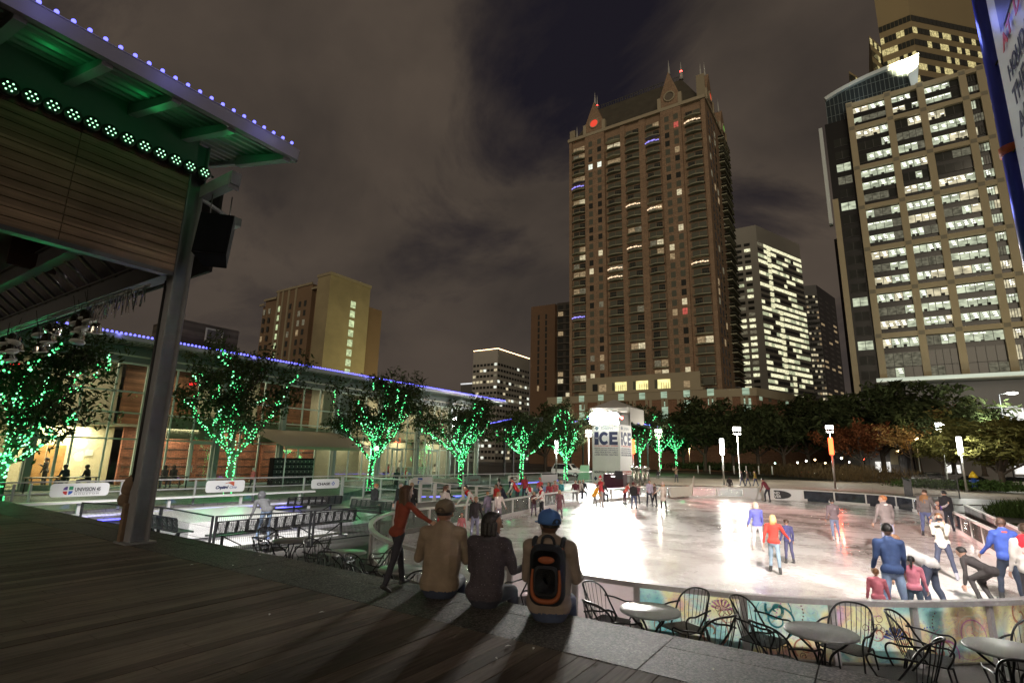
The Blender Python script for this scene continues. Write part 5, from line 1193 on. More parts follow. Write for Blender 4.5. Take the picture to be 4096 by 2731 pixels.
# ================================================================== THE CITY BEHIND
def lit(name, c, s, v=.5, sc_=(1.3, 1.3, 2.2)):
    """a lit room seen through glass: its brightness wanders with what stands inside"""
    if name in _mats: return _mats[name]
    m = bpy.data.materials.new(name); m.use_nodes = True; t = m.node_tree; t.nodes.clear(); L = t.links.new
    tc = N(t, 'ShaderNodeTexCoord'); mp = N(t, 'ShaderNodeMapping'); mp.inputs['Scale'].default_value = sc_; L(tc.outputs['Object'], mp.inputs[0])
    n = N(t, 'ShaderNodeTexNoise', i_Scale=.9, i_Detail=3.0); L(mp.outputs[0], n.inputs['Vector'])
    mr = N(t, 'ShaderNodeMapRange', i_1=.3, i_2=.7, i_3=s*(1-v), i_4=s*(1+v)); L(n.outputs[0], mr.inputs[0])
    e = N(t, 'ShaderNodeEmission'); e.inputs[0].default_value = (*c, 1); L(mr.outputs[0], e.inputs['Strength'])
    o = N(t, 'ShaderNodeOutputMaterial'); L(e.outputs[0], o.inputs[0]); m.cycles.emission_sampling = 'NONE'; _mats[name] = m; return m
darkgl = mat('dark_window_glass', (.035, .038, .034), .1, spec=.6); greygl = mat('grey_window_glass', (.12, .125, .095), .3); curtaingl = mat('curtained_window', (.10, .095, .07), .5)
LW = [lit('lit_cream', (1, .86, .55), .62), lit('lit_warm', (1, .72, .40), .30), lit('lit_dim', (.85, .75, .5), .16), lit('lit_green', (.85, 1, .55), .62), lit('lit_white', (.95, 1, .85), 1.0)]
class Face:
    def __init__(s, a, b, out=.06):
        s.a, s.b = Vector((a[0], a[1], 0)), Vector((b[0], b[1], 0)); s.d = (s.b-s.a); s.L = s.d.length; s.d /= s.L; s.n = Vector((s.d.y, -s.d.x, 0)); s.o = out
    def p(s, u, z, off=0): q = s.a+s.d*u+s.n*off; return (q.x, q.y, z)
    def u_at(s, px, py): # where a sight line meets the face plane
        r = ray(px, py); t = (s.a-C0).dot(s.n)/r.dot(s.n); q = C0+r*t; return (q-s.a).dot(s.d), q.z
    def box(s, mb, u0, u1, z0, z1, off, dep=None):
        dep = off if dep is None else dep; f0 = off-dep if dep < off else -.02
        v = [s.p(u0, z0, off), s.p(u1, z0, off), s.p(u1, z1, off), s.p(u0, z1, off), s.p(u0, z0, f0), s.p(u1, z0, f0), s.p(u1, z1, f0), s.p(u0, z1, f0)]
        mb.add(v, [(0, 1, 2, 3), (0, 4, 5, 1), (1, 5, 6, 2), (2, 6, 7, 3), (3, 7, 4, 0), (7, 6, 5, 4)]); return mb
class Wins:
    """windows of one building : the hundred that show largest are parts, the rest one run"""
    def __init__(s, root, mats): s.root = root; s.mats = mats; s.w = []
    def add(s, face, u0, u1, z0, z1, m, off=.06, extra=None): s.w.append((face, u0, u1, z0, z1, m, off, extra))
    def done(s, cap=100, name='window'):
        def key(w):
            c = Vector(w[0].p((w[1]+w[2])/2, (w[3]+w[4])/2)); x, y = pxof(c); vis = -30 < x < 4130 and -30 < y < 2760
            return (not vis, w[5] in (0, 1), -(w[2]-w[1])*(w[4]-w[3])/(c-C0).length_squared)
        s.w.sort(key=key)
        for w in s.w[:cap]:
            mb = MB(); mb.cur = w[5]; w[0].box(mb, *w[1:5], w[6])
            if w[7]: w[7](mb, w)
            mb.build(name, s.mats, s.root)
        if len(s.w) > cap:
            mb = MB()
            for w in s.w[cap:]:
                mb.cur = w[5]; w[0].box(mb, *w[1:5], w[6])
                if w[7]: w[7](mb, w)
            mb.build(name+'_run', s.mats, s.root, kind='stuff')
def body(root, poly, z0, z1, m, name='wall'): return MB().prism(poly, z0, z1).build(name, m, root)
def rect(corner, xl=0, xr=0, yb=0): # helper: axis aligned block
    x, y = corner; return [(x-xl, y), (x+xr, y), (x+xr, y+yb), (x-xl, y+yb)]
WM = [darkgl, greygl]+LW
# ---- hotel with a stair window column (left)
H = 55.; c = P(1324, 1098, H); e_ = P(1479, 1155, H); R = random.Random(3)
tan_ = mat('ochre_stucco', (.31, .26, .15), .85, noise=.22, nscale=.12); brn = mat('brown_stucco', (.19, .125, .075), .85, noise=.1, nscale=.2); pale = mat('pale_stucco', (.30, .255, .17), .85)
ho = empty('hotel_building', (c.x, c.y, 0), label='ochre hotel block with one lit stair window column on its blank gable', cat='building')
fS = Face((c.x-60, c.y), (c.x, c.y)); fE = Face((c.x, c.y), (c.x, e_.y))
body(ho, [(c.x-6, c.y), (c.x, c.y), (c.x, e_.y), (c.x-6, e_.y)], 0, H, tan_); MB().prism([(c.x-6.2, c.y-.25), (c.x+.3, c.y-.25), (c.x+.3, e_.y+.2), (c.x-6.2, e_.y+.2)], H, H+.9).build('cornice', pale, ho)
u1, zz = fS.u_at(1246, 1126); u0, z3 = fS.u_at(1106, 1147); uL, z4 = fS.u_at(1040, 1190); um, _ = fS.u_at(1057, 1172)
x_ = lambda u: c.x-60+u
body(ho, [(x_(u1), c.y+2), (c.x-6, c.y+2), (c.x-6, c.y+18), (x_(u1), c.y+18)], 0, H-3.0, brn); body(ho, [(x_(u0), c.y+.6), (x_(u1), c.y+.6), (x_(u1), c.y+18), (x_(u0), c.y+18)], 0, H-1.2, brn)
body(ho, [(x_(um), c.y+1.0), (x_(u0), c.y+1.0), (x_(u0), c.y+18), (x_(um), c.y+18)], 0, H-3.2, brn); body(ho, [(x_(uL), c.y+1.6), (x_(um), c.y+1.6), (x_(um), c.y+18), (x_(uL), c.y+18)], 0, H-4.6, brn)
body(ho, [(c.x-4, e_.y), (c.x-.5, e_.y), (c.x-.5, e_.y+6), (c.x-4, e_.y+6)], 0, H-6, brn)
fM = Face((c.x-60, c.y+.6), (c.x, c.y+.6)); mb = MB()
for px, w_ in ((1116, .9), (1134, .7), (1157, .8), (1185, .8)): u, _ = fM.u_at(px, 1160); fM.box(mb, u-.1, u+w_, 0, H-1.2, .22)
for a, b, z in ((u0, u1, H-1.2), (um, u0, H-3.2), (uL, um, H-4.6), (u1, 54, H-3)): fM.box(mb, a-.1, b+.1, z-.2, z+.5, .35)
mb.build('pale_pilaster', pale, ho)
W = Wins(ho, WM)
for i in range(14):
    z = H-6.6-i*3.05
    u, _ = fE.u_at(1415, 1190); W.add(fE, u-.9, u+.9, z-1.5, z+.55, 5, .12)
    for j, (px, kind) in enumerate(((1064, 0), (1084, 0), (1121, 2), (1166, 0), (1203, 1), (1224, 1))):
        u, _ = fM.u_at(px, 1190); m = 5 if kind == 2 else (R.choice((3, 3, 4)) if R.random() < (.45 if i < 4 else .06) else 0)
        W.add(fM, u-.55, u+.55, z-1.4, z+.4, m, .1 if j > 1 else .0)
    u, _ = fS.u_at(1269, 1200); W.add(Face((c.x-60, c.y+2), (c.x, c.y+2)), u-.5, u+.6, z-1.5, z+1.3, 3 if i < 3 else 0, .1)
W.done()
# ---- white office with a lit roof line
H = 60.; a, c, b = P(1894, 1406, H), P(1992, 1395, H), P(2119, 1436, H)
wcon = mat('white_precast', (.42, .40, .36), .8, noise=.05, nscale=.3)
wo = empty('office_building', (c.x, c.y, 0), label='white office block with a string of orange lights round its roof', cat='building')
poly = [(a.x, a.y), (c.x, c.y), (b.x, b.y), (b.x+a.x-c.x, b.y+a.y-c.y)]; body(wo, poly, 0, H, wcon)
W = Wins(wo, WM); R = random.Random(5)
for fc, n in ((Face((a.x, a.y), (c.x, c.y)), 7), (Face((c.x, c.y), (b.x, b.y)), 12)):
    for i in range(17):
        z = H-9-i*3.1
        for k in range(n):
            u0, u1 = fc.L*(k+.14)/n, fc.L*(k+.86)/n
            W.add(fc, u0, u1, z, z+1.35, R.choice((2, 6, 4)) if R.random() < (.75 if i in (3, 6) else .16) else 0, .08)
W.done()
og = glow('orange_roof_bulb', (1, .62, .3), 9)
s = empty('string_lights', (c.x, c.y, H), label='orange light string round the roof of the white office block', cat='string lights'); k_ = 0; me = MB(False).ball((0, 0, 0), .22, 6, 4).mesh('bulb', og)
for p, q, n in ((a, c, 26), (c, b, 44)):
    for i in range(n): v = p.lerp(q, (i+.5)/n); inst('bulb', me, s, Matrix.Translation((v.x-c.x, v.y-c.y, .25)))
MB().tube([(a.x, a.y, H+.02), (c.x, c.y, H+.02), (b.x, b.y, H+.02)], .05, 4).build('cable', mat('white_cable', (.5, .5, .5)), s)
# ---- small dark tower with a white lit parapet
H = 46.; a, b = P(1845, 1534, H), P(1888, 1531, H); dk = mat('dark_curtain_wall', (.03, .03, .032), .4)
dt = empty('office_building', (a.x, a.y, 0), label='small dark office tower with a white lit parapet left of the white block', cat='building')
body(dt, [(a.x, a.y), (b.x, b.y), (b.x, b.y+14), (a.x, a.y+14)], 0, H, dk)
fc = Face((a.x, a.y), (b.x, b.y)); mb = MB(); fc.box(mb, -.2, fc.L+.2, H-.7, H+.1, .3); mb.build('lit_parapet', lit('parapet_white', (1, 1, 1), .8, .2), dt)
mb = MB()
for i in range(11): fc.box(mb, fc.L*i/10-.2, fc.L*i/10+.2, 0, H-.8, .2)
mb.build('fin', mat('pale_fin', (.22, .22, .21), .7), dt)
# ---- brown slab beside the brick tower
H = 74.; a, c, b = P(2125, 1228, H), P(2220, 1215, H), P(2290, 1208, H); bs = mat('brown_brick_slab', (.165, .10, .06), .85, noise=.12, nscale=.3)
sl_ = empty('apartment_building', (c.x, c.y, 0), label='plain brown slab with two slits of windows left of the brick tower', cat='building')
body(sl_, [(a.x, a.y), (c.x, c.y), (c.x+.5, c.y+25), (a.x, a.y+25)], 0, H, bs); body(sl_, [(c.x+.05, c.y+2), (b.x+3, b.y+2), (b.x+3, b.y+22), (c.x+.05, c.y+22)], 0, H+.8, mat('dark_balcony_face', (.07, .06, .05), .8))
W = Wins(sl_, WM); fc = Face((a.x, a.y), (c.x, c.y)); R = random.Random(8)
for i in range(20):
    z = H-5-i*3.1
    if i < 12:
        for f in (.33, .64): W.add(fc, fc.L*f-.5, fc.L*f+.5, z-1.9, z+.5, 3 if (i == 11 and f < .5) else 0, .07)
fc2 = Face((c.x+.05, c.y+2), (b.x+3, b.y+2)); mb = MB()
for i in range(21):
    z = H-3-i*3.2; fc2.box(mb, .3, fc2.L, z-.3, z, .9)
    for k in range(3): W.add(fc2, fc2.L*(k+.15)/3, fc2.L*(k+.8)/3, z+.5, z+2.5, R.choice((3, 3, 2)) if R.random() < .2 else 0, .08)
mb.build('balcony', mat('dark_balcony_slab', (.13, .12, .10), .8), sl_); W.done()
# ---- the brick apartment tower
H = 120.; A, B = P(2271, 566, H), P(2825, 408, H); Yf = (A.y+B.y)/2; A = Vector((A.x, Yf, 0)); B = Vector((B.x, Yf, 0))
bt_brick = vert_brick('tower_brick', (.31, .21, .135), .10, 2.4, .8, .02); stone = mat('cast_stone', (.38, .33, .23), .8, noise=.06, nscale=.3); slate = mat('slate_roof', (.075, .068, .05), .7, noise=.2, nscale=.5)
bt = empty('apartment_tower', (B.x, Yf, 0), label='tall brick apartment tower with gabled crown, spires and curved balconies', cat='building')
f = Face(A, B); DB = 34.
def ux(px, py=760): return f.u_at(px, py)[0]
body(bt, [(A.x, Yf), (B.x, Yf), (B.x, Yf+DB), (A.x, Yf+DB)], 16, H, bt_brick)
sc1 = 1.96; zx = lambda v: 2200+v/sc1
BAYS = [(185, 275), (455, 560), (605, 710), (770, 875), (1090, 1215)]; WINS = [(330, 400), (945, 1020)]
BAYU = [(ux(zx(p)), ux(zx(q))) for p, q in BAYS]; WINU = [[ux(zx(v)) for v in w_] for w_ in WINS]
# projecting brick piers with the window pairs, and stone cornice
mb = MB()
for p, q in ((285, 440), (895, 1062)): f.box(mb, ux(zx(p)), ux(zx(q)), 20, H+1.2, 1.1)
f.box(mb, ux(zx(1225)), f.L, 20, H, .7); f.box(mb, 0, ux(zx(178)), 20, H, .7)
for p, q in ((562, 602), (712, 765)): f.box(mb, ux(zx(p)), ux(zx(q)), 22, H, .5)
mb.build('brick_pier', bt_brick, bt)
mb = MB(); f.box(mb, -.3, f.L+.3, H-.2, H+1.0, 1.3); 
mb.box((B.x, Yf+DB/2, H+.4), (.9, DB, 1.2)); mb.build('stone_cornice', stone, bt)
W = Wins(bt, WM+[lit('lit_xmas', (1, .72, .45), 1.4, .8, (6, 6, 6)), lit('lit_blue_xmas', (.35, .3, 1), 1.3, .8, (6, 6, 6)), lit('lit_red', (1, .2, .15), .5)]); R = random.Random(21); NF = 31; fh = (H-24)/NF
bals = []; fes = {(0, 5): 8, (3, 2): 8, (2, 9): 7, (3, 10): 7, (2, 14): 7, (1, 17): 7, (4, 17): 7, (4, 1): 7, (0, 21): 8, (1, 16): 7}
for i in range(NF):
    z = H-2.2-(i+1)*fh
    for b_, (u0, u1) in enumerate(BAYU):
        w_ = u1-u0; p = R.random(); on = p < (.28 if b_ == 0 else .13)
        nw = 2
        for k in range(nw):
            m = R.choice((2, 3, 3, 4)) if on and R.random() < .75 else R.choice((0, 1, 1, 1))
            W.add(f, u0+w_*k/nw+.12, u0+w_*(k+1)/nw-.12, z+.25, z+fh*.78, m, .08)
        # curved balcony slab and railing
        cpts = [(u0-.2+(w_+.4)*t/8, 1.0+.75*math.sin(math.pi*t/8)) for t in range(9)]
        lo = [f.p(u, z-.12, o) for u, o in cpts]; hi = [f.p(u, z+.22, o) for u, o in cpts]; n = 9
        bal = MB(); bals.append(bal)
        bal.add(lo+hi+[f.p(u0-.2, z-.12, 0), f.p(u1+.2, z-.12, 0), f.p(u0-.2, z+.22, 0), f.p(u1+.2, z+.22, 0)], [(k, k+1, n+k+1, n+k) for k in range(8)]+[tuple([2*n]+list(range(n))[::1]+[2*n+1])[::-1], tuple([2*n+2]+list(range(n, 2*n))+[2*n+3])])
        bal.cur = 1; rl = bal
        for k in range(8):
            q0, q1 = f.p(cpts[k][0], z+1.15, cpts[k][1]), f.p(cpts[k+1][0], z+1.15, cpts[k+1][1]); rl.bar(q0, q1, .08)
            rl.bar(f.p(cpts[k][0], z+.2, cpts[k][1]), q0, .05)
        if (b_, i) in fes:
            mm = fes[(b_, i)]
            for k in range(8): W.add(Face(Vector(f.p(cpts[k][0], 0, cpts[k][1])), Vector(f.p(cpts[k+1][0], 0, cpts[k+1][1]))), 0, .9*w_/8, z+.75+.15*(k % 2), z+1.15+.1*(k % 3), mm, .12)
    for grp, us in enumerate(WINU):
        for u in us:
            p = R.random(); m = R.choice((2, 3, 4)) if p < .13 else (0 if p < .35 else 1)
            if grp == 0 and i == 3: m = 6
            if grp == 1 and i in (1, 22) and u == us[1]: m = 9
            W.add(f, u-.75, u+.75, z+.55, z+fh*.82, m, 1.16)
BM = [mat('green_grey_balcony', (.30, .30, .21), .8), mat('dark_railing', (.14, .14, .11), .6)]
for b_ in bals[-100:]: b_.build('balcony', BM, bt)
mb = MB()
for b_ in bals[:-100]: n_ = len(mb.v); mb.v += b_.v; mb.f += [tuple(q+n_ for q in f_) for f_ in b_.f]; mb.m += b_.m; mb.sm += b_.sm
fs_ = Face((B.x, Yf), (B.x, Yf+DB))
for i in range(NF):
    z = H-2.2-(i+1)*fh
    for f_ in (.10, .22, .34): W.add(fs_, fs_.L*f_-.8, fs_.L*f_+.8, z+.5, z+fh*.8, R.choice((3, 4)) if R.random() < .14 else 0, .08)
    W.add(fs_, fs_.L*.55, fs_.L*.8, z+.3, z+fh*.78, R.choice((3, 4)) if R.random() < .14 else 0, .08)
    mb.cur = 0; fs_.box(mb, fs_.L*.50, fs_.L*.85, z-.15, z+.22, 1.8); mb.cur = 1; fs_.box(mb, fs_.L*.50, fs_.L*.85, z+1.0, z+1.12, 1.8)
mb.build('balcony_run', BM, bt, kind='stuff')
# gables with round windows, spires, slate roof with cresting
def gable(uc, w_, hz, rnd_m, fc=f, off=1.1):
    mb = MB(); u0, u1 = uc-w_/2, uc+w_/2; zb_ = H+.9
    prof = [(u0, zb_), (u1, zb_), (u1, zb_+hz*.25), (uc, zb_+hz), (u0, zb_+hz*.25)]
    fr = [fc.p(u, z, off) for u, z in prof]; bk_ = [fc.p(u, z, off-2.5) for u, z in prof]; n = 5
    mb.add(fr+bk_, [tuple(range(n)), tuple(range(2*n-1, n-1, -1))]+[(i, i+n, (i+1) % n+n, (i+1) % n) for i in range(n)]); mb.build('gable', bt_brick, bt)
    g = MB()
    for s_ in (u0, u1): fc.box(g, s_-.6, s_+.6, zb_-.4, zb_+hz*.30, off+.25)
    g.build('gable_quoin', stone, bt)
    ring = MB(); q = [fc.p(uc+1.75*math.cos(i*.314), zb_+hz*.27+1.75*math.sin(i*.314), off+.18) for i in range(20)]; ring.tube(q, .28, 6, closed=True); ring.build('round_window_surround', stone, bt)
    d = MB(); d.poly([fc.p(uc+1.6*math.cos(i*.314), zb_+hz*.27+1.6*math.sin(i*.314), off+.10) for i in range(20)]); d.build('round_window', rnd_m, bt)
spm = mat('pale_spire', (.42, .42, .40), .5)
def spire(p, h, r=.5): MB().lathe([(r, 0), (r*.7, h*.25), (0, h)], p, 8).build('spire', spm, bt)
redw = glow('red_round_window', (1, .09, .05), .85); grw = glow('green_round_window', (.25, 1, .15), .5)
g1, g2 = ux(zx(355), 500), ux(zx(945), 430)
gable(g1, ux(zx(432), 500)-ux(zx(285), 500), 12.5, redw); gable(g2, ux(zx(1025), 430)-ux(zx(862), 430), 13.5, mat('blind_round_window', (.14, .12, .09), .7))
spire(f.p(g1, H+13, 0), 5.5); spire(f.p(g2, H+14, 0), 6.0)
gs = Face((B.x, Yf), (B.x, Yf+DB)); gable(6, 9, 12.5, redw, gs, .4); gable(26, 9, 10.5, grw, gs, .4); spire((B.x-.8, Yf+6, H+13), 6); spire((B.x-.8, Yf+26, H+11), 6)
mb = MB(); i0, i1 = 1.0, 8.5; zt = H+17.0; lo = [(A.x+i0, Yf+i0), (B.x-i0, Yf+i0), (B.x-i0, Yf+DB-i0), (A.x+i0, Yf+DB-i0)]; hi = [(A.x+i1*.9, Yf+i1), (B.x-i1*1.1, Yf+i1), (B.x-i1*1.1, Yf+DB-i1), (A.x+i1*.9, Yf+DB-i1)]
mb.add([(*p, H+.9) for p in lo]+[(*p, zt) for p in hi], [(0, 1, 5, 4), (1, 2, 6, 5), (2, 3, 7, 6), (3, 0, 4, 7), (4, 5, 6, 7)]); mb.build('roof', slate, bt)
mb = MB(); p, q = Vector((*hi[0], zt)), Vector((*hi[1], zt)); mb.bar(p+Vector((0, 0, 1.5)), q+Vector((0, 0, 1.5)), .16); n = 34
for i in range(n+1):
    v = p.lerp(q, i/n); mb.bar(v, v+Vector((0, 0, 1.6)), .14)
    if i < n and i % 2 == 0: mb.bar(v, p.lerp(q, (i+1)/n)+Vector((0, 0, 1.5)), .1); 
mb.build('roof_cresting', mat('iron_cresting', (.09, .09, .08), .6), bt)
spire(p, 7); spire(q, 7.5, .8); spire((A.x+2, Yf+2, H), 8, .7); 
bc = mat('stone_pinnacle', (.3, .26, .18), .8); MB().prism([(A.x, Yf-.2), (A.x+2.2, Yf-.2), (A.x+1.6, Yf+2.4), (A.x+.6, Yf+2.4)], H, H+5).prism([(B.x-2.4, Yf-.3), (B.x+.3, Yf-.3), (B.x-.2, Yf+2.4), (B.x-2, Yf+2.4)], H, H+9.5).build('corner_pinnacle', bc, bt)
spire((B.x-1, Yf+.6, H+9), 6)
ab = glow('aviation_red', (1, .05, .04), 12); MB().ball((*hi[1], zt+3.2), .5).ball((*hi[0], zt+2), .35).build('warning_light', ab, bt)
# base : lit loggias, stone bands, clock
def pz(px, py): return f.u_at(px, py)
mb = MB(); u0, zt_ = pz(2354, 1520); u1, _ = pz(2806, 1495)
f.box(mb, u0, u1, pz(2500, 1568)[1], pz(2600, 1508)[1]+.6, 1.9); f.box(mb, u0-2, u1+1, pz(2500, 1575)[1]-.3, pz(2500, 1568)[1], 3.4); mb.build('stone_base', stone, bt)
for a, b, yt, yb_, m in ((2458, 2515, 1533, 1567, 0), (2541, 2600, 1528, 1562, 0), (2626, 2688, 1522, 1558, 0), (2405, 2434, 1542, 1570, 3), (2742, 2766, 1527, 1552, 3), (2380, 2400, 1540, 1568, 0), (2820, 2862, 1512, 1543, 1)):
    ua, z1 = pz(a, yt); ub, _ = pz(b, yt); z0 = pz(a, yb_)[1]
    mm = WM+[lit('lit_loggia', (1, .86, .36), 1.25, .35, (.5, .5, .5))]; mb = MB(); mb.cur = 7 if (b-a) > 50 else m; f.box(mb, ua, ub, z0, z1, 2.0)
    if b-a > 50:
        mb.cur = 1; f.box(mb, ua, ua+(ub-ua)*.2, z0, z1, 2.04)
        for k in (.45, .6, .75, .9): f.box(mb, ua+(ub-ua)*k-.06, ua+(ub-ua)*k+.06, z0, z1-.9, 2.06)
    mb.build('loggia_window' if b-a > 50 else 'window', mm, bt)
W.done()
# podium of the tower (wide, low)
pd = empty('podium_building', (-60, Yf-6, 0), label='low brick and stone podium with a pale wall clock below the brick tower', cat='building')
Yp = Yf-7.0; fp = Face((-130, Yp), (10, Yp))
pu = lambda px, py: fp.u_at(px, py)
uL, zT = pu(2192, 1580); uR, _ = pu(3022, 1540); zT2 = pu(2600, 1570)[1]; zb2 = pu(2600, 1600)[1]
x_ = lambda u: -130+u
pbr = vert_brick('podium_brick', (.27, .15, .09), .12, 1.6, .5, .02)
MB().prism([(x_(uL), Yp), (x_(uR), Yp), (x_(uR)+14, Yp+46), (x_(uL), Yp+30)], 0, zb2).build('wall', pbr, pd); MB().prism([(x_(uL)-.2, Yp-.3), (x_(uR)+.2, Yp-.3), (x_(uR)+14.2, Yp+46), (x_(uL)-.2, Yp+30)], zb2, zT2).build('stone_band', stone, pd)
mb = MB()
for px in range(2210, 3030, 64):
    u, _ = pu(px, 1610); fp.box(mb, u-.9, u-.1, zb2-2.2, zb2+.02, .35); fp.box(mb, u+.3, u+1.1, zb2-2.2, zb2+.02, .35)
mb.build('stone_bracket', stone, pd)
W = Wins(pd, WM+[lit('lit_garage', (.75, 1, .72), .42, .5, (.3, .3, 3))])
for px, py in ((2240, 1600), (2328, 1595), (2405, 1590), (2486, 1588), (2570, 1584), (2657, 1579), (2748, 1574), (2843, 1569), (2984, 1565)):
    u, z = pu(px, py); W.add(fp, u-.9, u+.9, z-.95, z+.95, 7, .4)
for px, ys in ((2328, (1630, 1660, 1685)), (2660, (1618, 1640, 1662, 1685)), (2750, (1613, 1640)), (2846, (1609,)), (2990, (1606, 1630))):
    for py in ys: u, z = pu(px, py); W.add(fp, u-.9, u+.9, z-.95, z+.95, 7, .1)
fr_ = Face((x_(uR), Yp), (x_(uR)+14, Yp+46))
for k in range(9): W.add(fr_, fr_.L*(k+.3)/9, fr_.L*(k+.6)/9, zb2-1, zT2-1, 1 if k % 3 else 7, .1)
W.done()
u, z = pu(2572, 1646); ck = MB(); 
ck.poly([fp.p(u+1.55*math.cos(i*.2094), z+1.55*math.sin(i*.2094), .12) for i in range(30)]); cko = ck.build('clock_face', mat('pale_clock', (.42, .38, .27), .7), pd)
mb = MB()
for i in range(12): a = i*.5236; mb.bar(fp.p(u+1.2*math.cos(a), z+1.2*math.sin(a), .16), fp.p(u+1.42*math.cos(a), z+1.42*math.sin(a), .16), .1)
mb.bar(fp.p(u, z-.1, .18), fp.p(u, z+1.1, .18), .1); mb.bar(fp.p(u, z+.1, .18), fp.p(u-.05, z-.8, .18), .12); mb.build('clock_hand', mat('bronze', (.10, .07, .04), .6), cko)
# ---- tall white striped office
H = 125.; a, c, b = P(2927, 918, H), P(3022, 900, H), P(3197, 978, H); R = random.Random(9); pre = mat('grey_white_precast', (.36, .35, .31), .8, noise=.04, nscale=.2)
to = empty('office_tower', (c.x, c.y, 0), label='tall pale office tower with bright striped windows right of the brick tower', cat='building')
ax_ = Vector((a.x, a.y, 0)); a0 = c+(ax_-Vector((c.x, c.y, 0))).normalized()*60
st1 = Vector((c.x, c.y, 0)).lerp(Vector((b.x, b.y, 0)), .26); inset = Vector((-3, 3, 0)); bb = Vector((b.x, b.y, 0))
body(to, [(a0.x, a0.y), (c.x, c.y), (b.x, b.y), (b.x+a0.x-c.x, b.y+a0.y-c.y)], 0, H, pre)
W = Wins(to, WM+[lit('lit_office_hi', (1, .96, .62), .95, .6, (2, 2, 2)), lit('lit_office_lo', (.95, 1, .62), .48, .6, (2, 2, 2))])
fl = Face((a0.x, a0.y), (c.x, c.y)); fr = Face((c.x, c.y), (b.x, b.y)); nfl = 36
for i in range(nfl):
    z = H-11-i*3.15; run = 0
    dens = .9 if 10 <= i <= 22 else .5
    for k in range(14): # left face : punched pairs
        u0 = fl.L-2.2-(k+1)*4.2; W.add(fl, u0, u0+2.9, z, z+1.6, R.choice((7, 7, 8, 4)) if R.random() < (.8 if 11 <= i <= 22 else .35) else 0, .1)
    n = 15
    for k in range(n): # right face : ribbons
        if run <= 0: on = R.random() < dens*.85; run = R.randint(1, 4)
        run -= 1; m = (R.choice((7, 8, 7)) if on else 0) if i else 7
        if i == 0 and k < 2: m = 4
        W.add(fr, fr.L*(k+.03)/n, fr.L*(k+.97)/n, z, z+1.7, m, .1)
W.done()
mb = MB()
for i in range(3): # stepped lit corners
    mb = MB(); u = fr.L*(.2+.17*i); z1 = H-12-i*34
    for k in range(11): fr.box(mb, u, u+fr.L*.06, z1-k*3.15-.1, z1-k*3.15+1.8, .6)
    mb.build('corner_window', lit('lit_corner', (1, .95, .6), .85, .4), to)
pass
# ---- slim dark towers
H = 120.; a, b = P(3217, 1139, H), P(3264, 1139, H); R = random.Random(4)
o = empty('office_tower', (a.x, a.y, 0), label='slim dark tower with scattered lights right of the pale striped tower', cat='building'); body(o, [(a.x-20, a.y), (b.x, b.y), (b.x+9, b.y+40), (a.x-20, a.y+40)], 0, H, dk)
W = Wins(o, WM); fc = Face((a.x, a.y), (b.x, b.y)); fd = Face((b.x, b.y), (b.x+9, b.y+40))
for i in range(30):
    for k in range(5): W.add(fc, fc.L*(k+.1)/5, fc.L*(k+.9)/5, H-9-i*3.6, H-7.6-i*3.6, R.choice((2, 3, 4)) if R.random() < (.35 if i < 12 else .6) else 0, .1)
    for k in range(3): W.add(fd, fd.L*(k+.2)/3, fd.L*(k+.7)/3, H-9-i*3.6, H-7.6-i*3.6, 3 if R.random() < .25 else 0, .1)
W.done()
H = 82.; a, b = P(3334, 946, H), P(3368, 930, H)
o = empty('office_building', (a.x, a.y, 0), label='dark slab just behind the edge of the gridded office tower', cat='building'); body(o, [(a.x, a.y+3), (b.x+4, b.y+3), (b.x+4, b.y+20), (a.x, a.y+20)], 0, H, dk)
W = Wins(o, WM); fc = Face((a.x, a.y+3), (b.x+4, b.y+3))
for i in range(20): W.add(fc, fc.L*.25, fc.L*.55, H-12-i*3.5, H-10.4-i*3.5, R.choice((3, 4)) if R.random() < .4 else 0, .1)
W.done()
# ---- gridded office tower (right)
H = 90.; a, c = P(3384, 409, H), P(3926, 263, H); Yo = (a.y+c.y)/2; ostone = mat('lit_limestone', (.42, .36, .235), .8, noise=.05, nscale=.4)
go = empty('office_tower', (a.x, Yo, 0), label='gridded stone office tower with glass bays, half its floors lit', cat='building')
fo = Face((a.x, Yo), (c.x, Yo)); XL, XR = a.x, c.x; DO = 30.
body(go, [(XL, Yo+.9), (XR, Yo+.9), (XR, Yo+DO), (XL, Yo+DO)], 0, H-.4, mat('dark_core_glass', (.02, .02, .02), .2)); body(go, [(XL-5, Yo+2), (XL, Yo+2), (XL, Yo+DO), (XL-5, Yo+DO)], 0, H-3, mat('dark_core_glass', (.02, .02, .02)))
pierpx = [3395, 3547, 3677, 3845]; pu_ = [fo.u_at(3395, 417)[0], fo.u_at(3547, 374)[0], fo.u_at(3677, 336)[0], fo.u_at(3845, 287)[0], fo.L-.5]
beltz = [fo.u_at(*q)[1] for q in ((3395, 417), (3417, 512), (3430, 672), (3455, 829), (3481, 995), (3510, 1164), (3533, 1342), (3544, 1537))]; beltz[0] = H-.8
pw = .66
for u in pu_:
    for z in beltz: fo.box(MB(), u-pw+.12, u+pw-.12, z-.45, z+.45, .05).build('inset_stone', mat('darker_limestone', (.24, .22, .16), .8), go)
def deep(mbx, u0, u1, z0, z1, y0, y1): mbx.span((XL+u0, Yo+y0, z0), (XL+u1, Yo+y1, z1))
mb = MB()
for u in pu_: deep(mb, u-pw, u+pw, 3, H, 0, 1.2)
for z in beltz:
    for p, q in zip(pu_, pu_[1:]): deep(mb, p+pw, q-pw, z-.52, z+.52, .06, 1.2)
mb.build('stone_grid', ostone, go)
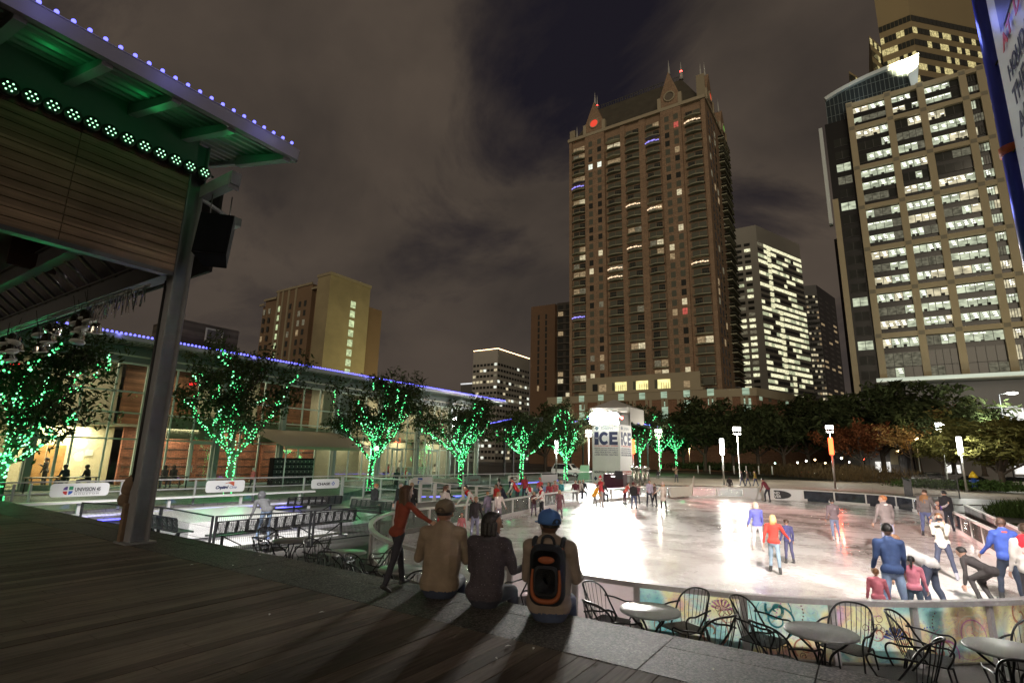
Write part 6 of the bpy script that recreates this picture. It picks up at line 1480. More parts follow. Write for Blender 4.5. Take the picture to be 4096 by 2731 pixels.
LO = WM+[lit('lit_open_office', (1, .90, .60), .62, .55, (.7, .7, 1.5)), lit('lit_open_office_cool', (.92, 1, .72), .55, .55, (.7, .7, 1.5)), lit('lit_half', (.9, .85, .6), .14, .6), glow('ceiling_fixture', (1, .98, .88), 2.6), mat('mullion', (.07, .07, .065), .5), mat('desk_dark', (.03, .03, .03), .8)]
fg = Face((XL, Yo+.9), (XR, Yo+.9)); W = Wins(go, LO); R = random.Random(31)
def office_window(lit_ranges, np_, rows):
    def ex(mb, w):
        fc, u0, u1, z0, z1, m, off, _ = w; pwid = (u1-u0)/np_
        for p0, p1, mm in lit_ranges:
            ua, ub = u0+pwid*p0, u0+pwid*p1
            mb.cur = mm; fc.box(mb, ua, ub, z0+.15, z1-.2, off+.03)
            if mm in (7, 8):
                rr = random.Random(int(ua*50+z0)); n = int((ub-ua)/1.15); sty = rr.random()
                for k in range(n):
                    for j in range(rows if sty < .6 else 1):
                        zc = z1-.45-.42*j; uc = ua+(k+.5)*(ub-ua)/max(1, n)+.12*j; hw = .32 if sty < .6 else .42
                        if rr.random() < .85: mb.cur = 10; fc.box(mb, uc-hw, uc+hw, zc-.08, zc+.08, off+.05)
                mb.cur = 12
                for k in range(int((ub-ua)/1.0)):
                    if rr.random() < .6: uc = ua+rr.uniform(.3, ub-ua-.3); fc.box(mb, uc-.3, uc+.3, z0+.15, z0+rr.uniform(.3, .75), off+.045)
        mb.cur = 11
        for k in range(1, np_): fc.box(mb, u0+pwid*k-.05, u0+pwid*k+.05, z0, z1, off+.07)
        fc.box(mb, u0, u1, z0-.02, z0+.06, off+.07)
    return ex
for bi in range(len(beltz)-1):
    zt, zb_ = beltz[bi]-.52, beltz[bi+1]+.52; nfl = 2 if bi == 0 else 3
    for b_, (p, q) in enumerate(zip(pu_, pu_[1:])):
        u0, u1 = p+pw, q-pw
        for k in range(nfl):
            z1 = zt-(zt-zb_)*k/nfl; z0 = zt-(zt-zb_)*(k+1)/nfl
            np_ = 4; lr = []; pr = (.95 if 3 <= bi <= 5 else (.68 if bi < 3 else .35))
            if bi == 0: pr = .5 if b_ < 2 else .15
            if bi == 6: pr = .85 if k == 0 else .18
            x = 0
            while x < np_:
                n = R.choice((1, 2, 2, 3, 4)); n = min(n, np_-x)
                if R.random() < pr+.08: lr.append((x, x+n, R.choice((7, 8, 8)) if R.random() < .88 else 9))
                elif R.random() < .2: lr.append((x, x+n, 9))
                x += n
            W.add(fg, u0, u1, z0+.95 if not (bi == 6 and k) else z0, z1-.05, 0, .05, office_window(lr, np_, 3))
# narrow bay on the corner, one lamp-lit pane per floor
fb = Face((XL-5, Yo+2), (XL, Yo+2))
for i in range(24): z = H-10-i*3.45; W.add(fb, 1.5, 4.4, z, z+2.1, R.choice((7, 8, 9)) if R.random() < .5 else 0, .06, office_window([], 2, 1))
W.done(100)
MB().box((XL-4.6, Yo+1.6, H/2-12), (1.2, .9, H-24)).build('corner_pier', ostone, go)
MB().span((XR, Yo+.4, 3), (XR+.35, Yo+DO, H)).build('side_wall', ostone, go)
# curved glass crown with a white rim and fin
cs_, ce_ = PY(3302, 408, Yo+2.5), PY(3640, 252, Yo+2.5); zc_ = lambda t: cs_.z+(ce_.z-cs_.z)*math.sin(math.pi*.5*min(1, t)**.85)
xs = [cs_.x+(ce_.x-cs_.x)*i/20 for i in range(21)]; mb = MB()
for i in range(20): mb.quad((xs[i], Yo+2.5, H-12), (xs[i+1], Yo+2.5, H-12), (xs[i+1], Yo+2.5, zc_((i+1)/20)), (xs[i], Yo+2.5, zc_(i/20)))
mb.build('crown_glass', mat('crown_dark_glass', (.03, .04, .045), .12), go)
mb = MB()
for i in range(0, 21): mb.bar((xs[i], Yo+2.42, H-8), (xs[i], Yo+2.42, zc_(i/20)), .10)
for z in (H-4, H-1, H+2, H+5):
    i0 = next((i for i in range(21) if zc_(i/20) > z+.3), 20); mb.bar((xs[i0], Yo+2.42, z), (xs[20], Yo+2.42, z), .1)
mb.build('crown_mullion', mat('crown_mullion', (.16, .2, .2), .5), go)
wr = mat('white_crown_rim', (.62, .68, .68), .4); mb = MB()
for i in range(20): mb.bar((xs[i], Yo+2.1, zc_(i/20)+.3), (xs[i+1], Yo+2.1, zc_((i+1)/20)+.3), 1.1, .9)
mb.build('crown_rim', wr, go); MB().add([(xs[20]-.6, Yo+1.4, H+.2), (xs[20]+.6, Yo+1.4, H+.2), (xs[20]+1.8, Yo+1.4, ce_.z+1.2), (xs[20]-1.0, Yo+1.4, ce_.z+.6), (xs[20]-.6, Yo+2.4, H+.2), (xs[20]+.6, Yo+2.4, H+.2), (xs[20]+1.8, Yo+2.4, ce_.z+1.2), (xs[20]-1.0, Yo+2.4, ce_.z+.6)], [(0, 1, 2, 3), (7, 6, 5, 4), (0, 4, 5, 1), (1, 5, 6, 2), (2, 6, 7, 3), (3, 7, 4, 0)]).build('crown_fin', wr, go)
MB().box((XL-6.0, Yo+2.4, H-17), (.8, 2.2, 26)).build('white_edge_fin', wr, go)
lamp('crown_light', 'POINT', (0, 0, 0), 170, (.85, 1, 1), 1.0).location = (XL+3, Yo-2, H+3)
lamp('crown_light', 'POINT', (0, 0, 0), 170, (.85, 1, 1), 1.0).location = (xs[20]+1, Yo-2, H+3)
for x in (XL+2, XL+11, XL+20): lamp('facade_uplight', 'SPOT', (0, 0, 0), 6000, (1, .86, .55), 1.5, aim=None, angle=70).location = (x, Yo-26, 8)
for o in [q for q in bpy.data.objects if q.name.startswith('facade_uplight')]: o.rotation_euler = (Vector((0, 27, 44))).to_track_quat('-Z', 'Y').to_euler()
# lit canopy and grey plinth of the office
u0, z0 = fo.u_at(3528, 1540); zc1 = z0
MB().box((XL+u0+24, Yo-2.2, zc1+.45), (50, 5, .9)).build('canopy', mat('white_canopy', (.6, .6, .52), .6), go); mb = MB(); mb.box((XL+u0+24, Yo-4.75, zc1+.5), (50, .12, .7)); mb.build('canopy_light', lit('canopy_glow', (.92, 1, .80), .62, .25, (.12, 1, 1)), go)
MB().box((XL+30, Yo-.6, zc1/2), (52, 1, zc1-.4)).box((XL-3, Yo+1, zc1/2-1), (9, 1, zc1-2.2)).build('plinth_wall', mat('grey_plinth', (.20, .185, .175), .7, noise=.06, nscale=.2), go)
fq = Face((XL-2, Yo-1.1), (XL+60, Yo-1.1))
for a_, b_, yt, yb_ in ((4000, 4092, 1634, 1684), (4055, 4130, 1860, 1895), (3500, 3560, 1845, 1888), (3780, 3840, 1858, 1890)):
    ua, z1 = fq.u_at(a_, yt); ub, _ = fq.u_at(b_, yt); z0 = fq.u_at(a_, yb_)[1]; mb = MB(); fq.box(mb, ua, ub, z0, z1, .15); mb.build('shop_window', lit('shop_white', (1, .98, .92), 1.1, .5, (.8, .8, .8)), go)
ua, z1 = fq.u_at(3868, 1585); ub, z0 = fq.u_at(3900, 1630); mb = MB(); fq.box(mb, ua, ub, z0, z1, .2); mb.build('wall_poster', mat('plum_poster', (.05, .04, .07), .5, noise=.6, nscale=.6), go)
# ---- faceted tower behind the office
zb_ = 150.; L_, c, R_ = P(3512, 103, zb_), P(3639, 51, zb_), P(3905, 108, zb_); beigeT = mat('beige_tower_panel', (.25, .20, .115), .8, noise=.05, nscale=.1)
ft = empty('office_tower', (c.x, c.y, 0), label='faceted beige tower with stepped shoulders rising behind the gridded office', cat='building')
back_ = Vector((L_.x+R_.x-c.x, L_.y+R_.y-c.y, 0)); core = [(L_.x, L_.y), (c.x, c.y), (R_.x, R_.y), (back_.x, back_.y)]
body(ft, core, 0, 172, beigeT)
dl = (Vector((L_.x, L_.y, 0))-Vector((c.x, c.y, 0))).normalized(); W = Wins(ft, WM+[lit('lit_tower_yellow', (1, .84, .38), .55, .6, (2, 2, 2))]); R = random.Random(14)
f1, f2 = Face((L_.x, L_.y), (c.x, c.y)), Face((c.x, c.y), (R_.x, R_.y))
for i in range(14):
    z = zb_-1-i*6.4*.72
    for fc, n in ((f1, 8), (f2, 16)):
        for k in range(n): W.add(fc, fc.L*k/n+.06, fc.L*(k+1)/n-.06, z-2.2, z, 7 if (i and R.random() < .36) else 0, .15)
wing = Vector((L_.x, L_.y, 0))
for j, (px, py, zz) in enumerate(((3476, 143, 143.), (3395, 285, 126.))):
    q = P(px, py, zz); n0 = Vector((0, 12+j*6, 0)); s0 = wing+Vector((1, 4+3*j, 0))
    body(ft, [(q.x, q.y), (s0.x, s0.y), (s0.x, s0.y+30), (q.x, q.y+30)], 0, zz, beigeT); fc = Face((q.x, q.y), (s0.x, s0.y))
    for i in range(9):
        z = zz-1-i*4.6; n = 7
        for k in range(n): W.add(fc, fc.L*k/n+.06, fc.L*(k+1)/n-.06, z-2.2, z, 7 if R.random() < .28 else 0, .15)
W.done()
lamp('tower_uplight', 'SPOT', (0, 0, 0), 110000, (1, .84, .5), 2, aim=None, angle=60).location = (c.x-10, c.y-55, 95); bpy.data.objects['tower_uplight'].rotation_euler = Vector((12, 55, 45)).to_track_quat('-Z', 'Y').to_euler()
lamp('hotel_uplight', 'SPOT', (0, 0, 0), 38000, (1, .9, .45), 1.5, aim=None, angle=60).location = (P(1324, 1098, 55).x+34, P(1324, 1098, 55).y+20, 6); bpy.data.objects['hotel_uplight'].rotation_euler = Vector((-34, -4, 26)).to_track_quat('-Z', 'Y').to_euler()
# ================================================================== TREES, HEDGE, CARS ACROSS THE PARK
TV = {}
def park_tree(px, pytop, pyb, D, wpx, kind, label, seed, group='dark trees along the far street'):
    top = PDp(px, pytop, D); b = PDp(px, pyb, D); b.z = max(b.z, .0); h = top.z-b.z; sp = wpx/2/F_PX*D*1.05
    key = (kind, seed % 3)
    if key not in TV:
        R = random.Random(50+seed); m = {'oak': oak2, 'rust': rust, 'gold': gold, 'olive': olive}[kind]
        th = {'gold': .42, 'olive': .26}.get(kind, .26)
        br = branches(R, 1.0*10, 4.6, th*10, 6 if kind != 'olive' else 7, 0, .24 if kind != 'gold' else .12)
        TV[key] = (trunk_mesh(br, .02), crown_mesh(R, br, 10, 4.8, th*10, {'oak': 5200, 'rust': 4200, 'gold': 2300, 'olive': 7500}[kind], {'oak': .40, 'gold': .26}.get(kind, .34), m))
    t = empty({'oak': 'oak_tree', 'rust': 'maple_tree', 'gold': 'maple_tree', 'olive': 'olive_tree'}[kind], b, seed*1.7, label, 'tree', group)
    t.scale = (sp/4.6, sp/4.6, h/10)
    inst('trunk', TV[key][0], t); inst('crown', TV[key][1], t)
for i, (px, pt, pb, D, w_, kd, lb) in enumerate((
    (2735, 1665, 1872, 128, 190, 'oak', 'dark oak next to the green trunked oaks, tallest at that end of the row'), (2822, 1612, 1880, 120, 260, 'oak', 'broad dark oak behind the first white tube lamp'),
    (2935, 1650, 1878, 118, 230, 'oak', 'dark oak behind the seated man and box lamp'), (3035, 1622, 1876, 122, 240, 'oak', 'dark oak below the pale striped tower'),
    (3140, 1632, 1880, 118, 230, 'oak', 'dark oak just before the red tube lamp'), (3240, 1618, 1882, 124, 240, 'oak', 'dark oak behind the red tube lamp'),
    (3390, 1588, 1888, 120, 280, 'oak', 'tall dark oak behind the rust coloured tree'), (3540, 1570, 1890, 122, 300, 'oak', 'tallest dark oak under the stone office plinth'),
    (3680, 1570, 1890, 124, 290, 'oak', 'dark oak behind the golden tree and street lantern'), (3820, 1590, 1892, 122, 250, 'oak', 'dark oak left of the tall street light'),
    (3455, 1688, 1888, 108, 160, 'rust', 'rust coloured maple glowing red brown among the dark oaks'), (3655, 1690, 1905, 108, 220, 'gold', 'thin golden tree lit by the street lantern'),
    (3940, 1632, 1900, 108, 230, 'oak', 'oak lit pale green beneath the street light'), (4015, 1668, 1960, 80, 330, 'olive', 'large olive coloured tree with many pale stems near the pond'),
    (2490, 1640, 1885, 105, 170, 'oak', 'dark oak rising behind the printed tower'), (2180, 1615, 1885, 95, 230, 'oak', 'dark oak between the cafe and the printed tower'), (3775, 1740, 1900, 100, 130, 'olive', 'small olive bush tree behind the box lamp'), (4110, 1700, 1900, 112, 200, 'oak', 'dark oak cut by the picture edge'))):
    park_tree(px, pt, pb, D, w_, kd, lb, i)
lamp('lamp_light', 'POINT', PDp(3940, 1700, 100), 1500, (.9, 1, .8), .4)
def leaf_heap(name, pts, rad_, hgt, n, size, m, label=None, cat=None, kind=None, blades=False):
    R = np.random.default_rng(len(pts)*7+n); L = [Vector(p) for p in pts]; k = R.integers(0, len(L)-1, n); t = R.random(n)
    A = np.array([tuple(p) for p in L]); pos = A[k]*(1-t)[:, None]+A[k+1]*t[:, None]
    a = R.random(n)*6.283; r = rad_*np.sqrt(R.random(n)); pos[:, 0] += r*np.cos(a); pos[:, 1] += r*np.sin(a); pos[:, 2] += R.random(n)*hgt*(1-(r/rad_)**2*.5)
    ax = R.normal(size=(n, 3))
    if blades: ax[:, 2] = np.abs(ax[:, 2])+1.8
    ax /= np.linalg.norm(ax, axis=1)[:, None]; b = np.cross(ax, R.normal(size=(n, 3))); b /= np.linalg.norm(b, axis=1)[:, None]; s = size*R.uniform(.6, 1.3, n)[:, None]
    v = np.stack([pos-ax*s, pos+b*s*(.12 if blades else .35), pos+ax*s, pos-b*s*(.12 if blades else .35)], 1).reshape(-1, 3)
    me = bpy.data.meshes.new(name); me.vertices.add(n*4); me.vertices.foreach_set('co', v.ravel()); me.loops.add(n*4); me.loops.foreach_set('vertex_index', np.arange(n*4)); me.polygons.add(n); me.polygons.foreach_set('loop_start', np.arange(n)*4); me.update(calc_edges=True); me.materials.append(m)
    o = bpy.data.objects.new(name, me); COL.objects.link(o); return tag(o, label, cat, None, kind)
drygrass = leaf_mat('dry_ornamental_grass', (.085, .06, .03))
leaf_heap('ornamental_grass', [PDp(3090, 1900, 112), PDp(3250, 1905, 104), PDp(3400, 1918, 98), PDp(3560, 1928, 92)], 5, 2.4, 9000, .30, drygrass, 'band of brown ornamental grass along the far path', 'grass', 'stuff', True)
leaf_heap('ground_cover', [PDp(2760, 1872, 130), PDp(2950, 1880, 125), PDp(3100, 1890, 120)], 7, 1.6, 4500, .35, oak2, 'low dark planting at the back of the lawn', 'ground cover', 'stuff')
leaf_heap('green_ground_cover', [PDp(3640, 1945, 88), PDp(3850, 1955, 82), PDp(4080, 1962, 78)], 3.0, 1.1, 4200, .20, leaf_mat('lit_ground_cover', (.06, .10, .03)), 'low green planting beside the far pavement', 'ground cover', 'stuff')
leaf_heap('pond_plant', [P(4050, 2066, 0), P(4140, 2072, 0)], 1.3, .9, 3000, .22, leaf_mat('pond_reed', (.045, .07, .02)), 'clump of bright green reeds at the edge of the pond', 'plant', None, True)
# ------------------------------------------------------------------ cars
tyre = mat('tyre_black', (.012, .012, .012), .8); cglass = mat('car_glass', (.02, .022, .022), .05, spec=.8); rimm = mat('wheel_rim', (.4, .4, .4), .3, metal=.8)
def car(loc, rz, paint, label, L=4.6, H=1.45, suv=False, head=False, tail=False, group='cars in the street'):
    r = empty('parked_car' if not head else 'moving_car', loc, rz, label, 'car', group); w_ = .9
    if suv: prof = [(-L/2, .45), (-L/2, 1.0), (-L/2+.08, 1.15), (-L*.40, H), (L*.10, H), (L*.24, 1.12), (L/2-.1, 1.02), (L/2, .85), (L/2, .40)]
    else: prof = [(-L/2, .42), (-L/2+.02, .85), (-L*.36, .98), (-L*.22, H), (L*.08, H), (L*.25, .96), (L/2-.15, .82), (L/2, .65), (L/2, .38)]
    n = len(prof); bm = bmesh.new(); rows = []
    for y, k in ((-w_, 0), (-w_*.96, 1), (w_*.96, 1), (w_, 0)):
        row = []
        for x, z in prof:
            tz = max(0, (z-.95)/(H-.95)) if z > .95 else 0
            row.append(bm.verts.new((x*(1 if k else .985), y*(1-.2*tz), z if k or z < .5 else z-.02)))
        rows.append(row)
    for a, b in zip(rows, rows[1:]):
        for i in range(n): bm.faces.new((a[i], a[(i+1) % n], b[(i+1) % n], b[i]))
    bm.faces.new(rows[0][::-1]); bm.faces.new(rows[-1])
    bmesh.ops.bevel(bm, geom=[e for e in bm.edges], offset=.035, segments=2, affect='EDGES'); bmesh.ops.recalc_face_normals(bm, faces=bm.faces)
    me = bpy.data.meshes.new('body'); bm.to_mesh(me); bm.free(); me.materials.append(paint); inst('body', me, r)
    q = prof; a, b, c, d = (q[3], q[4], q[5], q[2])
    g = MB(False)
    for s in (-1, 1): y = s*w_*.845; yb = s*w_*.985; v = [(d[0]+.25, yb, max(d[1], 1.0)), (c[0]-.15, yb, 1.0), (b[0]-.05, y, b[1]-.09), (a[0]+.08, y, a[1]-.09)]; v = [(p[0], p[1]+s*.02, p[2]) for p in v]; g.poly(v if s < 0 else v[::-1])
    g.poly([(c[0]-.05, -w_*.82, c[1]+.05), (c[0]-.05, w_*.82, c[1]+.05), (b[0]+.08, w_*.7, b[1]-.06), (b[0]+.08, -w_*.7, b[1]-.06)]); 
    g.build('window', cglass, r)
    for x in (-L*.30, L*.31):
        for s in (-1, 1):
            wh = MB(False).lathe([(.2, -.1), (.33, -.09), (.33, .09), (.2, .1)], (x, s*(w_-.08), .33), 18, R=Matrix.Rotation(rad(90), 3, 'X')).build('wheel', tyre, r); MB(False).lathe([(0, -.105), (.2, -.105), (.2, .105), (0, .105)], (x, s*(w_-.08), .33), 14, R=Matrix.Rotation(rad(90), 3, 'X')).build('rim', rimm, wh)
    for s in (-1, 1):
        MB(False).box((L/2-.02, s*.62, .72), (.1, .34, .14)).build('headlight', glow('headlight_on', (1, .97, .85), 30) if head else mat('headlight_off', (.5, .5, .5), .1), r)
        MB(False).box((-L/2+.01, s*.66, .80), (.08, .28, .16)).build('tail_light', glow('tail_light_on', (1, .03, .02), 6) if tail else mat('tail_light_off', (.25, .01, .01), .2), r)
    return r
wpaint = mat('white_car_paint', (.62, .64, .62), .2, coat=.6); dpaint = mat('black_car_paint', (.012, .014, .018), .15, coat=.8, spec=.6); gpaint = mat('grey_car_paint', (.10, .11, .12), .2, coat=.6)
b = PDp(2275, 1893, 78); car((b.x, b.y, .1), rad(2), wpaint, 'white off road car parked behind the slim lit oak', 4.7, 1.85, True)
b = PDp(3690, 1905, 100); car((b.x, b.y, .2), rad(182), dpaint, 'black car parked under the golden tree', 4.8, 1.7, True)
b = PDp(3905, 1932, 86); car((b.x, b.y, .2), rad(-4), dpaint, 'black saloon parked behind the yellow topped hydrant', 5.0, 1.5)
b = PDp(4085, 1930, 90); car((b.x, b.y, .2), rad(0), dpaint, 'dark car at the picture edge behind the olive tree', 4.8, 1.5)
for px, D, hd, tl, rz, lb, pt in ((3275, 134, True, False, -98, 'car with dazzling headlights facing the rink on the far street', gpaint), (3150, 136, True, False, -80, 'silver car with headlights on left of the dazzling car', gpaint), (3215, 139, False, True, 95, 'grey car with tail lights on beyond the dazzling car', gpaint), (3345, 138, True, False, -85, 'dark car with headlights on right of the red tube lamp', dpaint), (2985, 133, True, False, -80, 'car with headlights on behind the far walkers', gpaint), (3430, 136, False, True, 100, 'grey car with tail lights on behind the rust maple', gpaint), (3545, 128, False, False, 178, 'black car parked behind the grass band', dpaint)):
    b = PD(px, D, .08); car(b, rad(rz), pt, lb, head=hd, tail=tl)
# ------------------------------------------------------------------ street things
def thing(name, label, cat, loc, group=None): return empty(name, loc, 0, label, cat, group)
b = PDp(3462, 1900, 128); ts = thing('traffic_light', 'traffic light showing red beside the rust maple', 'traffic light', b); zt = PDp(3462, 1836, 128).z
MB().tube([(b.x, b.y, b.z), (b.x, b.y, zt+.6)], .09, 8).build('pole', steel2, ts); MB().box((b.x, b.y-.1, zt-.3), (.42, .3, 1.2)).build('signal_box', blk, ts); MB().ball((b.x, b.y-.28, zt), .24).build('signal_lamp', glow('signal_red', (1, .08, .04), 14), ts)
R = random.Random(77)
for i, (px, py, D) in enumerate(((3472, 1800, 132), (3275, 1905, 140), (3590, 1802, 132), (3225, 1843, 150), (3190, 1850, 150), (3330, 1846, 152), (3395, 1848, 152), (3302, 1852, 146), (3260, 1838, 155), (3420, 1862, 148), (3100, 1852, 150), (3365, 1832, 155))):
    if i == 1: continue
    p = PDp(px, py, D); o = thing('street_light', 'small distant street light seen between the oak trunks', 'street lamp', (p.x, p.y, .1), 'distant street lights between the oak trunks')
    MB().tube([(p.x, p.y, .1), (p.x, p.y, p.z)], .06, 6).build('pole', steel2, o); MB().ball(p, .2).build('lamp_head', R.choice((boxlamp, warm, glow('lamp_green', (.5, 1, .8), 12))), o)
b = PDp(3900, 1950, 79); hy = thing('fire_hydrant', 'blue fire hydrant with a yellow top by the far pavement', 'hydrant', b)
hb = mat('hydrant_blue', (.02, .07, .30), .4); hyw = mat('hydrant_yellow', (.75, .5, .02), .4)
MB().lathe([(.3, 0), (.3, .1), (.22, .15), (.22, 1.0), (.3, 1.05)], b, 14).bar(b+Vector((-.42, 0, .75)), b+Vector((.42, 0, .75)), .2).build('barrel', hb, hy); MB().lathe([(.3, 1.05), (.42, 1.1), (.3, 1.4), (.16, 1.62), (.07, 1.75), (0, 1.8)], b, 14).build('bonnet', hyw, hy)
b = P(3340, 1921, .1); o = thing('park_bench', 'pale plank bench behind the red tube lamp', 'bench', b); MB().box(b+Vector((0, 0, .62)), (3.4, .6, .1)).build('seat', mat('bench_plank', (.42, .36, .25), .6), o)
for s in (-1.2, 1.2): MB().box(b+Vector((s, 0, .3)), (.12, .5, .58)).build('leg', steel2, o)
for i, px in enumerate((2793, 2840, 2892, 2937, 2986, 3036, 3090)):
    b = PDp(px, 1893+i*.7, 100); MB().lathe([(.09, 0), (.09, 1.35), (.0, 1.38)], b, 10).build('bollard', mat('white_bollard', (.5, .5, .46), .5), label=('pale bollard on the far lawn edge left of the box lamp' if i < 4 else 'pale bollard on the far lawn edge right of the box lamp'), cat='bollard', group='pale bollards along the lawn edge')
# black gate and fence beside the far end of the rink
a = P(3622, 1982, .05); zt = PDp(3622, 1915, math.hypot(a.x, a.y)).z; b = P(3650, 1984, .05)
o = thing('black_gate', 'tall black mesh gate standing open beyond the rink wall', 'gate', a); d = (b-a)
MB().bar(a, a+Vector((0, 0, zt)), .12).bar(b, b+Vector((0, 0, zt)), .12).bar(a+Vector((0, 0, zt)), b+Vector((0, 0, zt-.2)), .1).build('gate_frame', bsteel, o); mb = MB()
for i in range(1, 12): p = a+d*i/12; mb.bar(p, p+Vector((0, 0, zt-.05)), .05)
mb.build('wire_mesh', bsteel, o)
a, b = P(3660, 1984, .05), P(3840, 1995, .05); o = thing('wire_fence', 'thin wire fence between the black gate and the white tube lamp', 'fence', a); mb = MB(); d = b-a
for i in range(46): p = a+d*i/45; mb.bar(p, p+Vector((0, 0, 1.9)), .016)
for z in (.2, 1.0, 1.9): mb.bar(a+Vector((0, 0, z)), b+Vector((0, 0, z)), .03)
mb.build('wire_mesh', bsteel, o); MB().bar(b, b+Vector((0, 0, 2.5)), .08).build('post', bsteel, o)
# low dark wall with a pale edge running past the rink towards the pond
a, b = P(3858, 2017, .9), P(4230, 2185, .9); o = thing('boundary_wall', 'low dark panel wall with a pale top edge between rink and pond', 'wall', (a.x, a.y, 0))
MB().bar((a.x, a.y, .44), (b.x, b.y, .44), .06, .86).build('panel', mat('dark_panel_wall', (.05, .04, .035), .5, noise=.3, nscale=2), o); MB().bar((a.x, a.y, .9), (b.x, b.y, .9), .09, .05).build('edge_rail', whitep, o)
# pale wedge ramp behind the girl in the patterned sweater
a = P(2648, 1978, .4); ps = [(0, -.2), (5.6, .3), (5.9, 1.5), (6.3, 3.4), (5.7, 2.1), (4.9, 1.75), (0, 1.45)]
MB().add([(a.x+.2+u*.26, a.y+1.2, z*.42+.25) for u, z in ps]+[(a.x+.2+u*.26, a.y+1.4, z*.42+.25) for u, z in ps], [tuple(range(6, -1, -1))[::-1], tuple(range(13, 6, -1))]+[(i, i+7, (i+1) % 7+7, (i+1) % 7) for i in range(7)]).build('skate_ramp', mat('pale_ramp', (.55, .52, .45), .6), label='pale upswept hoarding behind the girl in the patterned sweater', cat='hoarding')
# plum kiosk at the foot of the tower, silver wrapped parcels, sandwich board
b = P(2462, 1952, 0); o = thing('ticket_kiosk', 'plum coloured kiosk with a lit slot at the tower foot', 'kiosk', (b.x, b.y, 0)); pl = mat('plum_paint', (.07, .012, .025), .4)
MB().box((b.x, b.y, .66), (2.0, 1.0, 1.32)).build('body', pl, o); MB().box((b.x+.1, b.y-.52, 1.1), (.6, .06, .1)).build('lit_slot', glow('slot_white', (1, 1, .9), 3), o); MB().box((b.x+.6, b.y-.56, 1.25), (.75, .1, .75)).build('notice_board', mat('kiosk_board', (.04, .03, .04), .5), o)
for i in range(4):
    q = b+Vector((2.0+i*.42, -.4, 0)); MB().ball((q.x, q.y, 1.1), (.22, .22, .75), 10, 8).ball((q.x, q.y, 1.9), (.3, .3, .2), 8, 6).build('silver_topiary', mat('crumpled_foil', (.5, .48, .42), .25, metal=.7, noise=.4, nscale=4, bump=1, bscale=6), label='crumpled silver wrapped post beside the plum kiosk', cat='decoration', group='silver wrapped posts by the kiosk')
b = P(2340, 1925, .3); o = thing('sandwich_board', 'green tinted sandwich board by the far end of the glass railing', 'sign', b); mb = MB()
mb.add([(b.x-.7, b.y-.4, .3), (b.x+.7, b.y-.4, .3), (b.x+.5, b.y, 2.0), (b.x-.5, b.y, 2.0), (b.x-.7, b.y-.36, .3), (b.x+.7, b.y-.36, .3), (b.x+.5, b.y+.04, 2.0), (b.x-.5, b.y+.04, 2.0)], [(0, 1, 2, 3), (7, 6, 5, 4), (0, 4, 5, 1), (1, 5, 6, 2), (2, 6, 7, 3), (3, 7, 4, 0)]); mb.build('panel', mat('pale_green_panel', (.45, .6, .5), .5), o)
MB().bar((b.x-.6, b.y+.5, .3), (b.x-.45, b.y+.05, 1.95), .06).bar((b.x+.6, b.y+.5, .3), (b.x+.45, b.y+.05, 1.95), .06).build('leg', steel, o)
# black push-along skating aid shown dark at the wall
# second hall across the lawn : thin blue eave lines and its dark canopy
for (p0, p1, n), lb in (((P(2225, 1707, 8.7), P(2366, 1673, 8.7), 24), 'row of blue bulbs on the low roof left of the printed tower'), ((P(2532, 1691, 8.7), P(2645, 1710, 8.7), 30), 'row of blue bulbs on the low roof right of the printed tower'), ((P(1952, 1698, 7), P(2046, 1679, 7), 18), 'row of blue bulbs on the low roof between the lit oaks')):
    o = empty('low_pavilion', ((p0+p1)/2).to_2d().to_3d(), 0, 'dark pavilion roof carrying the '+lb.replace('row of ', ''), 'pavilion')
    d = (p1-p0); nn = Vector((-d.y, d.x, 0)).normalized()*4
    MB().add([p0, p1, p1+nn+Vector((0, 0, .5)), p0+nn+Vector((0, 0, .5)), p0-Vector((0, 0, .35)), p1-Vector((0, 0, .35)), p1+nn, p0+nn], [(0, 1, 2, 3), (7, 6, 5, 4), (0, 4, 5, 1), (1, 5, 6, 2), (2, 6, 7, 3), (3, 7, 4, 0)]).build('roof', mat('dark_pavilion_roof', (.03, .032, .034), .6), o)
    for k in (.15, .5, .85): q = p0.lerp(p1, k)+nn*.5; MB().box((q.x, q.y, q.z/2-.2), (.25, .25, q.z-.3)).build('post', steel2, o)
    s = empty('string_lights', p0, 0, lb, 'string lights', 'blue eave lights'); me = MB(False).ball((0, 0, 0), .085, 6, 4).mesh('bulb', bluew)
    for k in range(n): inst('bulb', me, s, Matrix.Translation(p0.lerp(p1, (k+.5)/n)-p0+Vector((0, 0, .12))))
    MB().bar(p0+Vector((0, 0, .04)), p1+Vector((0, 0, .04)), .04).build('cable', mat('white_cable', (.5, .5, .5)), s)
# ================================================================== PEOPLE
def cloth(c, name=None): 
    n = 'cloth_'+'_'.join('%d' % round(q*1000) for q in c); return mat(n, c, .85, noise=.18, nscale=7, bump=.35, bscale=90)
def skin(c=(.42, .24, .17)): return mat('skin_'+'_'.join('%d' % round(q*1000) for q in c), c, .5, noise=.06, nscale=12)
DARKSK = (.10, .055, .038); MID = (.30, .165, .11); LIGHT = (.50, .30, .22)
shoem = lambda c=(.03, .03, .03): mat('shoe_'+'_'.join('%d' % round(q*1000) for q in c), c, .5)
hairm = lambda c: mat('hair_'+'_'.join('%d' % round(q*1000) for q in c), c, .55, noise=.35, nscale=30, bump=.8, bscale=70)
BLK, BRN, BLD, GRY = (.010, .008, .007), (.05, .027, .015), (.42, .28, .12), (.32, .30, .28)
def Rx(a): return Matrix.Rotation(rad(a), 3, 'X')
def Ry_(a): return Matrix.Rotation(rad(a), 3, 'Y')
def Rz(a): return Matrix.Rotation(rad(a), 3, 'Z')
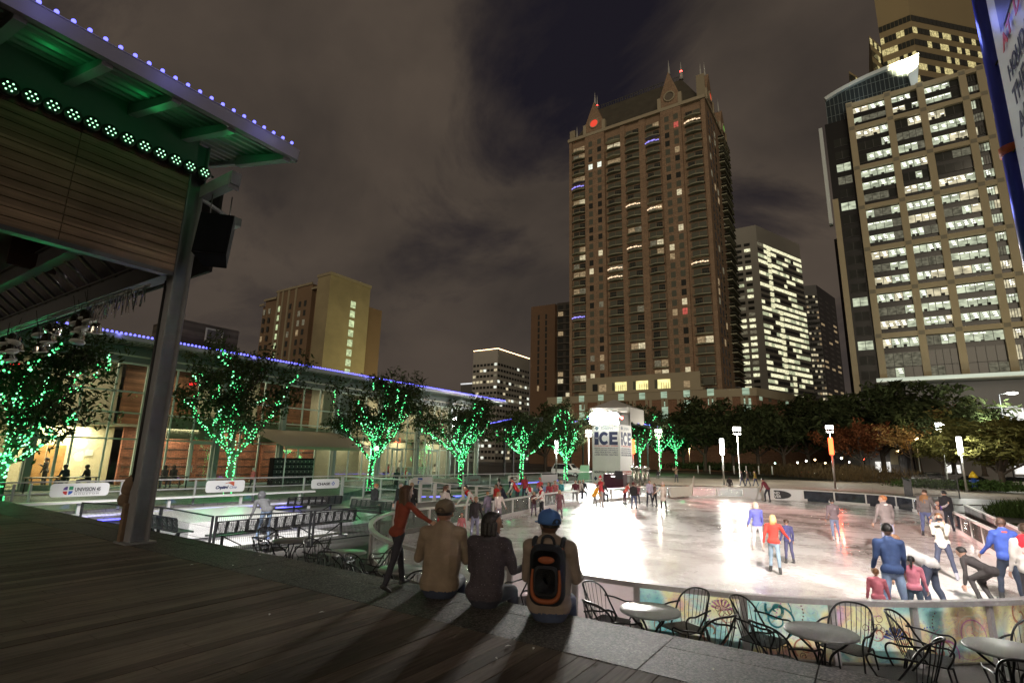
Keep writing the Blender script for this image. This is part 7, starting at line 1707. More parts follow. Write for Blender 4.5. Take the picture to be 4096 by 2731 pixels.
def capsule(mb, p, q, r0, r1, flat=1., n=12, side=None):
    """tapered rounded limb; flat squashes it front to back (side = the wide axis)"""
    p, q = Vector(p), Vector(q); d = q-p; L = d.length; z = d.normalized() if L > 1e-6 else Vector((0, 0, 1))
    x = Vector(side) if side is not None else (Vector((1, 0, 0)) if abs(z.x) < .9 else Vector((0, 1, 0)))
    x = (x-z*x.dot(z)).normalized(); y = z.cross(x); prof = []
    for i in range(5): a = math.pi/2*(i/5); prof.append((r0*math.sin(a), -r0*math.cos(a)))
    for i in range(6): a = math.pi/2*(i/5); prof.append((r1*math.cos(a), L+r1*math.sin(a)))
    prof[0] = (0, -r0); prof[-1] = (0, L+r1)
    mb.lathe([(max(a, 1e-6), b) for a, b in prof], p, n, True, R=Matrix((x, y*flat, z)).transposed())
class Prims:
    def __init__(s): s.mb = MB(False); s.k = []
    def cap(s, p, q, r0, r1, m, flat=1., side=None): s.k.append((Vector(p), Vector(q), r0, r1, m)); capsule(s.mb, p, q, r0, r1, flat, side=side)
def hand(mb, w, d, pn, s, side, curl=35.):
    """palm, five unequal bent fingers; d along the forearm, pn palm normal"""
    d = d.normalized(); pn = (pn-d*pn.dot(d)).normalized(); x = d.cross(pn)*side
    capsule(mb, w, w+d*.085*s, .026*s, .036*s, .5, 8, side=x)
    for i, (o, L) in enumerate(((-.033, .072), (-.011, .082), (.011, .077), (.032, .060))):
        p = w+d*.095*s+x*o*s; a1 = rad(curl*.6+i*3); a2 = rad(curl*1.5); k1 = (d*math.cos(a1)+pn*math.sin(a1)); k2 = (d*math.cos(a2)+pn*math.sin(a2))
        mb.tube([p-d*.02*s, p+k1*L*.5*s, p+k1*L*.5*s+k2*L*.5*s], [.0095*s, .009*s, .007*s], 6)
    p = w+d*.03*s-x*.028*s; mb.tube([p, p+(d*.6-x*.6+pn*.3)*.045*s, p+(d*.9-x*.45+pn*.5)*.08*s], [.012*s, .011*s, .009*s], 6)
def person(loc, yaw, label, h=1.72, top=(.1, .1, .1), bot=(.04, .06, .14), sk=LIGHT, hair=BRN, hs='short', shoes=(.03, .03, .03), lean=4., hipL=0., hipR=0., kneeL=3., kneeR=3., abL=5., abR=5., shL=5., shR=5., aL=10., aR=10., elL=15., elR=15., hp=0., hy=0., tw=0., hat=None, sit=None, vest=None, skirt=None, longjkt=False, bulk=1., scarf=None, skates=False, grp=None, vox=None, lift=0., name='person', backpack=False, sleeves=None, fem=False, glasses=False, hem=-.06, topm=None):
    S = h/1.75; r = empty(name, loc, rad(yaw), label, 'person', grp)
    pr = Prims(); B = bulk; WF = 1+max(0, B-1)*.9
    pelvis = Vector((0, 0, 0)); RL_ = Rx(-lean)      # leaning forwards (+Y)
    T = lambda x, y, z: RL_ @ Vector((x, y, z))
    waist, chest, neck = T(0, .005, .17), T(0, -.005, .36), T(0, -.01, .53)
    RT = RL_ @ Rz(tw)
    shw = .185 if not fem else .165
    sLp, sRp = RT @ Vector((-shw, -.01, .455)), RT @ Vector((shw, -.01, .455))
    hw = .085; hpL, hpR = Vector((-hw, 0, -.02)), Vector((hw, 0, -.02))
    def leg(p, hip, knee, ab, s):
        R_ = Rx(hip) @ Ry_(-s*ab); d = R_ @ Vector((0, 0, -1)); k = p+d*.42; d2 = R_ @ Rx(-knee) @ Vector((0, 0, -1)); a = k+d2*.40; f = R_ @ Rx(-knee) @ Vector((0, 1, 0)); 
        return k, a, d2, f
    kL, akL, dL, fL = leg(hpL, hipL, kneeL, abL, -1); kR, akR, dR, fR = leg(hpR, hipR, kneeR, abR, 1)
    def arm(p, sh, ab, el, s):
        R_ = RT @ Rx(sh) @ Ry_(-s*ab); d = R_ @ Vector((0, 0, -1)); e = p+d*.285; d2 = R_ @ Rx(el) @ Vector((0, 0, -1)); w = e+d2*.245; pn = R_ @ Rx(el) @ Vector((-s, .25, 0)); return e, w, d2, pn
    eL, wL, daL, nL = arm(sLp, shL, aL, elL, -1); eR, wR, daR, nR = arm(sRp, shR, aR, elR, 1)
    side = RT @ Vector((1, 0, 0))
    # torso, clothed
    pr.cap(T(0, 0, -.02), waist, .142*B*WF**.5, .145*B*WF, 'hip', .78, Vector((1, 0, 0)))
    pr.cap(waist, chest, .146*B*WF*(1 if not fem else .9), .160*B, 'top', .70, side); pr.cap(chest, T(0, -.012, .44), .155*B, .13*B, 'top', .66, side)
    pr.cap(sLp*.86+T(0, 0, .06), sRp*.86+T(0, 0, .06), .075*B, .075*B, 'top', 1.)
    pr.cap(T(0, -.012, .47), neck, .062, .056, 'skin'); pr.cap(T(0, -.012, .44), T(0, -.014, .505), .082*B, .066, 'top', .9, side)
    if longjkt: pr.cap(T(0, 0, -.02), (hpL+hpR)/2+Vector((0, (kL.y+kR.y)*.1, -.20)), .15*B, .185*B, 'top', .78, Vector((1, 0, 0)))
    if skirt: pr.cap(T(0, 0, -.03), (kL+kR)/2+Vector((0, 0, .10)), .15, .20, 'bot', .8, Vector((1, 0, 0)))
    pr.cap(hpL+Vector((.02, -.02, .02)), hpR+Vector((-.02, -.02, .02)), .118*B, .118*B, 'hip', .95)
    for p, k, a, d, f, s in ((hpL, kL, akL, dL, fL, -1), (hpR, kR, akR, dR, fR, 1)):
        pr.cap(p, k, .092*B, .063, 'bot'); pr.cap(k, a, .063, .047, 'bot'); pr.cap(k+(a-k)*.22-f*.012, k+(a-k)*.42-f*.008, .056, .052, 'bot')
        t_ = a+d*.045
        pr.cap(t_-f*.035, t_+f*.125+d*.012, .043, .036, 'shoe', .85)
        if skates: pr.cap(a-d*.08, a+d*.03, .054, .05, 'shoe')
    sl = 'top' if sleeves is None else 'slv'
    for p, e, w_ in ((sLp, eL, wL), (sRp, eR, wR)):
        pr.cap(p, e, .066*B, .050, sl); pr.cap(e, w_, .050, .037, sl)
    # head
    RH = RL_ @ Rx(lean*.75+hp) @ Rz(hy); hc = neck+RH @ Vector((0, .022, .125)); hv = lambda x, y, z: hc+RH @ Vector((x, y, z))
    pr.cap(hv(0, -.018, .018), hv(0, .012, .022), .096, .092, 'skin', .84, RH @ Vector((0, 1, 0))); pr.cap(hv(0, .02, -.01), hv(0, .045, -.075), .072, .042, 'skin')
    pr.cap(hv(0, .098, .005), hv(0, .113, -.028), .010, .016, 'skin')
    for s in (-1, 1): pr.cap(hv(s*.082, -.004, .015), hv(s*.088, -.012, -.02), .016, .012, 'skin')
    me = pr.mb.mesh('body', shoem(shoes)); o = bpy.data.objects.new('body', me); COL.objects.link(o)
    m1 = o.modifiers.new('r', 'REMESH'); m1.mode = 'VOXEL'; m1.voxel_size = vox or .02; m2 = o.modifiers.new('s', 'SMOOTH'); m2.iterations = 3; m2.factor = .5
    dg = bpy.context.evaluated_depsgraph_get(); me2 = bpy.data.meshes.new_from_object(o.evaluated_get(dg)); bpy.data.objects.remove(o); bpy.data.meshes.remove(me)
    MS = [topm or cloth(top), cloth(bot), skin(sk), shoem(shoes), (topm if topm and not sleeves else cloth(sleeves or top)), hairm((.03, .02, .02)), mat('lip_tone', (.30, .10, .09), .5)]; IX = {'hip': 7, 'top': 0, 'bot': 1, 'skin': 2, 'shoe': 3, 'slv': 4}
    me2.materials.clear()
    for m in MS: me2.materials.append(m)
    n = len(me2.polygons); cen = np.empty(n*3); me2.polygons.foreach_get('center', cen); cen = cen.reshape(-1, 3); best = np.full(n, 1e9); ix = np.zeros(n, int)
    for p, q, r0, r1, m in pr.k:
        a, b = np.array(p), np.array(q); ab = b-a; L2 = ab@ab+1e-9; t = np.clip(((cen-a)@ab)/L2, 0, 1); dd = np.linalg.norm(cen-a-t[:, None]*ab, axis=1)/(r0+(r1-r0)*t)
        w_ = dd < best; best[w_] = dd[w_]; ix[w_] = IX[m]
    hem = hem if not longjkt else -.3
    hp_ = ix == 7; ix[hp_] = np.where(cen[hp_][:, 2] > hem, 0, 1)
    nv = len(me2.vertices); co = np.empty(nv*3); me2.vertices.foreach_get('co', co); nr = np.empty(nv*3); me2.vertices.foreach_get('normal', nr); co = co.reshape(-1, 3); nr = nr.reshape(-1, 3)
    isc = np.zeros(nv, bool)
    for pl in me2.polygons:
        if ix[pl.index] in (0, 1, 4): isc[list(pl.vertices)] = True
    a_ = co*np.array([9., 9., 15.])+len(label); fo = np.sin(a_[:, 2]+2.2*np.sin(a_[:, 0]*.8)+1.3*np.sin(a_[:, 1]))*.55+np.sin(a_[:, 2]*2.1+a_[:, 0]*1.7-a_[:, 1]*1.2)*.3+np.sin(a_[:, 0]*2.3+a_[:, 2]*.7)*.3
    co += nr*(fo*isc*.0075)[:, None]; me2.vertices.foreach_set('co', co.ravel())
    # hands, eyes and mouth join the same mesh
    hb = MB(False); hb.cur = 2; hand(hb, wL, daL, nL, 1, 1); hand(hb, wR, daR, nR, 1, -1)
    hb.cur = 5
    for s in (-1, 1): hb.ball(hv(s*.034, .092, .022), (.011, .008, .007), 6, 4); hb.tube([hv(s*.016, .101, .043), hv(s*.034, .100, .047), hv(s*.052, .088, .042)], .005, 5)
    hb.cur = 6; hb.tube([hv(-.024, .086, -.062), hv(0, .094, -.060), hv(.024, .086, -.062)], [.003, .006, .003], 5)
    bm = bmesh.new(); me2.polygons.foreach_set('material_index', ix); me2.polygons.foreach_set('use_smooth', [True]*n); bm.from_mesh(me2); hm = hb.mesh('hand', MS); bm.from_mesh(hm); bpy.data.meshes.remove(hm)
    zmin = min(v.co.z for v in bm.verts); off = -zmin if sit is None else sit/S+.115*B
    off += lift/S
    X = Matrix.Scale(S, 4) @ Matrix.Translation((0, 0, off)); bm.transform(X); bm.to_mesh(me2); bm.free(); me2.name = 'body'; inst('body', me2, r)
    def ch(nm, mbx, m): mbx.T = None; me_ = mbx.mesh(nm, m); me_.transform(X); return inst(nm, me_, r)
    hm_ = hairm(hair)
    if hs:
        b_ = MB(False)
        def cap_(sc, y0, z0): # hair shell : a scalp cut away over the face
            vs = []; 
            nn, mm = 18, 9
            for j in range(mm+1):
                a = math.pi*.62*j/mm
                for k in range(nn):
                    t = 2*math.pi*k/nn; x, y, z = math.sin(a)*math.cos(t), math.sin(a)*math.sin(t), math.cos(a)
                    if y > .15: z = max(z, .28+.45*min(1, (y-.15)*1.6)); 
                    jit = 1+.035*math.sin(k*3.1+j*2.3)
                    vs.append(hv(x*.092*sc*jit, -.016+y*.113*sc*jit+y0, .028+z*.106*sc+z0))
            fs = [(j*nn+k, (j+1)*nn+k, (j+1)*nn+(k+1) % nn, j*nn+(k+1) % nn) for j in range(mm) for k in range(nn)]; b_.add(vs, fs, True)
        cap_(1.0 if hs != 'thin' else .97, 0, 0)
        if hs in ('long', 'vlong'):
            L = .26 if hs == 'long' else .42
            for dx in (-.05, 0, .05): capsule(b_, hv(dx, -.07, .03), hv(dx*1.5, -.085, -L), .075, .05, .7, 10)
            for s in (-1, 1): capsule(b_, hv(s*.075, -.02, .02), hv(s*.085, -.03, -L*.75), .04, .03, 1, 8)
        if hs == 'bob':
            for a in range(7): t = math.pi*(.95+a*.35/1.0*.5); capsule(b_, hv(.07*math.cos(t), -.01+.085*math.sin(t), .0), hv(.075*math.cos(t), -.01+.09*math.sin(t), -.09), .042, .034, 1, 8)
        if hs == 'tail': capsule(b_, hv(0, -.12, .04), hv(0, -.16, -.14), .04, .02, 1, 8)
        ch('hair', b_, hm_)
    if hat:
        kind, c, c2 = hat; b_ = MB(False); R3 = RH
        if kind == 'cap':
            b_.lathe([(.108, .02), (.112, .05), (.105, .095), (.075, .13), (.03, .147), (0, .15)], hv(0, -.012, .0), 20, R=R3 @ Matrix.Diagonal((.93, 1.1, 1)))
            pts = []; n_ = 10
            for z in (.028, .036):
                for i in range(n_+1): a = rad(15+150*i/n_); pts.append(hv(.1*math.cos(a), -.012+.1*math.sin(a), z))
                for i in range(n_+1): a = rad(15+150*i/n_); pts.append(hv(.095*math.cos(a), -.012+.11*math.sin(a)+.085*math.sin(a)**.6, z-.016*math.sin(a)))
            N1 = n_+1; fs = []
            for i in range(n_): fs += [(i, i+1, N1+i+1, N1+i), (2*N1+i+1, 2*N1+i, 3*N1+i, 3*N1+i+1), (N1+i, N1+i+1, 3*N1+i+1, 3*N1+i)]
            b_.add(pts, fs); b_.ball(hv(0, -.012, .15), .009, 6, 4)
            ho_ = ch('cap', b_, cloth(c))
            bb = MB(False); q = [hv(.045*math.cos(rad(a)), -.128-.002, .028+.042*math.sin(rad(a))) for a in range(0, 181, 20)]; bb.tube(q, .006, 5); bb.add([v+RH @ Vector((0, -.002, 0)) for v in q], [tuple(range(len(q)))]); me_ = bb.mesh('cap_opening', cloth(c2)); me_.transform(X); inst('cap_opening', me_, ho_)
        elif kind == 'beanie':
            b_.lathe([(.106, .0), (.112, .03), (.108, .08), (.08, .13), (.03, .15), (0, .152)], hv(0, -.01, .02), 16, R=R3 @ Matrix.Diagonal((.95, 1.08, 1))); b_.ball(hv(0, -.02, .19), .03, 8, 6); ch('knit_hat', b_, cloth(c))
        elif kind == 'santa':
            b_.lathe([(.104, .03), (.1, .08), (.07, .14)], hv(0, -.01, .02), 14, R=R3); b_.tube([hv(0, -.01, .14), hv(.03, -.04, .20), hv(.09, -.07, .19), hv(.12, -.08, .12)], [.07, .05, .03, .015], 8); ho_ = ch('santa_hat', b_, cloth(c)); w2 = MB(False); w2.lathe([(.105, .02), (.118, .035), (.105, .05)], hv(0, -.01, .02), 16, R=R3); w2.ball(hv(.12, -.08, .11), .025, 8, 6); me_ = w2.mesh('white_trim', cloth(c2)); me_.transform(X); inst('white_trim', me_, ho_)
        elif kind == 'hood':
            b_.ball(hv(0, -.03, .01), (.125, .13, .15), 14, 10, R=R3); ch('hood', b_, cloth(c))
        elif kind == 'bow': b_.ball(hv(.04, -.02, .13), (.04, .02, .03), 8, 6); b_.ball(hv(-.03, -.02, .13), (.04, .02, .03), 8, 6); ch('hair_bow', b_, cloth(c))
    if vest:
        b_ = MB(False); capsule(b_, T(0, .0, .0), waist, .142*B, .138*B, .76, 14, side=Vector((1, 0, 0))); capsule(b_, waist, T(0, -.008, .42), .14*B, .160*B, .74, 14, side=side); ch('vest', b_, cloth(vest))
    if scarf: b_ = MB(False); b_.tube([T(.08*math.cos(t*.7), -.01+.08*math.sin(t*.7), .50-.012*math.cos(t)) for t in range(9)], .03, 7, closed=True); ch('scarf', b_, cloth(scarf))
    if glasses: b_ = MB(False); [b_.tube([hv(s*.03+.022*math.cos(a*.7), .108, .02+.017*math.sin(a*.7)) for a in range(9)], .002, 4, closed=True) for s in (-1, 1)]; [b_.tube([hv(s*.054, .104, .024), hv(s*.089, .0, .024)], .002, 4) for s in (-1, 1)]; ch('glasses', b_, mat('spectacle_frame', (.03, .03, .03), .3))
    if backpack:
        navyc, orc = cloth((.012, .014, .02)), mat('orange_trim_cloth', (.22, .055, .015), .75, bump=.3, bscale=80)
        def pad(x0, x1, z0, z1, y0, dep, rr=.06, n_=5):
            pts = []
            for cx_, cz_, a0 in ((x1-rr, z1-rr, 0), (x0+rr, z1-rr, 90), (x0+rr, z0+rr, 180), (x1-rr, z0+rr, 270)):
                for k in range(n_): a = rad(a0+k*90/(n_-1)); pts.append((cx_+rr*math.cos(a), cz_+rr*math.sin(a)))
            cx_, cz_ = (x0+x1)/2, (z0+z1)/2; rows = [(1, y0), (1.0, y0-dep*.6), (.93, y0-dep*.88), (.8, y0-dep)]; vs = []; n2 = len(pts)
            for f_, y in rows: vs += [T(cx_+(x-cx_)*f_, y, cz_+(z-cz_)*f_) for x, z in pts]
            fs = [(j*n2+i, (j+1)*n2+i, (j+1)*n2+(i+1) % n2, j*n2+(i+1) % n2) for j in range(3) for i in range(n2)]+[tuple(range(3*n2, 4*n2))]
            return vs, fs
        bp = empty('backpack', (0, 0, 0)); bp.parent = r
        def bpart(nm, vs_fs, m, par=None): b_ = MB(False); b_.add(*vs_fs, True); me_ = b_.mesh(nm, m); me_.transform(X); return inst(nm, me_, par or bp)
        bag = bpart('bag', pad(-.155, .155, .0, .50, -.085, .17, .09), navyc); bpart('pocket', pad(-.105, .105, .09, .33, -.245, .05, .05), cloth((.02, .02, .024)))
        U_ = [( -.115, .30), (-.122, .20), (-.112, .10), (-.07, .055), (0, .045), (.07, .055), (.112, .10), (.122, .20), (.115, .30)]
        b_ = MB(False); b_.tube([T(x, -.268, z) for x, z in catmull([(x, z, 0) for x, z in U_], 4) for _ in (0,)] if False else [T(v.x, -.262, v.y) for v in catmull([(x, z, 0) for x, z in U_], 4)], [.010+.012*math.sin(math.pi*i/32) for i in range(33)], 7); me_ = b_.mesh('orange_band', orc); me_.transform(X); inst('orange_band', me_, bp)
        b_ = MB(False); b_.ball(T(0, -.258, .375), (.075, .018, .032), 14, 8, R=RL_); me_ = b_.mesh('orange_patch', orc); me_.transform(X); inst('orange_patch', me_, bp)
        b_ = MB(False); b_.tube(catmull([T(-.06, -.14, .485), T(-.045, -.16, .55), T(0, -.165, .57), T(.045, -.16, .55), T(.06, -.14, .485)], 4), .013, 7); me_ = b_.mesh('grab_handle', navyc); me_.transform(X); inst('grab_handle', me_, bp)
        for s in (-1, 1):
            b_ = MB(False); b_.tube(catmull([T(s*.115, -.17, .42), T(s*.13, -.125, .51), T(s*.13, .0, .545), T(s*.14, .115, .47), T(s*.155, .13, .3), T(s*.165, -.02, .08), T(s*.14, -.1, .03)], 4), .022, 7); me_ = b_.mesh('strap', navyc); me_.transform(X); inst('strap', me_, bp)
            b_ = MB(False); b_.bar(T(s*.105, -.20, .385), T(s*.125, -.165, .475), .034, .012); me_ = b_.mesh('orange_tab', orc); me_.transform(X); inst('orange_tab', me_, bp)
    return r
def speckled():
    m = cloth((.042, .034, .043)).copy(); t = m.node_tree; b = t.nodes['Principled BSDF']; L = t.links.new
    tc = N(t, 'ShaderNodeTexCoord'); v = N(t, 'ShaderNodeTexVoronoi', i_Scale=34.0, i_Randomness=.35); L(tc.outputs['Object'], v.inputs['Vector']); r = ramp(t, [(.10, (.17, .15, .18)), (.22, (.034, .027, .035)), (.6, (.05, .04, .05))]); L(v.outputs['Distance'], r.inputs[0]); L(r.outputs[0], b.inputs['Base Color']); return m
# ---- seated on the granite edge, looking over the rink
def at_ledge(px, py, y): p = P(px, py, DECK); return Vector((p.x, y, DECK))
SITP = dict(hipL=86, hipR=84, kneeL=82, kneeR=78, abL=9, abR=9, sit=0.0)
person(at_ledge(1800, 2370, 4.46), 30, 'man in a tan sweater and brown cap seated on the granite edge', 1.76, (.20, .15, .105), (.03, .04, .07), MID, BLK, 'thin', lean=9, shL=28, shR=30, aL=16, aR=9, elL=62, elR=62, hy=-14, hp=4, hat=('cap', (.13, .095, .065), (.05, .035, .025)), bulk=1.2, vox=.012, grp='people seated on the granite edge', **SITP)
person(at_ledge(1965, 2412, 4.46), 14, 'dark haired person in a speckled dark jacket seated on the granite edge', 1.64, (.042, .034, .042), (.02, .022, .035), MID, BLK, 'bob', lean=12, shL=30, shR=34, aL=8, aR=10, elL=60, elR=64, hy=-50, hp=3, bulk=1.16, vox=.012, topm=speckled(), grp='people seated on the granite edge', scarf=(.05, .045, .055), **SITP)
person(at_ledge(2232, 2458, 4.46), 22, 'man in a blue cap wearing a black and orange backpack, seated on the granite edge', 1.73, (.20, .155, .125), (.045, .06, .11), DARKSK, BLK, 'thin', lean=5, shL=22, shR=22, aL=8, aR=10, elL=62, elR=66, hy=42, hp=3, hat=('cap', (.05, .13, .36), (.02, .03, .06)), bulk=1.2, vox=.012, backpack=True, glasses=True, grp='people seated on the granite edge', **SITP)
c_ = P(1578, 2350, DECK); person(Vector((c_.x, min(c_.y, 4.5), DECK)), -14, 'long haired child in a rust red top standing on the granite edge, arm held out', 1.12, (.20, .04, .02), (.025, .025, .035), LIGHT, (.075, .035, .018), 'vlong', lean=14, hipL=20, hipR=-22, kneeL=8, kneeR=6, abL=4, abR=12, shL=14, shR=26, aL=12, aR=62, elL=12, elR=14, hp=8, vox=.014, bulk=.9)
# ---- people on and around the ice : foot pixel, heading (0 = away), look
def ppl(px, py, yaw, label, z=ICE, ptop=None, **k):
    p = P(px, py, z)
    if 'byhead' in k: p = P(px, k.pop('byhead'), z+k['h']-.01); p.z = z
    elif ptop is not None and 'h' not in k:
        D_ = math.hypot(p.x, p.y); k['h'] = max(.8, min(1.92, (PDp(px, ptop, D_).z-z)*1.0))
    base = math.degrees(math.atan2(-p.x, p.y)) # facing straight away from the viewer
    return person(p, base+yaw, label, **k)
JN = (.10, .14, .25); LJ = (.30, .33, .42); DK = (.03, .032, .045); RED = (.52, .02, .025)
ppl(2536, 2034, 10, 'skater in a black jacket and jeans seen from behind near the rink gate', ptop=1928, top=(.015, .013, .013), bot=(.06, .07, .13), hair=BRN, hat=('beanie', (.12, .02, .02), None), aL=8, aR=8, skates=True, bulk=1.1)
ppl(2552, 2014, 15, 'companion in a white knitted hat half hidden by the black jacket', ptop=1936, top=(.16, .05, .06), bot=DK, hair=GRY, hat=('beanie', (.7, .68, .64), None), skates=True)
ppl(2598, 2026, 200, 'skater in a lavender jacket near the pale hoarding', ptop=1916, top=(.38, .33, .42), bot=DK, hair=BLK, hs='short', lean=10, shR=50, shL=-10, hipL=22, kneeL=24, skates=True)
ppl(2622, 2022, 120, 'skater in a brown coat just right of the lavender jacket', ptop=1930, top=(.14, .09, .08), bot=DK, hair=BRN, hipR=16, shL=50, skates=True)
ppl(2655, 2040, 165, 'girl in a white patterned sweater dress and dark leggings holding out a hand', ptop=1927, top=(.62, .52, .46), bot=(.05, .03, .035), hair=(.45, .22, .10), hs='long', hat=('beanie', (.6, .45, .4), None), longjkt=True, shL=40, shR=48, aR=26, skates=True, fem=True)
ppl(2378, 2040, -70, 'skater in a bright orange yellow jacket gliding past the rink gate', ptop=1930, top=(.70, .30, .02), bot=(.22, .22, .22), hair=BRN, lean=24, hipL=30, kneeL=30, hipR=-18, shL=60, shR=-35, skates=True)
ppl(2500, 2016, -60, 'red topped skater leaning on the wall beside the black jacketed skater', ptop=1925, top=(.50, .07, .05), bot=(.13, .05, .08), hair=BRN, lean=30, shL=60, shR=60, skates=True)
ppl(2135, 2064, 190, 'woman in a maroon jacket skating beside the left wall', ptop=1962, top=(.10, .035, .04), bot=(.12, .08, .12), hair=(.35, .16, .07), hs='bob', shL=30, shR=35, elL=50, elR=50, skates=True, fem=True)
ppl(2166, 2072, 120, 'rink guard in a red vest and black trousers standing at the wall', ptop=1939, top=(.68, .64, .6), bot=(.02, .02, .022), vest=RED, hair=BLK, shL=45, shR=30, elL=25, elR=40, skates=True)
ppl(2238, 2072, 185, 'fair haired skater in a dark plum coat near the red vested guard', ptop=1955, top=(.13, .05, .06), bot=(.14, .08, .11), hair=BLD, hs='bob', longjkt=True, shR=30, skates=True)
ppl(1950, 2094, 20, 'woman in a slate purple jacket skating with the small girl', ptop=1962, top=(.16, .13, .19), bot=(.14, .13, .2), hair=(.42, .2, .08), hs='short', lean=12, shR=30, skates=True, fem=True)
ppl(1992, 2100, 200, 'small girl in a white sweater holding a card', ptop=1984, h=1.3, top=(.66, .56, .55), bot=(.3, .25, .3), hair=BLD, hs='long', shL=30, shR=30, skates=True)
ppl(1897, 2160, 200, 'fair haired boy in an open black jacket and blue shirt on the ice', h=1.38, top=(.02, .015, .017), bot=(.22, .22, .32), hair=BLD, hs='short', shL=10, shR=12, vest=(.03, .022, .025), skates=True)
ppl(1843, 2165, 190, 'toddler with a red bow in a pink top', h=.85, top=(.6, .2, .22), bot=(.4, .3, .3), hair=(.4, .16, .08), hs='short', hat=('bow', RED, None), skates=True)
ppl(1765, 2118, -30, 'woman in a white top and red trousers leaning on the left wall', h=1.58, top=(.62, .54, .54), bot=(.42, .02, .03), hair=(.12, .05, .03), hs='tail', lean=16, shL=50, shR=45, skates=True, fem=True)
ppl(1895, 2096, 120, 'rink guard in a red vest bending over the wall', z=0.05, h=1.72, top=(.7, .66, .62), bot=(.03, .03, .03), vest=RED, hair=BLK, lean=50, shL=70, shR=80, elL=8, elR=10)
ppl(1598, 2098, 150, 'grey haired woman in a long black coat outside the left wall', z=0, h=1.62, top=(.012, .012, .014), bot=DK, hair=GRY, hs='bob', longjkt=True, hp=-20, bulk=1.15)
ppl(1641, 2093, 160, 'fair haired woman in black with a red scarf outside the left wall', z=0, h=1.62, top=(.014, .012, .013), bot=DK, hair=(.5, .36, .22), hs='short', longjkt=True, scarf=(.3, .03, .03), hp=-14, bulk=1.1)
ppl(1772, 2075, -140, 'dark haired woman resting her chin on her hand outside the wall', z=0, h=1.5, top=(.03, .02, .024), bot=DK, sk=MID, hair=BLK, hs='tail', lean=20, shR=70, elR=110, shL=40, elL=70, fem=True)
SIT = dict(hipL=84, hipR=84, kneeL=84, kneeR=84, sit=.47)
ppl(1988, 2038, 130, 'seated person in a red hooded top near the ramp end', z=0, h=1.6, top=(.55, .03, .03), bot=DK, sk=MID, hair=BLK, hs='short', lean=10, shL=30, elL=50, **SIT)
ppl(2020, 2034, 100, 'seated person in navy with a red scarf near the ramp end', z=0, h=1.6, top=(.025, .025, .05), bot=DK, sk=MID, hair=BLK, scarf=(.5, .04, .05), lean=24, shL=40, elL=60, hp=-20, **SIT)
ppl(1995, 1992, 60, 'dark haired woman in a pale jacket walking along the ramp', z=.05, ptop=1910, top=(.42, .34, .32), bot=(.2, .16, .17), sk=MID, hair=BLK, hs='long', hipL=14, hipR=-12, fem=True)
ppl(2040, 2000, 100, 'person in a navy hooded top near the red vested staff', z=.02, ptop=1922, top=(.012, .014, .05), bot=DK, hat=('hood', (.012, .014, .05), None), hair=BLK)
ppl(2068, 2034, 80, 'staff member in red with white sleeves bending over skates', z=0, ptop=1925, h=1.75, top=(.55, .03, .03), sleeves=(.62, .58, .55), bot=DK, hair=BLK, lean=34, shL=50, shR=40)
ppl(2098, 2005, 150, 'person in a crimson coat with brown hair behind the bending staff', z=0, h=1.6, top=(.35, .03, .05), bot=DK, hair=BRN, hs='long')
ppl(2118, 2030, 170, 'staff member in a red vest with folded arms', z=0, ptop=1932, top=(.66, .6, .56), vest=RED, bot=DK, sk=MID, hair=BLK, elL=80, elR=80, shL=20, shR=20)
ppl(2160, 1996, 175, 'person in a santa hat and red top on the ramp walkway', z=.05, ptop=1912, top=(.5, .05, .05), bot=DK, hair=BRN, hat=('santa', RED, (.7, .68, .66)), shL=40, elL=60, shR=30)
for i, (px, py, c, hc, lb) in enumerate(((2205, 2015, (.4, .05, .07), BRN, 'seated person in a crimson jacket bending to tie skates'), (2222, 2010, (.4, .12, .12), BLD, 'seated fair haired child in a red top'), (2243, 2006, (.05, .25, .27), (.5, .4, .25), 'seated person in a teal top'), (2303, 2003, (.1, .02, .03), BLK, 'seated dark haired woman in a maroon top near the kiosk'), (2318, 2000, (.5, .45, .4), BRN, 'seated person in a cream jacket near the kiosk'), (2332, 1998, (.02, .02, .03), BRN, 'seated person in black at the end of the bench near the kiosk'), (2412, 2012, (.03, .025, .03), BLK, 'seated dark haired person by the rink gate'))):
    ppl(px, py, 140+i*11, lb, z=0, h=1.65, top=c, bot=DK, hair=hc, hs='short' if i % 2 else 'long', lean=26 if i == 0 else 8, shL=30, elL=40, shR=25, elR=50, **SIT)
ppl(2405, 2030, 120, 'person in a santa hat reaching up beside the rink gate', z=0, h=1.72, top=(.5, .04, .05), bot=(.45, .4, .38), hair=BRN, hat=('santa', RED, (.7, .68, .66)), shL=60, elL=60)
ppl(3036, 2203, 15, 'skater in a blue fleece and white trousers with pale hair', ptop=2002, top=(.14, .15, .52), bot=(.66, .62, .66), hair=(.62, .5, .38), hs='bob', shL=18, shR=24, hipL=12, kneeL=14, skates=True, shoes=(.5, .42, .38), fem=True)
ppl(3104, 2292, -10, 'skater in a red and orange striped top and pale jeans', ptop=2052, top=(.56, .05, .035), bot=(.25, .34, .42), hair=(.6, .42, .2), hs='bob', lean=12, shR=45, shL=-10, aR=20, hipL=16, kneeL=18, hipR=-12, skates=True, scarf=(.6, .25, .08))
ppl(3160, 2252, 30, 'small child in a dark blue coat beside the striped top', h=1.15, top=(.05, .05, .14), bot=(.06, .06, .12), hair=BRN, hs='short', skates=True)
ppl(3345, 2163, 20, 'skater in a grey hooded top and jeans holding pale gloves', ptop=1990, top=(.16, .12, .13), bot=(.17, .20, .30), hair=BLK, hs='short', shR=25, elR=50, hipL=-10, kneeL=8, skates=True, shoes=(.4, .38, .38), bulk=1.05)
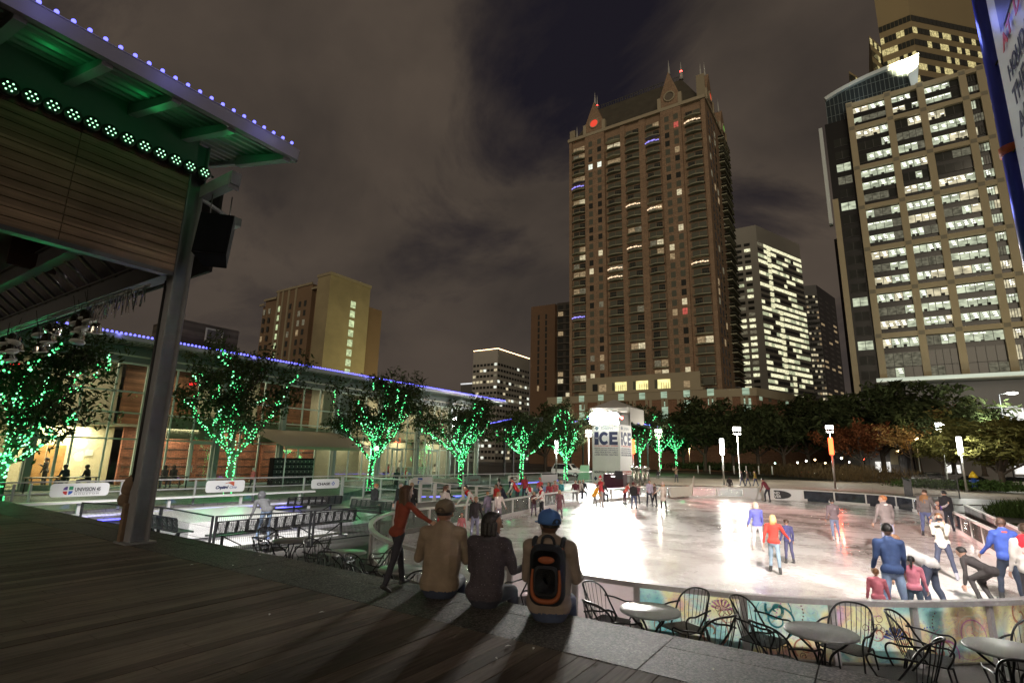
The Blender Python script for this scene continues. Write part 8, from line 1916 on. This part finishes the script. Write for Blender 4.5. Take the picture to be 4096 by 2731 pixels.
ppl(3562, 2212, 35, 'man in a grey sweater and pale jeans looking sideways', ptop=1975, top=(.20, .165, .16), bot=(.36, .35, .46), hair=(.32, .12, .04), hs='short', hy=50, abL=7, abR=9, shL=10, shR=8, aL=14, aR=12, bulk=1.12, scarf=(.68, .62, .6), shoes=(.05, .06, .12), skates=True)
ppl(3714, 2144, -15, 'man in a brown padded vest with grey sleeves bending towards a child', ptop=1984, h=1.8, top=(.15, .13, .13), vest=(.28, .14, .06), bot=(.10, .12, .24), hair=BRN, hs='short', lean=18, shR=40, aR=8, shL=20, hp=-18, bulk=1.1, skates=True)
ppl(3768, 2148, 160, 'child in a black and white patterned cardigan with brown hair', h=1.2, top=(.28, .22, .22), bot=(.10, .11, .22), hair=BRN, hs='long', shR=50, shL=20, skates=True)
ppl(3766, 2142, 200, 'small child in a purple top reaching up to the brown vested man', h=1.35, top=(.10, .05, .3), sleeves=(.55, .5, .5), bot=(.1, .1, .2), hair=BLK, hs='short', shL=110, shR=20)
ppl(3800, 2128, 30, 'person in a black padded vest behind the patterned cardigan', z=0, h=1.72, top=(.022, .02, .024), bot=DK, hair=BLK, hs='short', bulk=1.15)
ppl(3790, 2314, 172, 'smiling woman in a white jacket and dark jeans holding a camera up', ptop=2046, top=(.72, .68, .6), bot=(.055, .065, .11), hair=(.28, .14, .05), hs='short', shL=48, shR=48, aL=-4, aR=-4, elL=110, elR=112, abL=9, abR=11, hem=-.13, shoes=(.35, .35, .4), skates=True, fem=True, hy=6)
cm = P(3790, 2314, ICE); dcm = (Vector((0, 0, 0))-Vector((cm.x, cm.y, 0))).normalized()
MB().box((cm.x+dcm.x*.36, cm.y+dcm.y*.36, ICE+1.38), (.11, .04, .065), rz=math.atan2(-cm.x, cm.y)).build('compact_camera', mat('camera_black', (.02, .02, .02), .35), label='small black camera held up by the woman in the white jacket', cat='camera')
ppl(3545, 2440, 10, 'man in a navy blue fleece and light jeans, back turned, at the near wall', h=1.67, byhead=2085, top=(.042, .075, .19), bot=(.22, .30, .46), hair=BLK, hs='short', shL=12, shR=18, aL=8, aR=4, elL=30, elR=26, bulk=1.0, abL=5, abR=5, skates=True, vox=.016)
ppl(3640, 2432, 0, 'child in a pink hooded top and dark jeans beside the navy fleece', h=1.12, byhead=2218, top=(.55, .18, .24), bot=(.06, .09, .13), hair=BLK, hs='tail', shL=35, elL=40, skates=True, vox=.016)
ppl(3500, 2432, 0, 'small child in a pink coat half hidden on the other side of the navy fleece', h=.98, byhead=2268, top=(.5, .14, .18), bot=(.2, .28, .42), hair=(.2, .09, .04), hs='short', skates=True)
ppl(3745, 2462, 78, 'person in a pale grey hooded top bending low beside the pink child', h=1.66, top=(.40, .39, .39), bot=(.06, .075, .12), hair=(.2, .1, .05), hs='short', lean=66, hipL=14, kneeL=26, hipR=-6, kneeR=14, shL=70, shR=60, elL=20, elR=24, skates=True, bulk=1.1)
ppl(4002, 2375, 25, 'man in a royal blue jacket at the right hand wall', h=1.66, byhead=2064, top=(.04, .08, .34), bot=(.025, .035, .06), sk=MID, hair=(.06, .03, .02), hs='short', scarf=(.6, .1, .06), hp=-8, shL=16, aL=18, elL=30, bulk=1.15, hipL=16, kneeL=16, skates=True, vox=.016)
ppl(4095, 2420, 15, 'person in a red vest and grey trousers cut by the picture edge', h=1.7, byhead=2085, top=(.62, .58, .55), vest=(.56, .015, .03), bot=(.07, .065, .075), hair=BRN, bulk=1.15, skates=True)
ppl(3985, 2430, 60, 'dark clad person crouched low on the ice near the near wall corner', h=1.5, top=(.035, .03, .03), bot=(.05, .045, .045), hair=BLK, lean=70, hipL=60, kneeL=80, hipR=50, kneeR=80, shL=60, shR=50, skates=True)
ppl(3075, 2008, 60, 'skater in a dark red jacket stooping by the white far panel', ptop=1952, h=1.7, top=(.16, .025, .04), bot=DK, hair=BLK, lean=34, hipL=25, kneeL=30, shL=40, skates=True)
ppl(2920, 1958, 178, 'person in a dark top seated on the far path by the tube lamp', z=.1, h=1.7, top=(.05, .04, .045), bot=(.2, .17, .16), hair=BLK, sk=MID, hat=('cap', (.02, .02, .03), (.02, .02, .02)), hipL=84, hipR=84, kneeL=84, kneeR=84, sit=.35)
for px, c, lb in ((2970, (.05, .04, .06), 'walker in dark clothes by the box lamp on the far path'), (2993, (.12, .09, .07), 'walker in brown in the middle of the far path trio'), (3024, (.28, .2, .04), 'walker with a yellow bag on the far path')): ppl(px, 1944, 70, lb, z=.1, h=1.7, top=c, bot=(.06, .07, .12), hair=BRN, hipL=16, hipR=-14)
ppl(2706, 1928, 160, 'man in a brown jacket photographing the rink from the lawn edge', z=.1, ptop=1862, top=(.22, .17, .11), bot=(.05, .045, .06), hair=BRN, sk=MID, shL=70, shR=70, elL=100, elR=100)
ppl(2634, 1915, 170, 'person in black seated before the green trunked oak', z=.1, h=1.7, top=(.03, .03, .032), bot=(.09, .09, .1), hair=BLK, sk=MID, hipL=84, hipR=84, kneeL=84, kneeR=84, sit=.45, shL=30, elL=60)
pb = P(1055, 2160, .05); person(pb, math.degrees(math.atan2(-pb.x, pb.y))+25, 'man in a dark grey hooded top and jeans bending over the white platform', 1.70, (.085, .085, .09), (.14, .19, .28), LIGHT, BLK, 'short', lean=62, hipL=18, hipR=8, kneeL=12, kneeR=8, shL=68, shR=62, elL=14, elR=16, hat=('hood', (.05, .05, .055), None), vox=.016, shoes=(.1, .14, .3))
ppl(1490, 2062, -60, 'person in a dark coat with sandy hair seated on the black bench', z=0, h=1.75, top=(.016, .016, .018), bot=DK, hair=(.3, .12, .04), hs='short', hipL=84, hipR=84, kneeL=84, kneeR=84, sit=.47, hp=-16, bulk=1.1)
pz_ = .42
ppl(1583, 1968, 160, 'person in a long dark coat standing behind the ramp head railing', z=pz_-.2, ptop=1872, top=(.02, .02, .03), bot=DK, sk=DARKSK, hair=BLK, longjkt=True, hp=-14)
ppl(1622, 1966, 110, 'man in a bright red vest standing behind the ramp head railing', z=pz_-.2, ptop=1866, top=(.62, .56, .52), vest=RED, bot=(.08, .1, .18), hair=(.4, .2, .1), hs='short', elL=70, elR=70, shL=20, shR=20, hp=-16)
ppl(1006, 1965, 60, 'grey haired person in red and dark clothes walking past the lockers', z=pz_, ptop=1868, top=(.42, .10, .09), bot=(.02, .02, .022), hair=GRY, hs='short', hipL=14, hipR=-14)
q = PX(170, 1943, -38.2); person((q.x, q.y, .43), 140, 'person with a ponytail in black standing by the oak doors inside the hall', 1.68, (.03, .025, .022), (.02, .02, .02), MID, BLK, 'tail', shR=40, elR=80)
for px, X_, lb, tp in ((255, -34.6, 'dark silhouette of a seated person before the glass doors', (.02, .03, .05)), (345, -34.4, 'dark silhouette of a person bending at a table before the lit bay', (.02, .02, .02)), (655, -33.5, 'dark haired person seated at a table before the brick bay', (.02, .02, .02)), (690, -33.7, 'second dark haired person seated close behind the first at the brick bay', (.03, .025, .02))):
    q = PX(px, 1950, X_); person((q.x, q.y, .42), 70+px*.2, lb, 1.7, tp, DK, DARKSK, BLK, 'bob' if px > 600 else 'short', hipL=84, hipR=84, kneeL=84, kneeR=84, sit=.5, lean=12, shL=30, elL=50)
q = PX(1597, 1935, -38.2); person((q.x, q.y, .43), 100, 'cook in a white shirt behind the cafe counter', 1.75, (.75, .73, .68), (.05, .05, .05), MID, BLK, 'short', hp=-16, shR=40, elR=60)
for px, lb, tp in ((1735, 'diner in a white top at a cafe table behind the glass', (.6, .55, .5)), (1685, 'diner in grey at a cafe table behind the glass', (.2, .2, .2)), (1548, 'diner in a dark red top at the end of the cafe', (.2, .04, .04))):
    q = PX(px, 1935, -37.8); person((q.x, q.y, .43), 60+px, lb, 1.7, tp, DK, LIGHT, BRN, 'long', hipL=84, hipR=84, kneeL=84, kneeR=84, sit=.5, shL=40, elL=50)
ct = PX(1590, 1935, -38.8); MB().box((-37.2, ct.y+.4, .95), (.6, 4.4, 1.05)).box((-37.2, ct.y+.4, 1.5), (.75, 4.6, .06)).build('cafe_counter', mat('counter_steel', (.35, .34, .32), .3, metal=.4), label='pale serving counter in front of the cook inside the cafe', cat='counter')
for px, X_ in ((300, -33.9), (675, -32.9), (180, -33.9)):
    q = PX(px, 1950, X_); tt = empty('dining_table', (q.x, q.y, .42), 0, 'dark dining table on the hall terrace '+('before the brick bay' if px > 600 else 'before the lit bay' if px > 200 else 'by the glass doors'), 'table', 'dark dining tables on the hall terrace')
    MB(False).box((0, 0, .74), (.9, 1.6, .05)).build('tabletop', bsteel, tt)
    for sx in (-.38, .38):
        for sy in (-.7, .7): MB(False).box((sx, sy, .36), (.05, .05, .72)).build('leg', bsteel, tt)
